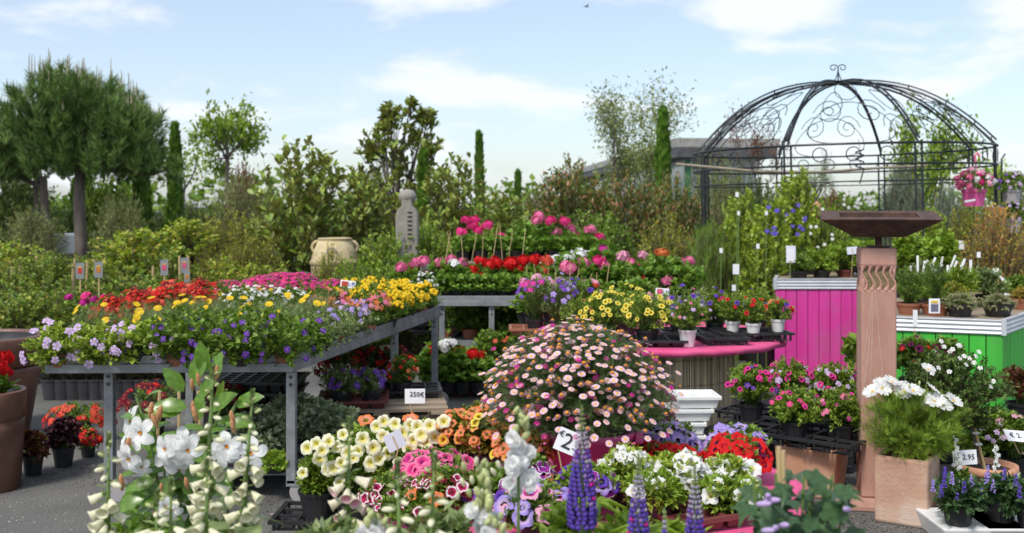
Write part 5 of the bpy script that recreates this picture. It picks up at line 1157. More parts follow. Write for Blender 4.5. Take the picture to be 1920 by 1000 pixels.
clump('red_nemesia', 'dark red nemesia in deep shade right of the mandevilla', 'nemesia', (380, 715, 470, 800), 6.9, 0, ('leaf', 'dark', .035, 60, 10), [('s_dkred', 36, .03)], ('blackp', .09, .14), zmin=-.1)
# ground geraniums
tray('oxblood tray on the ground under the ground geraniums', (X(857, 8.9), 9.0, 0), .66, .4, .05, 5, 3, 'redtray')
g1 = [[(808, 657, 'g_red', .045), (822, 661, 'g_red', .05)], [(837, 648, 'g_white', .06), (845, 646, 'g_white', .05)], [(840, 664, 'g_red', .05), (858, 660, 'g_red', .05), (866, 672, 'g_red', .045)], [(888, 664, 'g_red', .045), (897, 670, 'g_red', .045), (905, 664, 'g_red', .03)], []]
for i, pl in enumerate(g1): heads('geranium', '%s geranium on the ground between the benches, %s from the left' % (('scarlet', 'white', 'scarlet', 'scarlet', 'unflowered')[i], ORD[i]), pl, 8.9, .03, 'ger', 'geraniums standing on the ground', x=(812, 838, 862, 895, 880)[i], scale=1.0, hs=.05)
for i in range(4): heads('geranium', 'leafy geranium at the front of the ground tray, %s from the left' % ORD[i], [], 8.78, .03, 'ger', 'geraniums standing on the ground', x=812 + i * 28, scale=.9)
for i, (px, Y, w, z) in enumerate([(862, 10.4, .9, .345), (862, 10.4, .9, .4), (850, 10.4, .9, .455)]): tray('black tray number of the pile under the second bench, %s up' % ORD[i], (X(px, Y), Y, z), w, .5, .05, 6, 4)
for i, px in enumerate((835, 880, 925, 960, 1000)): clump('shelf_plant', 'green leafy plant under the second bench, %s from the left' % ORD[i], 'potted plant', (px - 30, 580, px + 32, 640), 9.9, .345, ('wide', 'mid', .05, 44, 12), [], ('terrp', .08, .09), 'green plants on the shelf of the second bench')
for i, (a, b_) in enumerate(((925, 690), (960, 680), (890, 610))): clump('leafy_plant', 'green leafy plant beside the second bench leg, %s from the left' % ORD[(1, 2, 0)[i]], 'potted plant', (a - 40, b_ - 70, a + 40, b_), 9.2 + .4 * i, .0, ('wide', 'mid', .05, 60, 12), [('s_coral', 3, .03)], ('blackp', .09, .1))

# left edge: brown planters, coleus and friends
def big_pot(label, cx, Y, r, h, nb=.78):
    t = thing('clay_planter', label, 'planter', (cx, Y, 0)); b = MB()
    b.lathe([(.001, 0), (r * nb, 0), (r * (nb + (1 - nb) * .6), h * .6), (r * .965, h * .7), (r * .93, h * .705), (r * .93, h * .72), (r * .985, h * .725), (r, h * .985), (r * .985, h), (r * .9, h), (r * .88, h * .985), (r * .86, h * .8)], 48); b.build('body', M['brown'], t, smooth=False)
    for p in t.children[0].data.polygons: p.use_smooth = True
    b = MB(); b.lathe([(r * .875, h * .975), (r * .86, h * .8), (.001, h * .78)], 36); b.build('liner', M['darkp'], t, smooth=True); return t
big_pot('tall brown glazed planter with a grooved band, the larger at the left edge', X(-18, 7.4), 7.3, .40, .69, .72)
big_pot('smaller brown grooved planter holding red geraniums at the left edge', X(-30, 5.9), 5.95, .195, .55, .85)
heads('geranium', 'red geranium growing in the smaller brown planter', [(2, 672, 'g_red', .05), (-8, 690, 'g_red', .05), (8, 700, 'g_red', .035), (-20, 670, 'g_red', .05)], 5.9, .44, 'ger', x=-22, hs=.05, scale=1.0)
clump('coleus', 'yellow and maroon coleus in a black pot on the gravel', 'coleus', (32, 805, 92, 872), 6.25, 0, ('wide', 'coleus', .045, 60, 12), [], ('blackp', .06, .12))
clump('dark_coleus', 'near-black coleus in a black pot beside the yellow one', 'coleus', (88, 785, 150, 850), 6.45, 0, ('wide', 'purple', .05, 60, 12), [], ('blackp', .065, .12))
clump('red_dianthus', 'scarlet dianthus in a black pot right of the dark coleus', 'dianthus', (140, 802, 190, 850), 6.7, 0, ('leaf', 'mid', .03, 50, 12), [('s_red', 22, .026), ('s_dkred', 6, .022)], ('blackp', .05, .1))
clump('red_nemesia', 'loose red nemesia behind the coleus pots', 'nemesia', (88, 755, 215, 835), 7.2, 0, ('leaf', 'mid', .035, 60, 9), [('s_coral', 40, .028), ('s_red', 22, .026)], ('blackp', .07, .12), zmin=-.1)

# ------------------------------------------------------------------ round tables with pink cloths
def round_table(label, cx, cy, R_, z, rbase, reed=True):
    t = thing('round_table', label, 'table', (cx, cy, 0))
    MB().lathe([(.001, z - .045), (R_ - .03, z - .045), (R_ - .03, z - .012), (.001, z - .012)], 64).build('table_top', M['wood'], t)
    MB().lathe([(rbase - .03, .0), (rbase - .03, z - .045)], 40).build('base_drum', M['blackp'], t)
    if reed:
        b = MB(); n = 430
        for i in range(n):
            a = 6.28318 * i / n + U(-.004, .004); r = rbase + U(-.004, .006); h = z - .05 - abs(rnd.gauss(0, .006)); w = U(.0035, .006)
            x, y = r * math.cos(a), r * math.sin(a); x2, y2 = r * math.cos(a + U(-.006, .006)), r * math.sin(a + U(-.006, .006)); b.tube([(x, y, U(0, .01)), (x2, y2, h)], w, 4)
        b.build('reed_screen', M['reed'], t, stuff=True)
        for zz in (.12, .3, .48):
            if zz < z - .06: MB().tube([(1.012 * rbase * math.cos(a), 1.012 * rbase * math.sin(a), zz + .004 * math.sin(a * 9)) for a in [6.28318 * i / 60 for i in range(60)]], .0025, 4, closed=True).build('binding_wire', M['twig'], t)
    c = thing('tablecloth', 'pink cloth over the ' + label.split(',')[0], 'tablecloth', (cx, cy, 0)); n = 160; b = MB(); rings = []
    def ring(r, zz, amp): return [((r + amp * math.sin(23 * a + 2 * math.sin(5 * a))) * math.cos(a), (r + amp * math.sin(23 * a + 2 * math.sin(5 * a))) * math.sin(a), zz + amp * .5 * math.sin(17 * a)) for a in [6.28318 * i / n for i in range(n)]]
    rs = [ring(.01, z, 0), ring(R_ * .5, z + .001, .001), ring(R_ * .96, z, .001), ring(R_ + .002, z - .004, .002), ring(R_ + .012, z - .02, .004), ring(R_ + .004, z - .045, .006), ring(R_ - .02, z - .05, .004)]
    for r in rs: b.v += r
    for i in range(len(rs) - 1):
        for j in range(n): b.f.append((i * n + j, i * n + (j + 1) % n, (i + 1) * n + (j + 1) % n, (i + 1) * n + j)); b.m.append(0)
    b.build('cloth', M['cloth'], c, smooth=True)
    return t
TX, TY, TR, TZ = X(1228, 8.1), 8.1, .965, .61
rnd.seed(160)
round_table('reed-wrapped round display table, back one', TX, TY, TR, TZ, .585)
MB_ = thing('support_block', 'pale wooden batten under the pink table edge', 'batten', (X(1240, 7.2), 7.32, .0)); MB().box((0, 0, .545), (.09, .08, .03)).build('batten', M['wood'], MB_); MB().box((0, .12, .27), (.04, .04, .54)).build('prop', M['wood'], MB_)
tz = TZ + .004
tray('black tray with white pots on the right of the pink table', (X(1405, 7.75), 7.72, tz), .5, .36, .06, 5, 3, holes=True, rz=.12)
tray('empty black tray on the pink table near the white pot', (X(1350, 7.55), 7.5, tz), .3, .3, .05, 3, 3, holes=True, rz=.1)
tray('black tray under the yellow calibrachoa at the front of the pink table', (X(1195, 7.45), 7.42, tz), .62, .34, .045, 6, 3)
tray('terracotta-coloured tray between the yellow mounds and the cloth edge', (X(1120, 7.6), 7.72, tz), .4, .3, .05, 4, 3, 'terrp')
tray('black tray behind the white pot on the pink table', (X(1300, 7.85), 7.85, tz), .5, .36, .05, 5, 3)
tray('terracotta tray overhanging at the left of the pink table', (X(982, 8.0), 8.05, tz), .2, .3, .05, 2, 2, 'terrp')
RT = [
 ('verbena', 'magenta verbena at the left end of the pink table', (962, 520, 1045, 590), 8.0, ('leaf', 'mid', .03, 60, 12), [('s_mag', 10, .026), ('s_violet', 8, .022)], ('blackp', .07, .08)),
 ('lobelia', 'pale blue and violet trailing plant beside the magenta verbena', (1000, 515, 1085, 605), 7.95, ('leaf', 'grey', .03, 80, 12), [('s_violet', 16, .022), ('s_lav', 14, .024)], ('blackp', .07, .08)),
 ('petunia', 'small deep violet petunia behind on the pink table', (1045, 520, 1120, 590), 8.4, ('leaf', 'mid', .03, 70, 12), [('p_blue', 9, .022)], ('blackp', .07, .08)),
 ('million_bells', 'pale green calibrachoa with few blooms left of the yellow ones', (1045, 555, 1135, 628), 7.6, ('leaf', 'bright', .028, 80, 13), [('p_yellow', 3, .018), ('p_orange', 2, .02)], ('blackp', .07, .08)),
 ('million_bells', 'yellow calibrachoa, left of the two yellow mounds', (1090, 545, 1190, 636), 7.5, ('leaf', 'bright', .03, 100, 13), [('p_yellow', 34, .023)], ('blackp', .08, .09)),
 ('million_bells', 'yellow calibrachoa, right of the two yellow mounds', (1165, 545, 1262, 640), 7.35, ('leaf', 'bright', .03, 100, 13), [('p_yellow', 32, .024)], ('blackp', .08, .09)),
 ('million_bells', 'back row calibrachoa with tiny yellow blooms', (1120, 535, 1230, 600), 8.0, ('leaf', 'bright', .03, 80, 13), [('p_yellow', 18, .02)], ('blackp', .08, .09)),
 ('diascia', 'airy pinkish plant in the white pot at the table edge', (1240, 560, 1338, 628), 7.3, ('leaf', 'bright', .026, 100, 13), [('s_lilac', 10, .016), ('s_pink', 6, .014)], ('whitep', .06, .115)),
 ('petunia', 'violet petunia behind the white-potted plant', (1225, 535, 1325, 622), 7.8, ('leaf', 'mid', .03, 90, 13), [('p_blue', 14, .022), ('s_pink', 6, .016)], ('blackp', .07, .09)),
 ('petunia', 'violet petunia in the middle back of the round table', (1295, 540, 1385, 612), 8.0, ('leaf', 'bright', .03, 90, 13), [('p_blue', 10, .02)], ('blackp', .07, .09)),
 ('million_bells', 'red calibrachoa in a white pot, left of three', (1340, 548, 1408, 606), 7.75, ('leaf', 'bright', .026, 70, 13), [('p_red', 5, .02), ('p_blue', 3, .018)], ('whitep', .052, .09)),
 ('million_bells', 'red calibrachoa in a white pot, middle of three', (1385, 555, 1440, 612), 7.62, ('leaf', 'bright', .026, 70, 13), [('p_red', 6, .02)], ('whitep', .052, .09)),
 ('million_bells', 'red and yellow calibrachoa in a white pot, right of three', (1425, 560, 1492, 612), 7.7, ('leaf', 'bright', .026, 70, 13), [('p_red', 4, .019), ('p_orange', 4, .02), ('p_blue', 3, .018)], ('whitep', .052, .09)),
 ('petunia', 'green petunia mound with violet dots at the back right of the table', (1375, 540, 1465, 596), 8.1, ('leaf', 'bright', .03, 80, 13), [('p_blue', 6, .018)], ('blackp', .07, .09)),
 ('pelargonium', 'light pink geranium cluster above the yellow calibrachoa', (1010, 530, 1090, 580), 8.6, ('round', 'geran', .045, 44, 9), [('g_pale', 6, .035), ('g_coral', 3, .03)], ('blackp', .07, .09)),
 ('pelargonium', 'salmon pink geranium behind the violet petunia', (1075, 525, 1160, 575), 8.6, ('round', 'geran', .045, 44, 9), [('g_pale', 4, .035), ('g_coral', 3, .03)], ('blackp', .07, .09)),
 ('pelargonium', 'green geranium behind the yellow mounds', (1140, 520, 1240, 575), 8.75, ('round', 'geran', .045, 54, 9), [('g_pale', 2, .035)], ('blackp', .07, .09)),
]
for a in RT:
    onz = tz + (.02 if 'yellow calib' in a[1] else 0) + (.035 if ('white pot,' in a[1] or 'left end' in a[1]) else 0)
    x0, y0, x1, y1 = a[2]
    clump(a[0], a[1], 'potted flower', a[2], a[3], onz, a[4], a[5], a[6], zmin=-.05 if 'yellow calib' in a[1] else .0)
for i, (px, py) in enumerate([(983, 530), (1006, 522), (1028, 528), (1050, 528), (1098, 533), (1106, 541), (995, 540)]):
    heads('geranium', 'soft pink geranium leaning over the table, %s from the left' % ORD[[983, 995, 1006, 1028, 1050, 1098, 1106].index(px)], [(px, py, 'g_pale', .042), (px + 6, py + 5, 'g_pale', .035)], 8.75, tz, 'gfar', 'soft pink geraniums behind the round table', scale=.8)
sign('price card with a pink picture behind the yellow calibrachoa', W(1242, 549, 7.9), .1, .065, -3, 0, 8, .22, [('2,95', .03, .025, .008)], 'picpink', tmat='inkblue')
for i in range(10):
    px = 1005 + i * 15 + U(-4, 4); Y = 8.7; t = thing('bamboo_stick', 'thin split cane behind the calibrachoa, %s from the left' % ORD[i], 'cane', (X(px, Y), Y, tz), 0, 'split canes on the round table'); part('cane', cane, t, rot=(U(-.15, .15), U(-.2, .2), 0), scale=(.3, .3, U(.2, .34)))
t = thing('bucket', 'black bucket on the ground behind the pink table', 'bucket', (X(1425, 10.4), 10.4, 0)); MB().lathe([(.001, 0), (.13, 0), (.16, .26), (.17, .27), (.155, .27), (.15, .2)], 20).build('body', M['blackp'], t)
MB().tube([(-.16, 0, .26), (-.1, -.15, .2), (.1, -.15, .2), (.16, 0, .26)], .004, 5).build('handle', M['galv'], t)

# ------------------------------------------------------------------ painted plank planters
def planter(label, run, zt, mk, gap=.006, bw=.1, trim_h=.1, back=None):
    o = Vector(run[0]); t = thing('plank_planter', label, 'planter', (o.x, o.y, 0)); q = [Vector(p) - o for p in run]
    inner = [p for p in q] + ([Vector(p) - o for p in back] if back else [])
    cen = sum(inner, Vector((0, 0))) / len(inner); ins = [p + (cen - p).normalized() * .035 for p in inner]
    MB().prism([tuple(p) for p in ins], .01, zt - .03).build('inner_box', M['blackp'], t)
    MB().prism([tuple(p) for p in [p + (cen - p).normalized() * .02 for p in inner]], zt - .028, zt - .012).build('shelf_top', M['wood'], t)
    for a, b2 in zip(q[:-1], q[1:]):
        d = (b2 - a); ln = d.length; d.normalize(); nin = Vector((-d.y, d.x)); nin = nin if nin.dot(cen - a) > 0 else -nin; nb = max(1, round(ln / bw)); w = ln / nb
        for k in range(nb):
            s0, s1 = a + d * (k * w + gap / 2), a + d * ((k + 1) * w - gap / 2); off = nin * U(.002, .005); th = nin * .022; s0 = s0 + off; s1 = s1 + off; z0, z1 = .02 + U(0, .01), zt - trim_h - .001
            ob = MB().hexa([(s0.x, s0.y, z0), (s1.x, s1.y, z0), (s1.x + th.x, s1.y + th.y, z0), (s0.x + th.x, s0.y + th.y, z0)], [(s0.x, s0.y, z1), (s1.x, s1.y, z1), (s1.x + th.x, s1.y + th.y, z1), (s0.x + th.x, s0.y + th.y, z1)]).build('board', M[mk], t, bevel=.003)
        b = MB(); n = 22; out = -nin
        for i in range(n + 1):
            z = zt - trim_h + trim_h * i / n; u = .004 + .008 * (0.5 + .5 * math.sin(i / n * 6.283 * 3.5)); 
            for p in (a, b2): b.v.append((p.x + out.x * u, p.y + out.y * u, z))
        for i in range(n): b.f.append((2 * i, 2 * i + 1, 2 * i + 3, 2 * i + 2)); b.m.append(0)
        m0 = len(b.v)
        for p in (a, b2): b.v.append((p.x + out.x * .012, p.y + out.y * .012, zt)); b.v.append((p.x + nin.x * .02, p.y + nin.y * .02, zt))
        b.f.append((m0, m0 + 2, m0 + 3, m0 + 1)); b.m.append(0)
        b.build('metal_trim', M['trim'], t, smooth=False)
    for p in q[1:-1]: MB().box((p.x, p.y, zt - trim_h / 2), (.03, .03, trim_h + .004)).build('corner_cap', M['trim'], t)
    return t
ZP, ZG = .90, .83
PX0, PX1 = X(1453, 9.9), X(1640, 9.9)
planter('bright pink plank planter with a corrugated metal rim', [(X(1462, 11.2), 11.2), (PX0, 9.9), (PX1, 9.9), (PX1 + .1, 11.2)], ZP, 'pinkboard')
GC = (X(1881, 6.98), 6.98)
planter('bright green plank planter with a corrugated metal rim and a corner', [(X(1630, 7.3) - .0, 7.27), GC, (GC[0] + 1.3, GC[1] + 1.65)], ZG, 'greenboard', back=[(GC[0] + 1.0, GC[1] + 2.6), (X(1660, 9.3), 9.3)])
rnd.seed(200)
# plants on the pink planter
for i, (bx, Y, lf, pk) in enumerate([((1465, 478, 1530, 522), 10.1, ('leaf', 'mid', .04, 60, 12), 'blackp'), ((1505, 468, 1575, 522), 10.2, ('leaf', 'bright', .05, 60, 12), 'blackp'), ((1545, 455, 1625, 522), 10.3, ('wide', 'bright', .06, 60, 12), 'redtray'), ((1590, 450, 1660, 520), 10.2, ('wide', 'bright', .06, 60, 12), 'blackp'), ((1485, 470, 1545, 515), 10.7, ('leaf', 'mid', .05, 60, 12), 'blackp'), ((1560, 452, 1640, 505), 10.8, ('wide', 'bright', .07, 60, 12), 'blackp')]):
    clump('herb_plant', 'leafy herb seedling on the pink planter, %s from the left' % ORD[(0, 2, 3, 5, 1, 4)[i]], 'herb', bx, Y, ZP - .01, lf, [], (pk, .09, .07), 'leafy plants on the pink planter')
sign('white price card at the front left of the pink planter plants', W(1483, 477, 10.0), .09, .16, 0, 0, 5, .12, back=True)
sign('white card on a stick beside the top of the sandstone pillar', W(1598, 470, 9.9), .1, .07, 4, 0, 8, .3, back=True)
# plants on the green planter
hz = ZG - .011
GP = [
 ('rosemary', 'upright rosemary in a terracotta pot beside the pillar', (1672, 500, 1735, 596), 7.45, ('narrow', 'mid', .035, 60, 20), ('terrp', .085, .08)),
 ('rosemary', 'upright rosemary in a terracotta pot behind the lavender tag', (1722, 488, 1785, 596), 7.4, ('narrow', 'mid', .035, 60, 20), ('terrp', .1, .08)),
 ('thyme', 'grey thyme cushion, left of the two on the green planter', (1762, 548, 1838, 598), 7.3, ('leaf', 'thyme', .013, 150, 34), ('blackp', .09, .09)),
 ('thyme', 'grey thyme cushion, right of the two at the planter corner', (1832, 550, 1910, 602), 7.3, ('leaf', 'thyme', .013, 150, 34), ('blackp', .1, .09)),
 ('oregano', 'mixed reddish herb at the right edge of the green planter', (1890, 535, 1945, 590), 7.8, ('leaf', 'golden', .02, 70, 16), ('terrp', .08, .08)),
 ('sage', 'bluish sage behind the grey thyme', (1815, 505, 1890, 560), 8.0, ('leaf', 'grey', .05, 60, 12), ('blackp', .09, .09)),
 ('tarragon', 'narrow-leaved green herb behind the left thyme', (1765, 500, 1835, 562), 8.0, ('narrow', 'bright', .06, 70, 14), ('blackp', .09, .09)),
 ('mint', 'fresh green mint at the back right of the green planter', (1870, 520, 1935, 560), 8.4, ('leaf', 'mid', .045, 70, 12), ('blackp', .09, .09)),
 ('lovage', 'broad leafy green herb right behind the pillar', (1655, 440, 1740, 530), 8.8, ('wide', 'bright', .07, 70, 12), ('blackp', .1, .1)),
 ('lovage', 'second broad leafy green herb behind the white stems', (1725, 435, 1800, 525), 9.0, ('wide', 'bright', .07, 70, 12), ('blackp', .1, .1)),
 ('parsley', 'low green parsley between the terracotta pots', (1695, 535, 1745, 590), 7.9, ('leaf', 'bright', .03, 60, 12), ('blackp', .07, .08)),
 ('oregano', 'low yellow-green herb in the middle of the green planter', (1760, 530, 1820, 570), 7.7, ('leaf', 'yellowed', .025, 60, 12), ('blackp', .07, .08)),
 ('rosemary', 'thin upright rosemary at the back beside the white stems', (1700, 505, 1760, 575), 8.1, ('narrow', 'mid', .035, 60, 18), ('blackp', .08, .08)),
]
for a in GP: clump(a[0], a[1], 'herb', a[2], a[3], hz, a[4], [], a[5])
for i, (bx, Y) in enumerate([((1690, 490, 1760, 545), 8.5), ((1735, 500, 1800, 550), 8.5)]):
    t = clump('curry_plant', 'white felted plant with curling stems, %s one on the green planter' % ('left', 'right')[i], 'herb', bx, Y, hz, ('narrow', 'silver', .03, 30, 14), [], ('blackp', .08, .08)); st = MB()
    for k in range(15):
        x = U(-.12, .14); z1 = U(.2, .38); st.tube([(x * .3, 0, .1), (x * .7, U(-.05, .05), z1 * .6), (x * 1.1 + .03, 0, z1)], [.007, .008, .009], 5)
    st.build('white_stem', M['whitep'], t, stuff=True)
t = thing('lavender_tag', 'clear-framed plant tag with a lavender picture in the terracotta pot', 'plant tag', W(1752, 588, 7.2)); MB().box((0, 0, .05), (.075, .004, .1)).build('tag', M['card'], t, bevel=.0015); MB().box((0, -.0035, .038), (.05, .003, .05)).build('picture', M['piclav'], t); MB().box((0, -.0035, .078), (.045, .003, .016)).build('name_patch', M['yel'], t)
for i, (px, py, w, h, Y, tl) in enumerate([(1820, 500, .02, .1, 8, 0), (1872, 517, .02, .11, 8.2, -50), (1888, 553, .04, .02, 7.6, 10), (1711, 465, .015, .07, 8.8, 0), (1716, 597, .03, .11, 7.05, 0)]):
    t = thing('plant_label', 'narrow white label in the herbs, %s from the left' % ORD[(2, 3, 4, 0, 1)[i]], 'label', W(px, py, Y)); MB().box((0, 0, 0), (w, .003, h)).build('tag', M['card'], t, rot=(0, math.radians(tl), 0)); MB().tube([(0, .006, -h / 2 - .12), (0, .006, h * .4)], .003, 5).build('stake', M['bamboo'], t)

# ------------------------------------------------------------------ sandstone pillar and rusty bowl
def pillar():
    Y = 5.72; w = .18; cx = X(1643, 5.72); t = thing('sandstone_pillar', 'tall square red sandstone pillar with a carved wavy band near its top', 'pillar', (cx, Y, 0)); rz = math.radians(-10)
    t.rotation_euler = (0, 0, rz); zt = 1.36; hw = w / 2
    b = MB(); b.box((0, 0, .55), (w, w, 1.10)); b.build('shaft', M['stone'], t, bevel=.01)
    b = MB(); b.box((0, 0, 1.27), (w + .004, w + .004, .1)); b.build('cap', M['stone'], t, bevel=.014)
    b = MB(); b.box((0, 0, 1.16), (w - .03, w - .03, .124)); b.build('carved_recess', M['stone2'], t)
    for f in range(4):
        Rz = Matrix.Rotation(f * math.pi / 2, 4, 'Z')
        for k in range(5):
            x = -hw + .018 + k * (w - .036) / 4; pts = [Rz @ Vector((x + .013 * math.sin(u * 6.28 / 8), -hw + .013, 1.096 + .128 * u / 8)) for u in range(9)]
            MB().tube(pts, [.018, .01, .007, .007, .007, .007, .007, .01, .018], 6).build('wavy_rib', M['stone'], t)
    for k, (x0, z0, x1, z1, x2, z2) in enumerate([(-.03, 1.12, -.05, .8, -.08, .5), (-.02, 1.14, .0, .85, .03, .55), (-.035, 1.08, -.06, .85, -.09, .7), (-.03, 1.1, -.035, .8, -.05, .45), (-.06, .75, -.075, .6, -.095, .48), (.01, .7, .03, .5, .06, .35)]):
        b = MB(); b.tube([(x0, -hw - .0005, z0), (x1, -hw - .0005, z1), (x2, -hw - .0005, z2)], [.0012, .0022, .001], 4); b.build('mineral_vein', M['vein'], t)
    p = thing('stone_base_slab', 'thin red stone slab under the sandstone pillar', 'slab', (cx - .05, Y - .03, 0), rz); MB().box((0, 0, .0), (.42, .42, .03)).build('slab', M['stone'], p, (0, 0, .016), bevel=.006)
    t.location.z = .033
    # bowl
    zb = 1.357; q = thing('fire_bowl', 'rusty square steel fire bowl on a short stem atop the pillar', 'fire bowl', (cx + .012, Y, zb), math.radians(-16))
    MB().box((0, 0, .035), (.035, .035, .07)).build('stem', M['rust'], q)
    MB().box((0, 0, .003), (.12, .12, .006)).build('foot_plate', M['rust'], q)
    hx = .30; hy = .235; bx, by = .125, .1; z0, z1 = .055, .172; e = .006
    b = MB(); tl = -.03
    def zz(x, y): return z1 + tl * (-y) / hy * -1 * 0 + (y / hy) * .02
    O = [(-hx, -hy), (hx, -hy), (hx, hy), (-hx, hy)]; Bq = [(-bx, -by), (bx, -by), (bx, by), (-bx, by)]; I1 = [(-hx + .1, -hy + .1), (hx - .1, -hy + .1), (hx - .1, hy - .1), (-hx + .1, hy - .1)]; I2 = [(x * .8, y * .8) for x, y in Bq]
    V = [(x, y, z0) for x, y in Bq] + [(x, y, zz(x, y) - e) for x, y in O] + [(x, y, zz(x, y)) for x, y in O] + [(x, y, zz(x, y)) for x, y in I1] + [(x, y, zz(x, y) - .05) for x, y in I1] + [(x, y, z0 + .02) for x, y in I2]
    fs = [(3, 2, 1, 0)]
    for i in range(4):
        j = (i + 1) % 4; fs += [(i, j, 4 + j, 4 + i), (4 + i, 4 + j, 8 + j, 8 + i), (8 + i, 8 + j, 12 + j, 12 + i), (12 + i, 12 + j, 16 + j, 16 + i), (16 + i, 16 + j, 20 + j, 20 + i)]
    fs.append((20, 21, 22, 23)); b.add(V, fs); b.build('bowl', M['rust'], q, bevel=.002)
pillar()

# ------------------------------------------------------------------ right foreground pots
def square_pot(name, label, px0, px1, ytop, ybot, mk, taper=1.0, rz=0.0, depth=None, wall=.03, fixed=None):
    cx, Y, w, h = fixed; d = w
    t = thing(name, label, 'planter', (cx, Y, 0), rz); b = MB(); a, c = w / 2, d / 2; a0, c0 = a * taper, c * taper
    sq = lambda x, y, z: [(-x, -y, z), (x, -y, z), (x, y, z), (-x, y, z)]
    V = sq(a0, c0, 0) + sq(a, c, h) + sq(a - wall, c - wall, h) + sq(a - wall, c - wall, h - .05)
    fs = [(3, 2, 1, 0)] + [f for k in range(3) for i in range(4) for f in [(4 * k + i, 4 * k + (i + 1) % 4, 4 * k + 4 + (i + 1) % 4, 4 * k + 4 + i)]]
    b.add(V, fs); b.build('body', M[mk], t, bevel=.016)
    MB().box((0, 0, h - .055), (w - 2 * wall + .004, d - 2 * wall + .004, .02)).build('soil', M['soil'], t); return t, Y, w, h
square_pot('square_clay_pot', 'weathered square terracotta planter holding the white cosmos', 0, 0, 0, 0, 'clay', .97, math.radians(-34), fixed=(1.985, 5.36, .262, .334))
square_pot('tapered_clay_pot', 'tapered square terracotta planter under the black verbena trays', 0, 0, 0, 0, 'terr', .82, math.radians(-30), wall=.025, fixed=(1.66, 5.89, .34, .275))
def cosmos():
    Y = 5.36; cx = X(1709, Y); zb = .325; t = thing('white_cosmos', 'white cosmos with feathery foliage in the weathered square planter', 'cosmos', (cx, Y, zb))
    part('pot', pot(.1, .05, 'terrp'), t)
    g = NG(); st = MB(); shoots(g, (0, 0, .13), (.27, .22, .19), 280, 26, .055, T['feather'], zmin=-.65, lob=8, base=(0, 0, .03), stems=st, srad=.002, up=.5, start=.3); g.mb(st, 1)
    part('foliage', g.mesh('cf', [L['bright'], M['stem']]), t, stuff=True)
    FLW = [(1655, 722, .052, (-.2, -.5, 1)), (1636, 735, .05, (-.5, -.3, .8)), (1654, 728, .05, (.1, -.8, .7)), (1672, 716, .045, (.4, -.4, 1)), (1740, 692, .04, (.3, -.5, 1)), (1695, 735, .05, (-.3, -.6, .6)), (1712, 733, .05, (.2, -.5, .9)), (1728, 738, .05, (.3, -.3, 1)), (1748, 730, .042, (.6, -.3, .8)),
           (1752, 752, .05, (-.2, -.6, .7)), (1768, 760, .05, (.3, -.6, .9)), (1788, 752, .05, (.4, -.5, .8)), (1770, 745, .045, (.2, 0, 1)), (1688, 722, .04, (-.3, 0, 1)), (1735, 762, .035, (0, -.6, .8))]
    for px, py, s, nv in FLW:
        w = W(px, py, Y + U(-.12, .08)) - t.location; part('flower', FL['cosmos'], t, w, facing(nv), s)
        MB().tube([(w.x * .5, w.y * .5, .1), (w.x * .85, w.y * .8, w.z * .7), (w.x, w.y, w.z - .004)], .0018, 4).build('flower_stalk', M['stem'], t)
    for px, py in ((1630, 742), (1724, 718), (1734, 750), (1705, 723), (1745, 775), (1760, 772)):
        part('bud', FL['bud'], t, W(px, py, Y - .1) - t.location, facing((0, 0, 1)), .011)
cosmos()
def jasmine():
    Y = 5.75; cx = X(1851, Y); r = 54 / F * Y; t = thing('clay_bowl', 'round terracotta bowl with the little standard tree', 'bowl', (cx, Y, 0)); zt = Z(870, Y)
    MB().lathe([(.001, 0), (r * .7, 0), (r * .86, zt - .05), (r * .97, zt - .045), (r * 1.02, zt - .03), (r, zt), (r * .88, zt), (r * .84, zt - .04), (.001, zt - .045)], 40).build('body', M['terr'], t, smooth=True)
    MB().disc(r * .86, zt - .03, 30).build('soil', M['soil'], t)
    s = thing('standard_jasmine', 'little standard tree with a round dark crown and white star blooms', 'potted tree', (cx - .02, Y, zt - .03)); c = W(1795, 738, Y) - s.location
    MB().tube([(0, 0, 0), (-.03, 0, .1), (c.x * .55, 0, c.z * .6), (c.x, 0, c.z)], [.009, .008, .007, .005], 7).build('trunk', M['bark'], s)
    MB().tube([(.005, -.012, 0), (c.x * .6, -.012, c.z * .85)], .007, 6).build('cane', M['bamboo'], s)
    for zq in (.14, .2): MB().box((c.x * .35 * zq / .2, -.01, zq), (.035, .03, .01)).build('tie', M['whitep'], s)
    g = NG(); st = MB(); shoots(g, tuple(c), (.275, .26, .235), 330, 24, .03, T['leaf'], zmin=-.9, lob=10, base=tuple(c - Vector((0, 0, .15))), stems=st, up=.2); g.mb(st, 1); part('crown', g.mesh('jf', [L['dark'], M['twig']]), s, stuff=True)
    for px, py in [(1786, 655), (1797, 648), (1760, 690), (1780, 697), (1808, 668), (1818, 672), (1826, 680), (1812, 684), (1830, 668), (1838, 690), (1770, 650), (1862, 715), (1858, 725), (1836, 660), (1800, 672), (1765, 640), (1744, 688), (1748, 700)]:
        p = W(px, py, Y - .2) - s.location; part('flower', FL['s_white'], s, p, facing((U(-.5, .5), -.8, .6)), .015)
    sign('price card reading € 2.95 in front of the little standard tree', W(1809, 858, 5.35), .125, .072, 2, 5, 6, .2, [('€ 2.95', .038, .0, .002)])
jasmine()
sign('price card reading € 2 at the right edge beside the pinkish flowers', W(1907, 818, 6.0), .14, .08, -10, 15, 50, .1, [('€ 2.', .045, -.01, .0)])
rnd.seed(220)
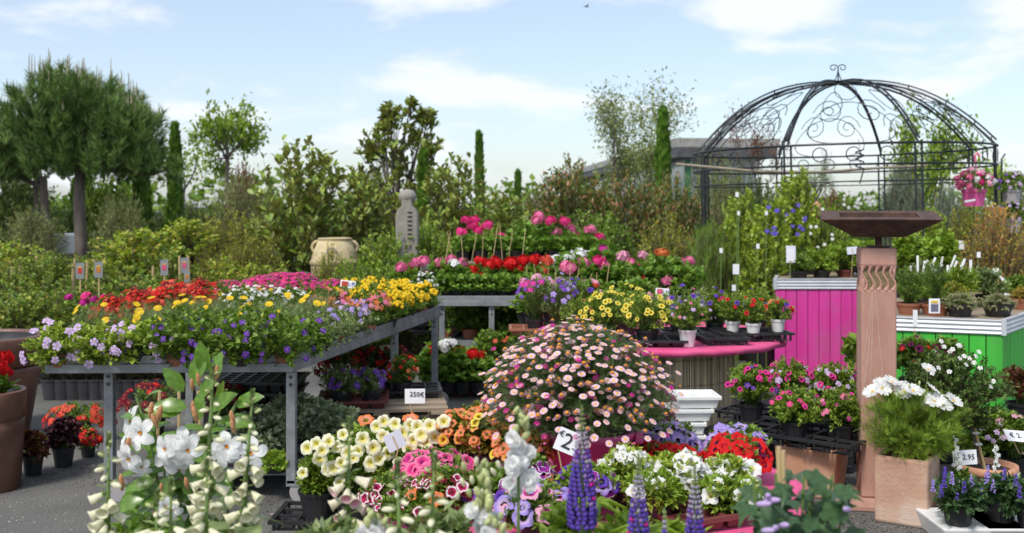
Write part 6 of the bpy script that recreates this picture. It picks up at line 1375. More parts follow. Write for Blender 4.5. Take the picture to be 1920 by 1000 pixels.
RF = [
 ('peony_seedling', 'green leafy plants with lilac blooms behind the terracotta bowl', 'potted flower', (1780, 770, 1925, 870), 6.3, 0, ('leaf', 'bright', .05, 130, 14), [('s_lilac', 12, .02)], ('blackp', .1, .14)),
 ('pink_phlox', 'pale pink flowers at the right edge above the price card', 'potted flower', (1860, 775, 1940, 850), 6.2, 0, ('leaf', 'mid', .04, 80, 14), [('s_pale', 16, .02)], ('blackp', .09, .12)),
 ('redleaf_plant', 'reddish brown leafed plant in a black tray in front of the green planter', 'potted plant', (1880, 690, 1945, 760), 6.5, .3, ('wide', 'redleaf', .05, 60, 12), [], ('blackp', .08, .08)),
 ('fuchsia', 'green plant with crimson blooms on the trays right of the pillar', 'potted flower', (1672, 630, 1750, 715), 6.6, .42, ('leaf', 'mid', .05, 80, 12), [('g_dk' if False else 'p_burg', 6, .025), ('s_red', 3, .02)], ('blackp', .08, .09)),
 ('fuchsia', 'leafy plant with crimson blooms rising over the jasmine crown', 'potted flower', (1738, 632, 1810, 705), 6.6, .42, ('leaf', 'mid', .05, 80, 12), [('p_burg', 7, .025), ('s_white', 5, .02)], ('blackp', .08, .09)),
 ('vine_seedling', 'leafy green seedling peeking out left of the pillar', 'potted plant', (1575, 628, 1625, 690), 6.5, .42, ('wide', 'bright', .07, 14, 8), [('s_red', 1, .015)], ('blackp', .06, .08)),
 ('verbena', 'magenta verbena in a black pot, back left of the four', 'verbena', (1362, 685, 1455, 765), 6.25, .32, ('leaf', 'bright', .035, 110, 14), [('p_mag', 22, .02), ('s_violet', 6, .02)], ('blackp', .075, .1)),
 ('verbena', 'violet and magenta verbena in the back middle', 'verbena', (1430, 675, 1530, 755), 6.4, .35, ('leaf', 'bright', .035, 110, 14), [('p_mag', 14, .02), ('s_lilac', 12, .022)], ('blackp', .075, .1)),
 ('verbena', 'lilac and magenta verbena nearest the pillar at the back', 'verbena', (1515, 685, 1608, 765), 6.3, .35, ('leaf', 'bright', .035, 110, 14), [('p_mag', 10, .02), ('s_lilac', 14, .022)], ('blackp', .075, .1)),
 ('verbena', 'pink verbena in a black pot, front left of the pair', 'verbena', (1438, 730, 1545, 805), 5.85, .30, ('leaf', 'bright', .034, 130, 14), [('s_hot', 10, .018), ('p_mag', 5, .018)], ('blackp', .078, .1)),
 ('verbena', 'pink verbena in a black pot, front right beside the pillar', 'verbena', (1528, 732, 1622, 815), 5.78, .30, ('leaf', 'bright', .034, 130, 14), [('s_pink', 9, .018), ('s_mag', 8, .017)], ('blackp', .078, .1)),
]
for a in RF: clump(*a[:9])
tray('black carrier tray with the front two verbenas on the tapered planter', (1.62, 5.87, .279), .66, .4, .06, 5, 3, holes=True, rz=math.radians(-40))
tray('black carrier tray with the back verbenas', (1.60, 6.34, .305), .66, .38, .05, 5, 3, holes=True, rz=math.radians(-38))
tray('black carrier tray behind the pillar with the crimson plants', (X(1680, 6.6), 6.62, .36), .9, .4, .05, 6, 3, holes=True)
tray('black tray under the red-leaved plant', (X(1905, 6.5), 6.5, .25), .35, .3, .05, 3, 2)
for i, (px, Y, w, h, lab) in enumerate([(1465, 6.5, .34, .29, 'black crate under the back verbena tray'), (1680, 6.65, .7, .35, 'black crate under the tray behind the pillar'), (1905, 6.55, .4, .24, 'terracotta-coloured block under the red-leaved plant'), (1540, 6.42, .3, .29, 'second black crate under the back verbena tray')]):
    t = thing('crate', lab, 'crate', (X(px, Y), Y, 0)); MB().box((0, 0, h / 2), (w, .3, h)).build('body', M['blackp'] if i != 2 else M['clay'], t, bevel=.012); 
    if i != 2:
        for k in range(4): MB().box((0, -.152, h * (k + .7) / 4.6), (w * .9, .008, .012)).build('rib', M['darkp'], t)
# stack of white trays
rnd.seed(230)
zst = .2
t = thing('crate', 'black crate under the white tray stack', 'crate', (X(1300, 6.2), 6.2, 0)); MB().box((0, 0, .1), (.5, .4, .2)).build('body', M['blackp'], t, bevel=.012); MB().box((0, -.203, .1), (.4, .008, .02)).build('rib', M['darkp'], t)
tray('black tray between the white trays and the verbena', (X(1345, 6.1), 6.15, .2), .4, .35, .06, 3, 2)
for i in range(4):
    t = thing('white_tray', 'white plastic plant tray, %s from the bottom of the white stack' % ORD[i], 'tray', (X(1292 + (0, 2, -6, 8)[i] * 1.0, 6.2) - (.03 if i < 2 else 0), 6.15, .203 + i * .074), U(-.06, .06), 'stack of white trays')
    w, l = (.2 if i < 2 else .26), .24; b = MB(); sq = lambda x, y, z: [(-x, -y, z), (x, -y, z), (x, y, z), (-x, y, z)]
    a, c = w / 2, l / 2; V = sq(a * .8, c * .8, 0) + sq(a * .9, c * .9, .048) + sq(a, c, .05) + sq(a, c, .072) + sq(a * .88, c * .88, .072) + sq(a * .8, c * .8, .02); fs = [(3, 2, 1, 0)] + [(4 * k + i2, 4 * k + (i2 + 1) % 4, 4 * k + 4 + (i2 + 1) % 4, 4 * k + 4 + i2) for k in range(5) for i2 in range(4)] + [(20, 21, 22, 23)]
    b.add(V, fs); b.build('shell', M['whitep'], t, bevel=.004)
    b = MB(); b.box((0, 0, .04), (.01, l * .85, .036)); b.box((0, 0, .04), (w * .85, .01, .034)); b.build('divider', M['whitep'], t)

# salvias on white trays, right bottom
rnd.seed(240)
for i, (bx, Y) in enumerate([((1742, 905, 1850, 985), 4.95), ((1830, 900, 1925, 985), 5.0), ((1880, 905, 1990, 990), 4.9)]):
    t = clump('blue_salvia', 'grey-leaved salvia with violet spikes, %s of the row at the lower right' % ('leftmost', 'middle one', 'rightmost')[i], 'salvia', bx, Y, .105, ('leaf', 'ivy', .055, 50, 14), [], ('blackp', .075, .1), 'violet salvias on white trays')
    x0, y0, x1, y1 = bx; cx = (x0 + x1) / 2
    sp = [[(1770, 908, 1), (1785, 900, 1), (1808, 918, 1), (1750, 915, 1), (1795, 940, 1), (1765, 925, 1), (1772, 890, 1)], [(1852, 888, 1), (1850, 900, 1), (1862, 915, 1), (1840, 930, 1), (1822, 905, 1)], [(1883, 893, 1), (1905, 905, 1), (1912, 925, 1)]][i]
    for px, py, _ in sp:
        p = W(px, py, Y - .1) - t.location; g = NG(); n = 34; zz = rng.random(n) * .055; a = rng.uniform(0, 6.28, n); rr = .009 * (1 - zz / .08)
        V, Fc = dome_tris(1, 1.2, 0, 5, 2); ctrs = np.stack([rr * np.cos(a), rr * np.sin(a), zz], 1); g.scat((V, Fc), ctrs, np.stack([-np.sin(a), np.cos(a), 0 * a], 1), A([[0, 0, 1.0]] * n), .0045)
        part('flower_spike', g.mesh('spike', P['lav'] if rnd.random() < .5 else P['lupine']), t, p - Vector((0, 0, .02)))
        MB().tube([(p.x * .5, p.y * .5, .15), (p.x, p.y, p.z + .02)], .002, 4).build('spike_stalk', M['stem'], t)
    if i < 1:
        w = thing('white_tray', 'white tray at the bottom right under the salvias', 'tray', (X(1828, 5), 5.05, 0)); MB().hexa([(-.17, -.15, 0), (.17, -.15, 0), (.17, .15, 0), (-.17, .15, 0)], [(-.2, -.18, .1), (.2, -.18, .1), (.2, .18, .1), (-.2, .18, .1)]).build('shell', M['whitep'], w, bevel=.01)
    if i == 1: w = thing('white_tray', 'second white tray at the bottom right corner', 'tray', (X(1925, 5), 5.05, 0)); MB().hexa([(-.2, -.15, 0), (.2, -.15, 0), (.2, .15, 0), (-.2, .15, 0)], [(-.24, -.18, .1), (.24, -.18, .1), (.24, .18, .1), (-.24, .18, .1)]).build('shell', M['whitep'], w, bevel=.01)
t = clump('white_salvia', 'white salvia spikes between the cosmos planter and the clay bowl', 'salvia', (1775, 880, 1830, 940), 5.3, 0, ('leaf', 'mid', .04, 40, 12), [], ('blackp', .07, .12))
for px, y0, y1, Y in ((1790, 812, 905, 5.3), (1798, 850, 900, 5.3), (1867, 832, 905, 5.2)):
    p = W(px, y1, Y) - t.location; hh = (y1 - y0) / F * Y; st = MB().tube([(p.x * .5, p.y * .5, .15), (p.x, p.y, p.z), (p.x, p.y, p.z + hh)], .002, 4).build('spike_stalk', M['stem'], t)
    for k in range(12): part('floret', FL['s_white'], t, p + Vector((U(-.01, .01), U(-.012, .005), hh * (.35 + .62 * k / 12))), facing((U(-1, 1), -1, .3)), .011)

# ------------------------------------------------------------------ foreground round table
rnd.seed(300)
FX, FY, FR, FZ = .33, 4.5, .90, .40
round_table('low round display table in the foreground, pink clothed', FX, FY, FR, FZ, .62)
fz = FZ + .005
pt_ = thing('daisy_pot', 'big pink plastic pot with turned-out rim holding the pink daisy bush', 'pot', (X(1102, 4.55), 4.5, fz))
pr = .188; ph_ = .235
b = MB(); b.lathe([(.001, 0), (pr * .7, 0), (pr * .82, ph_ * .45), (pr * .86, ph_ * .46), (pr * .9, ph_ * .68), (pr * .95, ph_ * .69), (pr * .98, ph_ * .86), (pr * 1.06, ph_ * .87), (pr * 1.1, ph_ * .98), (pr * 1.08, ph_), (pr * .98, ph_), (pr * .95, ph_ * .9)], 48); b.disc(pr * .96, ph_ * .92, 40, 1); b.build('pot', [M['pink_pot'], M['soil']], pt_, smooth=False)
for p in pt_.children[0].data.polygons: p.use_smooth = len(p.vertices) == 4
for a in (-.2, 2.9): MB().box((pr * 1.1 * math.cos(a), pr * 1.1 * math.sin(a) - .03, ph_ - .02), (.035, .06, .05)).build('pot_lug', M['pink_pot'], pt_, bevel=.008)
def daisy_bush():
    Y = 4.5; c = W(1083, 760, Y); t = thing('pink_marguerite', 'huge domed pink marguerite daisy bush in the pink pot', 'daisy bush', (c.x, Y, fz + ph_ * .93)); 
    zc = W(1083, 770, Y).z - t.location.z; rx = 178 / F * Y; rz_ = Z(612, Y) - Z(770, Y)
    g = NG(); st = MB(); shoots(g, (0, 0, zc), (rx, rx * .9, rz_), 760, 26, .045, T['feather'], zmin=-.16, base=(.0, 0, .02), stems=st, srad=.0018, up=.35, inward=.3, start=.35, front=.3)
    g.mb(st, 1); part('foliage', g.mesh('daisyfol', [L['grey'] if False else L['daisyf'], M['stem']]), t, stuff=True)
    n = 0; seen = []; tries = 0
    while n < 298:
        z = U(-.38, 1) if rnd.random() < .4 else U(.15, 1) ** .6; a = U(0, 6.283); q = math.sqrt(max(0, 1 - z * z)); d = Vector((q * math.cos(a), q * math.sin(a), z))
        if d.y > .35 and rnd.random() < .85: d.y *= -1
        if z < -.2 or (z < 0 and rnd.random() < .6): continue
        if 0 <= z < .45 and abs(d.x) < .8 and rnd.random() < .35: continue
        s = U(1.0, 1.05) if rnd.random() > .07 else U(1.08, 1.18); p = Vector((d.x * rx * s, d.y * rx * .9 * s, zc + d.z * rz_ * s))
        if tries < 6000 and any((p - q_).length < .031 for q_ in seen): tries += 1; continue
        old = rnd.random(); key = 'daisy' if old < .62 else ('daisy_old' if old < .94 else 'daisy_bud')
        part('daisy', FL[key], t, p, facing(Vector((d.x * .55, d.y * .6 - .12, d.z * .5 + .75)) + Vector((U(-.25, .25), U(-.25, .25), 0))), (.0178 if key == 'daisy' else .015) * U(.85, 1.15)); n += 1
        seen.append(p)
    part('far_blooms', joined(['daisy', 'daisy', 'daisy_old', 'daisy_old', 'daisy_bud'], 430, .0145, (0, 0, zc), (rx * 1.0, rx * .9, rz_ * 1.02), nz=1.2), t, stuff=True)
    st = MB()
    for p in seen: st.tube([p * .86 + Vector((0, 0, zc * .12)), p - Vector((0, 0, .004))], .0012, 3)
    st.build('flower_stalks', M['stem'], t, stuff=True)
L['daisyf'] = leafmat('leaf_marguerite', [(.04, .09, .035), (.07, .14, .05), (.12, .2, .08)])
daisy_bush()
sign('white price card with a big € 2 pushed into the pink daisy pot', W(1064, 828, 4.12), .088, .088, -22, 0, 8, .2, [('€', .032, -.03, .02), ('2', .085, .0, -.002), ('-', .04, .03, -.015)])
sign('handwritten 2.50 € card behind the cream petunias', W(778, 743, 5.3), .1, .072, 0, 4, 4, .2, [('250€', .034, .01, .008)])
sign('price card seen from behind, leaning over the cream petunias', W(740, 827, 4.5), .08, .075, 24, 4, 5, .16, back=True)
TB = [
 ('petunia', 'orange and apricot petunia mound in front of the pallets', (812, 765, 925, 860), 4.85, ('leaf', 'mid', .034, 120, 13), [('p_orange', 16, .03), ('p_peach', 9, .03)]),
 ('petunia', 'yellow-green and peach petunia left of the daisy bush', (858, 760, 975, 870), 4.75, ('leaf', 'yellowed', .034, 130, 13), [('p_peach', 10, .034), ('p_orange', 14, .03), ('p_yellow', 7, .024)]),
 ('petunia', 'orange petunia close to the left of the pink pot', (925, 800, 1035, 900), 4.4, ('leaf', 'mid', .034, 110, 13), [('p_orange', 16, .029), ('p_peach', 9, .029), ('p_yellow', 4, .022)]),
 ('petunia', 'hot pink petunia mound in front of the cream ones', (745, 845, 885, 920), 4.4, ('leaf', 'mid', .034, 120, 13), [('p_hot', 36, .036)]),
 ('petunia', 'purple petunia with white rims below the price card', (950, 862, 1045, 935), 4.05, ('leaf', 'mid', .034, 110, 13), [('p_purple', 16, .036), ('p_orange', 5, .034)]),
 ('petunia', 'purple picotee petunia at the right foot of the pink pot', (1040, 872, 1160, 940), 4.0, ('leaf', 'bright', .036, 120, 13), [('p_purple', 7, .034), ('p_blue', 6, .034), ('p_lav', 2, .036)]),
 ('petunia', 'lavender and veined pink petunia at the bottom centre', (930, 910, 1085, 1010), 3.75, ('leaf', 'mid', .036, 120, 13), [('p_lav', 14, .042), ('p_pinkv', 10, .042)]),
 ('petunia', 'red and white striped petunia at the lower left of the table', (672, 895, 790, 985), 4.1, ('leaf', 'mid', .03, 130, 13), [('p_str', 16, .026), ('s_coral', 5, .024)]),
 ('petunia', 'dark-edged petunia with striped blooms at the bottom', (770, 880, 905, 975), 4.0, ('leaf', 'mid', .032, 140, 13), [('p_str', 12, .025), ('s_dkred', 12, .022), ('p_orange', 4, .034)]),
 ('petunia', 'leafy green petunia with few blooms at the bottom edge', (700, 930, 860, 1015), 3.95, ('leaf', 'mid', .034, 120, 13), [('p_str', 8, .025)]),
 ('petunia', 'leafy petunia between the hot pink and purple ones', (860, 880, 975, 970), 4.0, ('leaf', 'mid', .034, 110, 13), [('p_blue', 6, .03), ('p_purple', 6, .03)]),
 ('petunia', 'wine red petunia spilling behind the pink pot', (1150, 760, 1275, 850), 4.85, ('leaf', 'dark', .034, 110, 13), [('p_burg', 34, .034)]),
 ('petunia', 'lavender petunia beside the white tray stack', (1195, 790, 1312, 870), 4.75, ('leaf', 'mid', .034, 110, 13), [('p_lav', 30, .036)]),
 ('petunia', 'red petunia patch right of the pink pot', (1180, 830, 1310, 890), 4.5, ('leaf', 'mid', .034, 110, 13), [('p_red', 40, .036)]),
 ('petunia', 'lavender petunia at the back right corner of the table', (1320, 798, 1440, 870), 4.95, ('leaf', 'mid', .034, 110, 13), [('p_lav', 26, .034)]),
 ('petunia', 'bright red petunia mound at the right of the table', (1318, 818, 1440, 905), 4.55, ('leaf', 'mid', .034, 130, 13), [('p_red', 48, .038), ('p_burg', 3, .034)]),
 ('petunia', 'white petunia, leftmost of the white ones', (1120, 840, 1225, 945), 4.15, ('leaf', 'lime', .036, 120, 13), [('p_white', 18, .036)]),
 ('petunia', 'white petunia in the middle of the white block', (1215, 848, 1325, 945), 4.15, ('leaf', 'lime', .036, 120, 13), [('p_white', 28, .038)]),
 ('petunia', 'white petunia with yellowish trumpets at the right of the block', (1310, 860, 1425, 940), 4.2, ('leaf', 'lime', .036, 120, 13), [('p_white', 19, .038)]),
 ('petunia', 'white petunia at the front of the block over the oxblood tray', (1160, 890, 1290, 985), 3.95, ('leaf', 'bright', .04, 120, 13), [('p_white', 7, .036)]),
 ('petunia', 'leafy green petunia at the right rim above the pink cloth', (1290, 895, 1440, 975), 4.0, ('leaf', 'bright', .038, 120, 13), [('p_white', 5, .034)]),
]
for a in TB: clump(a[0], a[1], 'petunia', a[2], a[3], fz + (.03 if 'oxblood' in a[1] else 0), a[4], a[5], ('blackp', .065, .075), zmin=-.05, faceup=.55, ryk=.9)
tray('oxblood tray with white petunias at the lower right of the table', (X(1300, 3.95), 3.98, fz), .3, .3, .05, 3, 3, 'redtray', rz=.45)
tray('black tray under the white petunias on the right', (X(1350, 4.4), 4.4, fz), .3, .24, .03, 3, 2, 'blackp', rz=-.15)
# cream petunias on the ground beside the bench leg
YB = [
 ('petunia', 'cream yellow petunia at the bench leg, leftmost', (556, 850, 640, 940), 5.25, [(575, 840), (567, 887), (614, 825), (600, 860), (632, 838), (593, 832), (648, 872), (615, 880)]),
 ('petunia', 'cream yellow petunia in the middle of the cream group', (610, 805, 720, 935), 5.2, [(617, 828), (643, 815), (680, 823), (625, 878), (663, 858), (652, 848), (695, 872), (640, 868), (672, 845), (637, 905), (604, 845)]),
 ('petunia', 'cream yellow petunia right of the middle one', (690, 795, 790, 925), 5.1, [(705, 800), (740, 795), (718, 818), (700, 840), (728, 850), (695, 868), (755, 812), (770, 798), (710, 860), (748, 870), (720, 790)]),
 ('petunia', 'cream petunia farthest right under the handwritten card', (760, 785, 850, 900), 4.95, [(805, 798), (790, 815), (775, 826), (815, 820), (798, 828), (832, 790), (783, 800), (768, 840), (800, 850)])]
for nm, lab, bx, Y, fl in YB:
    t = clump(nm, lab, 'petunia', bx, Y, .052 if Y > 5 else 0.0, ('leaf', 'bright', .042, 110, 14), [('bud', 6, .014)], ('blackp', .1, .13), zmin=0)
    for px, py in fl: part('flower', FL['p_cream'], t, W(px, py, Y - U(.1, .22)) - t.location, facing((U(-.35, .35), -1, U(.1, .6))), U(.031, .039))
for px, py, Y in ((770, 785, 5), (686, 787, 5.1)):
    t = [o for o in bpy.data.objects if o.get('label', '').startswith('cream petunia farthest')][0]; part('flower', FL['p_orange'], t, W(px, py, Y) - t.location, facing((0, -.5, .9)), .042)
tray('black carrier tray on feet under the cream petunias', (X(640, 5.35), 5.33, 0), .62, .34, .05, 5, 3, holes=True, rz=-.03)

# ------------------------------------------------------------------ front row: mandevilla, foxgloves, lupins, ivy
rnd.seed(400)
def leafobj(t, me, p, ax, up, s, name='leaf'):
    ax = Vector(ax).normalized(); x = ax.cross(Vector(up)).normalized(); z = x.cross(ax); q = Matrix((x, ax, z)).transposed().to_quaternion(); part(name, me, t, p, q, s)
def leafmesh(key, matk, bend=.25, nx=1):
    V, Fc = T[key]; V = V.copy(); V[:, 2] -= bend * V[:, 1] ** 2; g = NG(); g.add(V, Fc); return g.mesh(key + '_leaf_mesh', L[matk], True)
LM = dict(mand=[leafmesh('oval', 'bright2', b) for b in (.1, .35)] if 'bright2' in L else None)
L['mand'] = leafmat('leaf_mandevilla', [(.05, .13, .02), (.09, .2, .03), (.15, .27, .05)], rough=.28, spec=.6)
LM['mand'] = [leafmesh('oval', 'mand', b) for b in (.1, .35)]
LM['fox'] = [leafmesh('oval', 'grey', b) for b in (.2, .6)]; LM['ivy'] = [leafmesh('ivy', 'ivy', b) for b in (.1, .4)]; LM['lup'] = leafmesh('narrow', 'bright', .35)
L['foxl'] = L['mid']
def mandevilla():
    Y = 3.3; t = thing('white_mandevilla', 'white mandevilla climber with glossy leaves and orange-throated stars', 'mandevilla', (X(330, Y), Y, 0))
    part('pot', pot(.14, .24, 'terrp'), t); loc = t.location
    st = MB(); anchors = []
    for k in range(16):
        x0, x1 = U(-.05, .05), U(-.2, .2); z1 = U(.55, 1.02); a = U(0, 6); pts = [Vector((x0, U(-.05, .05), .22))]
        for i in range(1, 7): pts.append(Vector((x0 + (x1 - x0) * i / 6 + .03 * math.sin(a + i), U(-.12, .12), .22 + (z1 - .22) * i / 6)))
        st.tube(pts, .004, 5); anchors += pts[1:]
    st.build('twining_stems', M['stem'], t, stuff=True)
    for k in range(3): MB().tube([(-.1 + k * .1, .04, .2), (-.06 + k * .06, .03, 1.0)], .005, 6).build('cane', M['bamboo'], t)
    for k in range(150):
        p = rnd.choice(anchors) + Vector((U(-.04, .04), U(-.08, .05), U(-.04, .04))); s = 1
        leafobj(t, rnd.choice(LM['mand']), p, (U(-1, 1), U(-1.0, .4), U(-.5, .6)), (U(-.3, .3), -.3, 1), U(.06, .1))
    for px, py, dx, dz in [(362, 720, .3, 1), (375, 745, .6, .8), (345, 735, -.5, .8), (400, 715, .2, 1), (352, 765, -1, .3), (392, 770, .8, .6), (340, 775, -.8, .3), (420, 790, 1, .1), (300, 800, -1, .5), (385, 700, -.1, 1), (440, 760, .9, .4), (370, 790, .1, .8), (290, 905, -1, 0), (325, 890, -.3, -.6), (275, 930, -.8, -.2)]:
        p = W(px, py, Y - .12) - loc; leafobj(t, rnd.choice(LM['mand']), p, (dx, -.35, dz), (0, -.8, .6), U(.085, .11))
    for k in range(75):
        p = W(U(255, 440), U(790, 985), Y - U(-.05, .1)) - loc; leafobj(t, rnd.choice(LM['mand']), p, (U(-1, 1), U(-1.0, .1), U(-.7, .4)), (U(-.3, .3), -.4, 1), U(.06, .095))
    fl = [(262, 812, .062, (-.35, -1, .2)), (243, 790, .06, (-.8, -.6, .3)), (330, 850, .066, (-.15, -1, .1)), (318, 855, .066, (-.2, -1, .0)), (341, 832, .062, (.2, -1, .35)), (352, 845, .055, (.3, -1, 0)), (338, 853, .05, (.1, -1, -.2)), (308, 842, .055, (-.6, -.8, 0)), (232, 848, .06, (-.9, -.6, .1)), (240, 862, .055, (-.5, -.9, -.3)),
          (470, 850, .06, (.3, -1, .3)), (420, 850, .055, (.3, -1, 0)), (310, 950, .04, (0, -1, 0)), (322, 958, .04, (.4, -1, 0)), (425, 838, .055, (.2, -1, .2)), (265, 876, .04, (0, -1, -.4))]
    for px, py, s, nv in fl: part('flower', FL['mandevilla'], t, W(px, py, Y - U(.12, .22)) - loc, facing(nv), s * .84)
    for px, py in [(283, 770, ), (296, 782), (362, 765), (366, 778), (436, 785), (437, 800), (302, 917), (240, 835), (228, 905), (350, 907), (360, 722), (405, 700), (372, 712), (290, 790), (300, 775)]:
        part('bud', FL['budr'], t, W(px, py, Y - .2) - loc, facing((U(-.3, .3), -.3, 1)), U(.02, .03))
mandevilla()
def foxglove(label, px, ytop, Y, bells_from, base_px=None, bud='bud', bellk='bell', lean=0, n=60, group='cream foxgloves in the front row', sc=.94, white=0.0):
    bx = base_px if base_px is not None else px; top = W(px, ytop, Y); t = thing('foxglove', label, 'foxglove', (X(bx, Y), Y, 0), 0, group)
    part('pot', pot(.1, .17, 'blackp'), t); tp = top - t.location
    cur = [Vector((0, 0, .15)), Vector((tp.x * .25, 0, tp.z * .45)), Vector((tp.x * .6, 0, tp.z * .8)), tp]
    MB().tube(cur, [.009, .008, .0065, .002], 7).build('flower_stem', M['stem'], t, smooth=True)
    def at(q):
        q = max(0, min(.9999, q)) * 3; i = int(q); return cur[i].lerp(cur[i + 1], q - i)
    zt = tp.z; zb = W(px, bells_from, Y).z; z0 = .45; g = NG(); nleaf = []
    k = 0; z = zt - .012; ang = U(0, 6)
    while z > z0:
        f = (zt - z) / (zt - z0); q = 1 - (zt - z) / (zt - .15) ; c = at(max(.05, min(.999, (z - .15) / (zt - .15)))); ang += 2.4 + U(-.3, .3)
        out = Vector((math.cos(ang), math.sin(ang), 0))
        if out.y > .2: out.y *= -1; 
        if z > zb:      # buds grow downward
            s = .006 + .014 * ((zt - z) / max(.01, zt - zb)); part('bud', FL['bud' if s < .012 else 'budw'], t, Vector((c.x, c.y, z)) + out * (.006 + s * 1.0), facing(out * .9 + Vector((0, 0, .5 if s < .012 else -.1))), s)
            nleaf.append((Vector((c.x, c.y, z)), out, .012 + s)); z -= .012 + s * .45
        else:
            s = U(.04, .05) * sc; part('flower', FL[bellk], t, Vector((c.x, c.y, z)) + out * .006, facing(out + Vector((0, 0, -.42 + U(-.15, .1)))), s)
            nleaf.append((Vector((c.x, c.y, z + .008)), out, .03)); z -= .0125
    g.scat(T['leaf'], A([a[0] for a in nleaf]), A([a[1] + Vector((0, 0, .5)) for a in nleaf]), A([[0, 0, 1.0]] * len(nleaf)), A([a[2] * 1.15 for a in nleaf]))
    n2 = 60; zz = rng.uniform(zt - .05, zt + .012, n2); a = rng.uniform(0, 6.28, n2); cc = A([at((z_ - .15) / (zt - .15)) for z_ in zz]); o = np.stack([np.cos(a), np.sin(a), 0 * a], 1)
    g.scat(T['leaf'], cc, o * .6 + A([0, 0, 1]), o, rng.uniform(.008, .018, n2))
    part('bracts', g.mesh('bracts', L['grey']), t, stuff=True)
    for k in range(16):
        z = U(.12, z0 + .2); a = U(0, 6.28); leafobj(t, rnd.choice(LM['fox']), at(z / zt) + Vector((0, 0, 0)), (math.cos(a), math.sin(a), U(.2, .8)), (0, 0, 1), U(.1, .18))
    return t
foxglove('tall cream foxglove, the tallest one in the left group', 400, 690, 2.75, 845, 378)
foxglove('tall cream foxglove with a leaning stem, right one of the left group', 474, 738, 2.65, 850, 440)
foxglove('cream foxglove at the far left of the front row', 204, 818, 2.6, 915, 200)
foxglove('short cream foxglove with mostly buds in the left group', 388, 868, 2.5, 965, 385)
foxglove('low cream foxglove with a budded tip between its neighbours', 320, 905, 2.45, 985, 322)
foxglove('low cream foxglove left of the short budded one', 295, 925, 2.5, 990, 285)
foxglove('blushing foxglove in front of the cream petunias', 655, 790, 2.6, 890, 650, bellk='bellp', n=30)
foxglove('small foxglove spire at the lower centre left', 815, 858, 2.3, 985, 795)
foxglove('thin budded foxglove spire in front of the striped petunias', 745, 872, 2.3, 990, 760)
def stock(label, px, ytop, ybot, Y, w, thr=.32):
    t = thing('white_stock', label, 'stock flower', (X(px, Y), Y, 0), 0, 'white snapdragons in the front row'); part('pot', pot(.09, .15, 'blackp'), t); loc = t.location
    tp = W(px, ytop, Y) - loc; MB().tube([(0, 0, .13), (0, 0, tp.z * .6), (tp.x, 0, tp.z)], [.007, .006, .002], 6).build('flower_stem', M['stem'], t)
    for k in range(26):
        u = k / 26; py = ytop + (ybot - ytop) * u; wd = w * (.35 + .65 * u); p = W(px + U(-wd, wd), py, Y + U(-.03, .02)) - loc
        if u < thr: part('bud', FL['bud'], t, p, facing((U(-.6, .6), -.3, .7)), .012 + .01 * u)
        else: part('flower', FL['ruffle'], t, p, facing((U(-.6, .6), -1, U(-.1, .6))), U(.015, .023))
    for k in range(14): leafobj(t, LM['fox'][0], (0, 0, U(.2, tp.z * .8)), (U(-1, 1), U(-1, .3), U(.1, .7)), (0, 0, 1), U(.05, .08))
stock('large white snapdragon spike at the bottom centre', 972, 770, 925, 2.35, 34)
stock('short white snapdragon left of the large spike', 905, 868, 990, 2.3, 26, .7)
stock('white blooms at the bottom edge beside the blushing foxglove', 705, 960, 1040, 2.3, 40)
stock('white blooms at the bottom edge under the large spike', 930, 968, 1060, 2.25, 40)
for i, (px, py) in enumerate([(870, 875), (885, 900), (893, 865), (908, 892), (925, 885), (935, 872), (880, 925), (905, 925), (868, 905), (897, 945), (922, 940), (858, 930)]):
    t = [o for o in bpy.data.objects if o.get('label', '').startswith('short white snap')][0]; part('bud', FL['budw' if i % 3 else 'bud'], t, W(px, py, 2.3) - t.location, facing((U(-.4, .4), -.4, .8)), .012)
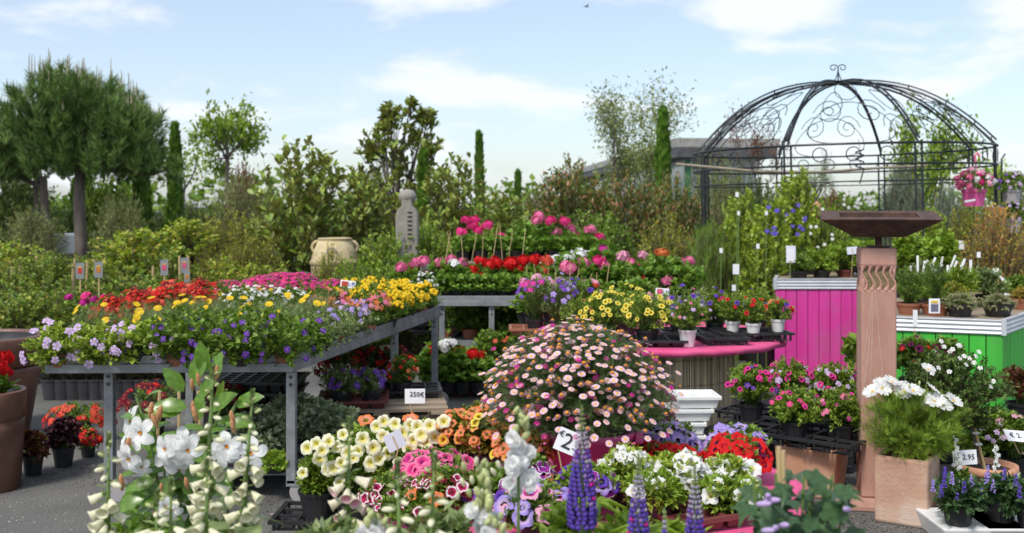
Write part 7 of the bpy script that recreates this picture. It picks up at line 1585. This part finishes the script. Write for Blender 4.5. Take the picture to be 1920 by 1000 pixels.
def lupin(label, px, ytop, ybot, Y, wpx):
    t = thing('lupin', label, 'lupin', (X(px, Y), Y, 0), 0, 'blue lupins in the front row'); part('pot', pot(.1, .17, 'blackp'), t); loc = t.location
    tp = W(px, ytop, Y) - loc; zb = W(px, ybot, Y).z; MB().tube([(0, 0, .15), (0, 0, zb), (tp.x, 0, tp.z)], [.008, .007, .002], 7).build('flower_stem', M['stem'], t)
    hgt = tp.z - zb; r = wpx / 2 / F * Y; V, Fc = dome_tris(.5, .75, 0, 7, 3); V2 = V.copy(); V2[:, 2] *= -.35; V2[:, 1] *= 1.0
    TT = (np.concatenate([V, V2]), np.concatenate([Fc, Fc[:, ::-1] + len(V)])); 
    banner = (A([(-.5, .2, -.1), (.5, .2, -.1), (.42, .35, .7), (0, .45, .95), (-.42, .35, .7), (0, .05, .3)], float), A([(0, 1, 5), (1, 2, 5), (2, 3, 5), (3, 4, 5), (4, 0, 5)]))
    mats = [P['lupine'], P['lupl'], P['lupg'], P['lupw'], P['mag']]; nw = int(hgt / .0105); cnt_ = 0; rest = []
    FM = {}
    for mi in range(5):
        g = NG(); g.add(TT[0], TT[1], 0); g.add(banner[0], banner[1], 0 if mi != 0 else 1); FM[mi] = g.mesh('lupin_floret', [mats[mi], P['lupl']], True)
    for w in reversed(range(nw)):
        u = w / nw; z = zb + hgt * u; rr = r * (1 - .92 * max(0, u - .12) ** 1.15 / .88) * (.92 if u < .1 else 1); fs = max(.004, .0135 * (1 - .72 * u)); n = max(5, min(11, int(6.28 * rr / (fs * 1.5))))
        for k in range(n):
            a = 6.283 * k / n + w * .5 + U(-.1, .1); o = Vector((math.cos(a), math.sin(a), 0))
            if o.y > .35 or cnt_ > 288: rest.append((w, u, o, rr, fs, z)); continue
            mi = 2 if u > .8 else (3 if u > .62 else (rnd.choice([1, 0, 3]) if u > .5 else rnd.choice([0, 0, 0, 0, 1, 4] if rnd.random() < .3 else [0])))
            p = Vector((tp.x * u, 0, z)) + o * max(.002, rr - fs * .6); part('floret', FM[mi], t, p, facing(o + Vector((0, 0, .5 + u)), 0), fs); cnt_ += 1
    if rest:
        g = NG(); g.scat(TT, A([Vector((tp.x * u, 0, z)) + o * max(.002, rr - fs * .6) for (w, u, o, rr, fs, z) in rest]), A([Vector((-o.y, o.x, 0)) for (w, u, o, rr, fs, z) in rest]), A([-Vector((0, 0, 1)) for _ in rest]), A([r_[4] for r_ in rest])); part('back_florets', g.mesh('bf', P['lupine'], True), t, stuff=True)
    for k in range(9):      # palmate leaves
        a = U(0, 6.28); q = Vector((math.cos(a) * U(.08, .2), math.sin(a) * U(.05, .16), zb * U(.8, 1.02) + U(-.02, .03))); MB().tube([(0, 0, zb * .5), q * .9, q], .003, 5).build('leaf_stalk', M['stem'], t)
        for j in range(9): an = j * .698; leafobj(t, LM['lup'], q, (math.cos(an), math.sin(an), .25), (0, 0, 1), U(.07, .1))
    return t
lupin('tallest blue lupin spike with a green tip, left of three', 1091, 760, 985, 2.45, 60)
lupin('blue lupin spike in the middle of the three', 1197, 850, 1070, 2.4, 54)
lupin('blue lupin spike on the right with a pale tip', 1303, 868, 1085, 2.4, 52)
lupin('small green unopened lupin spike between the middle and right ones', 1246, 952, 1060, 2.35, 22)
def ivy():
    Y = 2.25; t = thing('passion_vine', 'dark lobed-leaf climber with bamboo stakes at the lower right', 'climber', (X(1490, Y), Y, 0)); part('pot', pot(.12, .2, 'terrp'), t); loc = t.location
    for px, yt in ((1460, 838), (1468, 845)): 
        p = W(px, yt, Y + .03) - loc; MB().tube([(p.x * .6, .03, .15), (p.x, .03, p.z)], .0055, 7).build('stake', M['bamboo'], t)
    outl = [(1390, 905), (1415, 880), (1440, 868), (1470, 880), (1500, 862), (1530, 870), (1560, 895), (1590, 930), (1585, 975), (1600, 1000)]
    for k in range(110):
        px = U(1400, 1590); yt = 870 + abs(px - 1500) * .45 + U(0, 20); py = U(yt, 1090); p = W(px, py, Y + U(-.1, .1)) - loc
        leafobj(t, rnd.choice(LM['ivy']), p, (U(-1, 1), U(-1.2, .1), U(-.6, .5)), (U(-.4, .4), -.6, 1), U(.04, .068))
    st = MB()
    for k in range(12):
        px, py = U(1410, 1590), U(880, 960); p = W(px, py, Y) - loc; st.tube([(0, 0, .2), (p.x * .5 + U(-.02, .02), 0, p.z * .6), p], .003, 5)
    st.build('vine_stems', M['stem'], t, stuff=True)
    for px, py in ((1440, 930), (1448, 938), (1432, 945), (1455, 990), (1440, 995), (1470, 985), (1588, 955)): part('bud', FL['budl'], t, W(px, py, Y - .12) - loc, facing((U(-1, 1), -.6, .2)), .018)
ivy()
# leafy filler plants between the front row spires
for i, (bx, Y, lf) in enumerate([((560, 985, 690, 1080), 2.5, 'grey'), ((760, 960, 900, 1080), 2.5, 'grey'), ((1010, 955, 1110, 1080), 2.5, 'bright'), ((1110, 970, 1220, 1080), 2.6, 'bright'), ((1210, 985, 1330, 1090), 2.6, 'bright'), ((200, 975, 300, 1080), 2.6, 'mid'), ((400, 985, 480, 1080), 2.7, 'mid')]):
    clump('foliage_plant', 'leafy green plant at the bottom edge, %s from the left' % ORD[(2, 3, 4, 5, 6, 0, 1)[i]], 'foliage plant', bx, Y, .3, ('leaf', lf, .05, 60, 12), [], ('blackp', .09, .12), 'leafy plants along the bottom edge')
b = thing('plant_crate', 'low dark bench under the front row plants', 'crate', (.0, 2.56, 0)); MB().box((-.05, 0, .285), (1.9, .34, .026)).build('top_board', M['darkp'], b)
for x in (-.95, -.05, .85): MB().box((x, 0, .136), (.04, .3, .272)).build('support', M['darkp'], b)
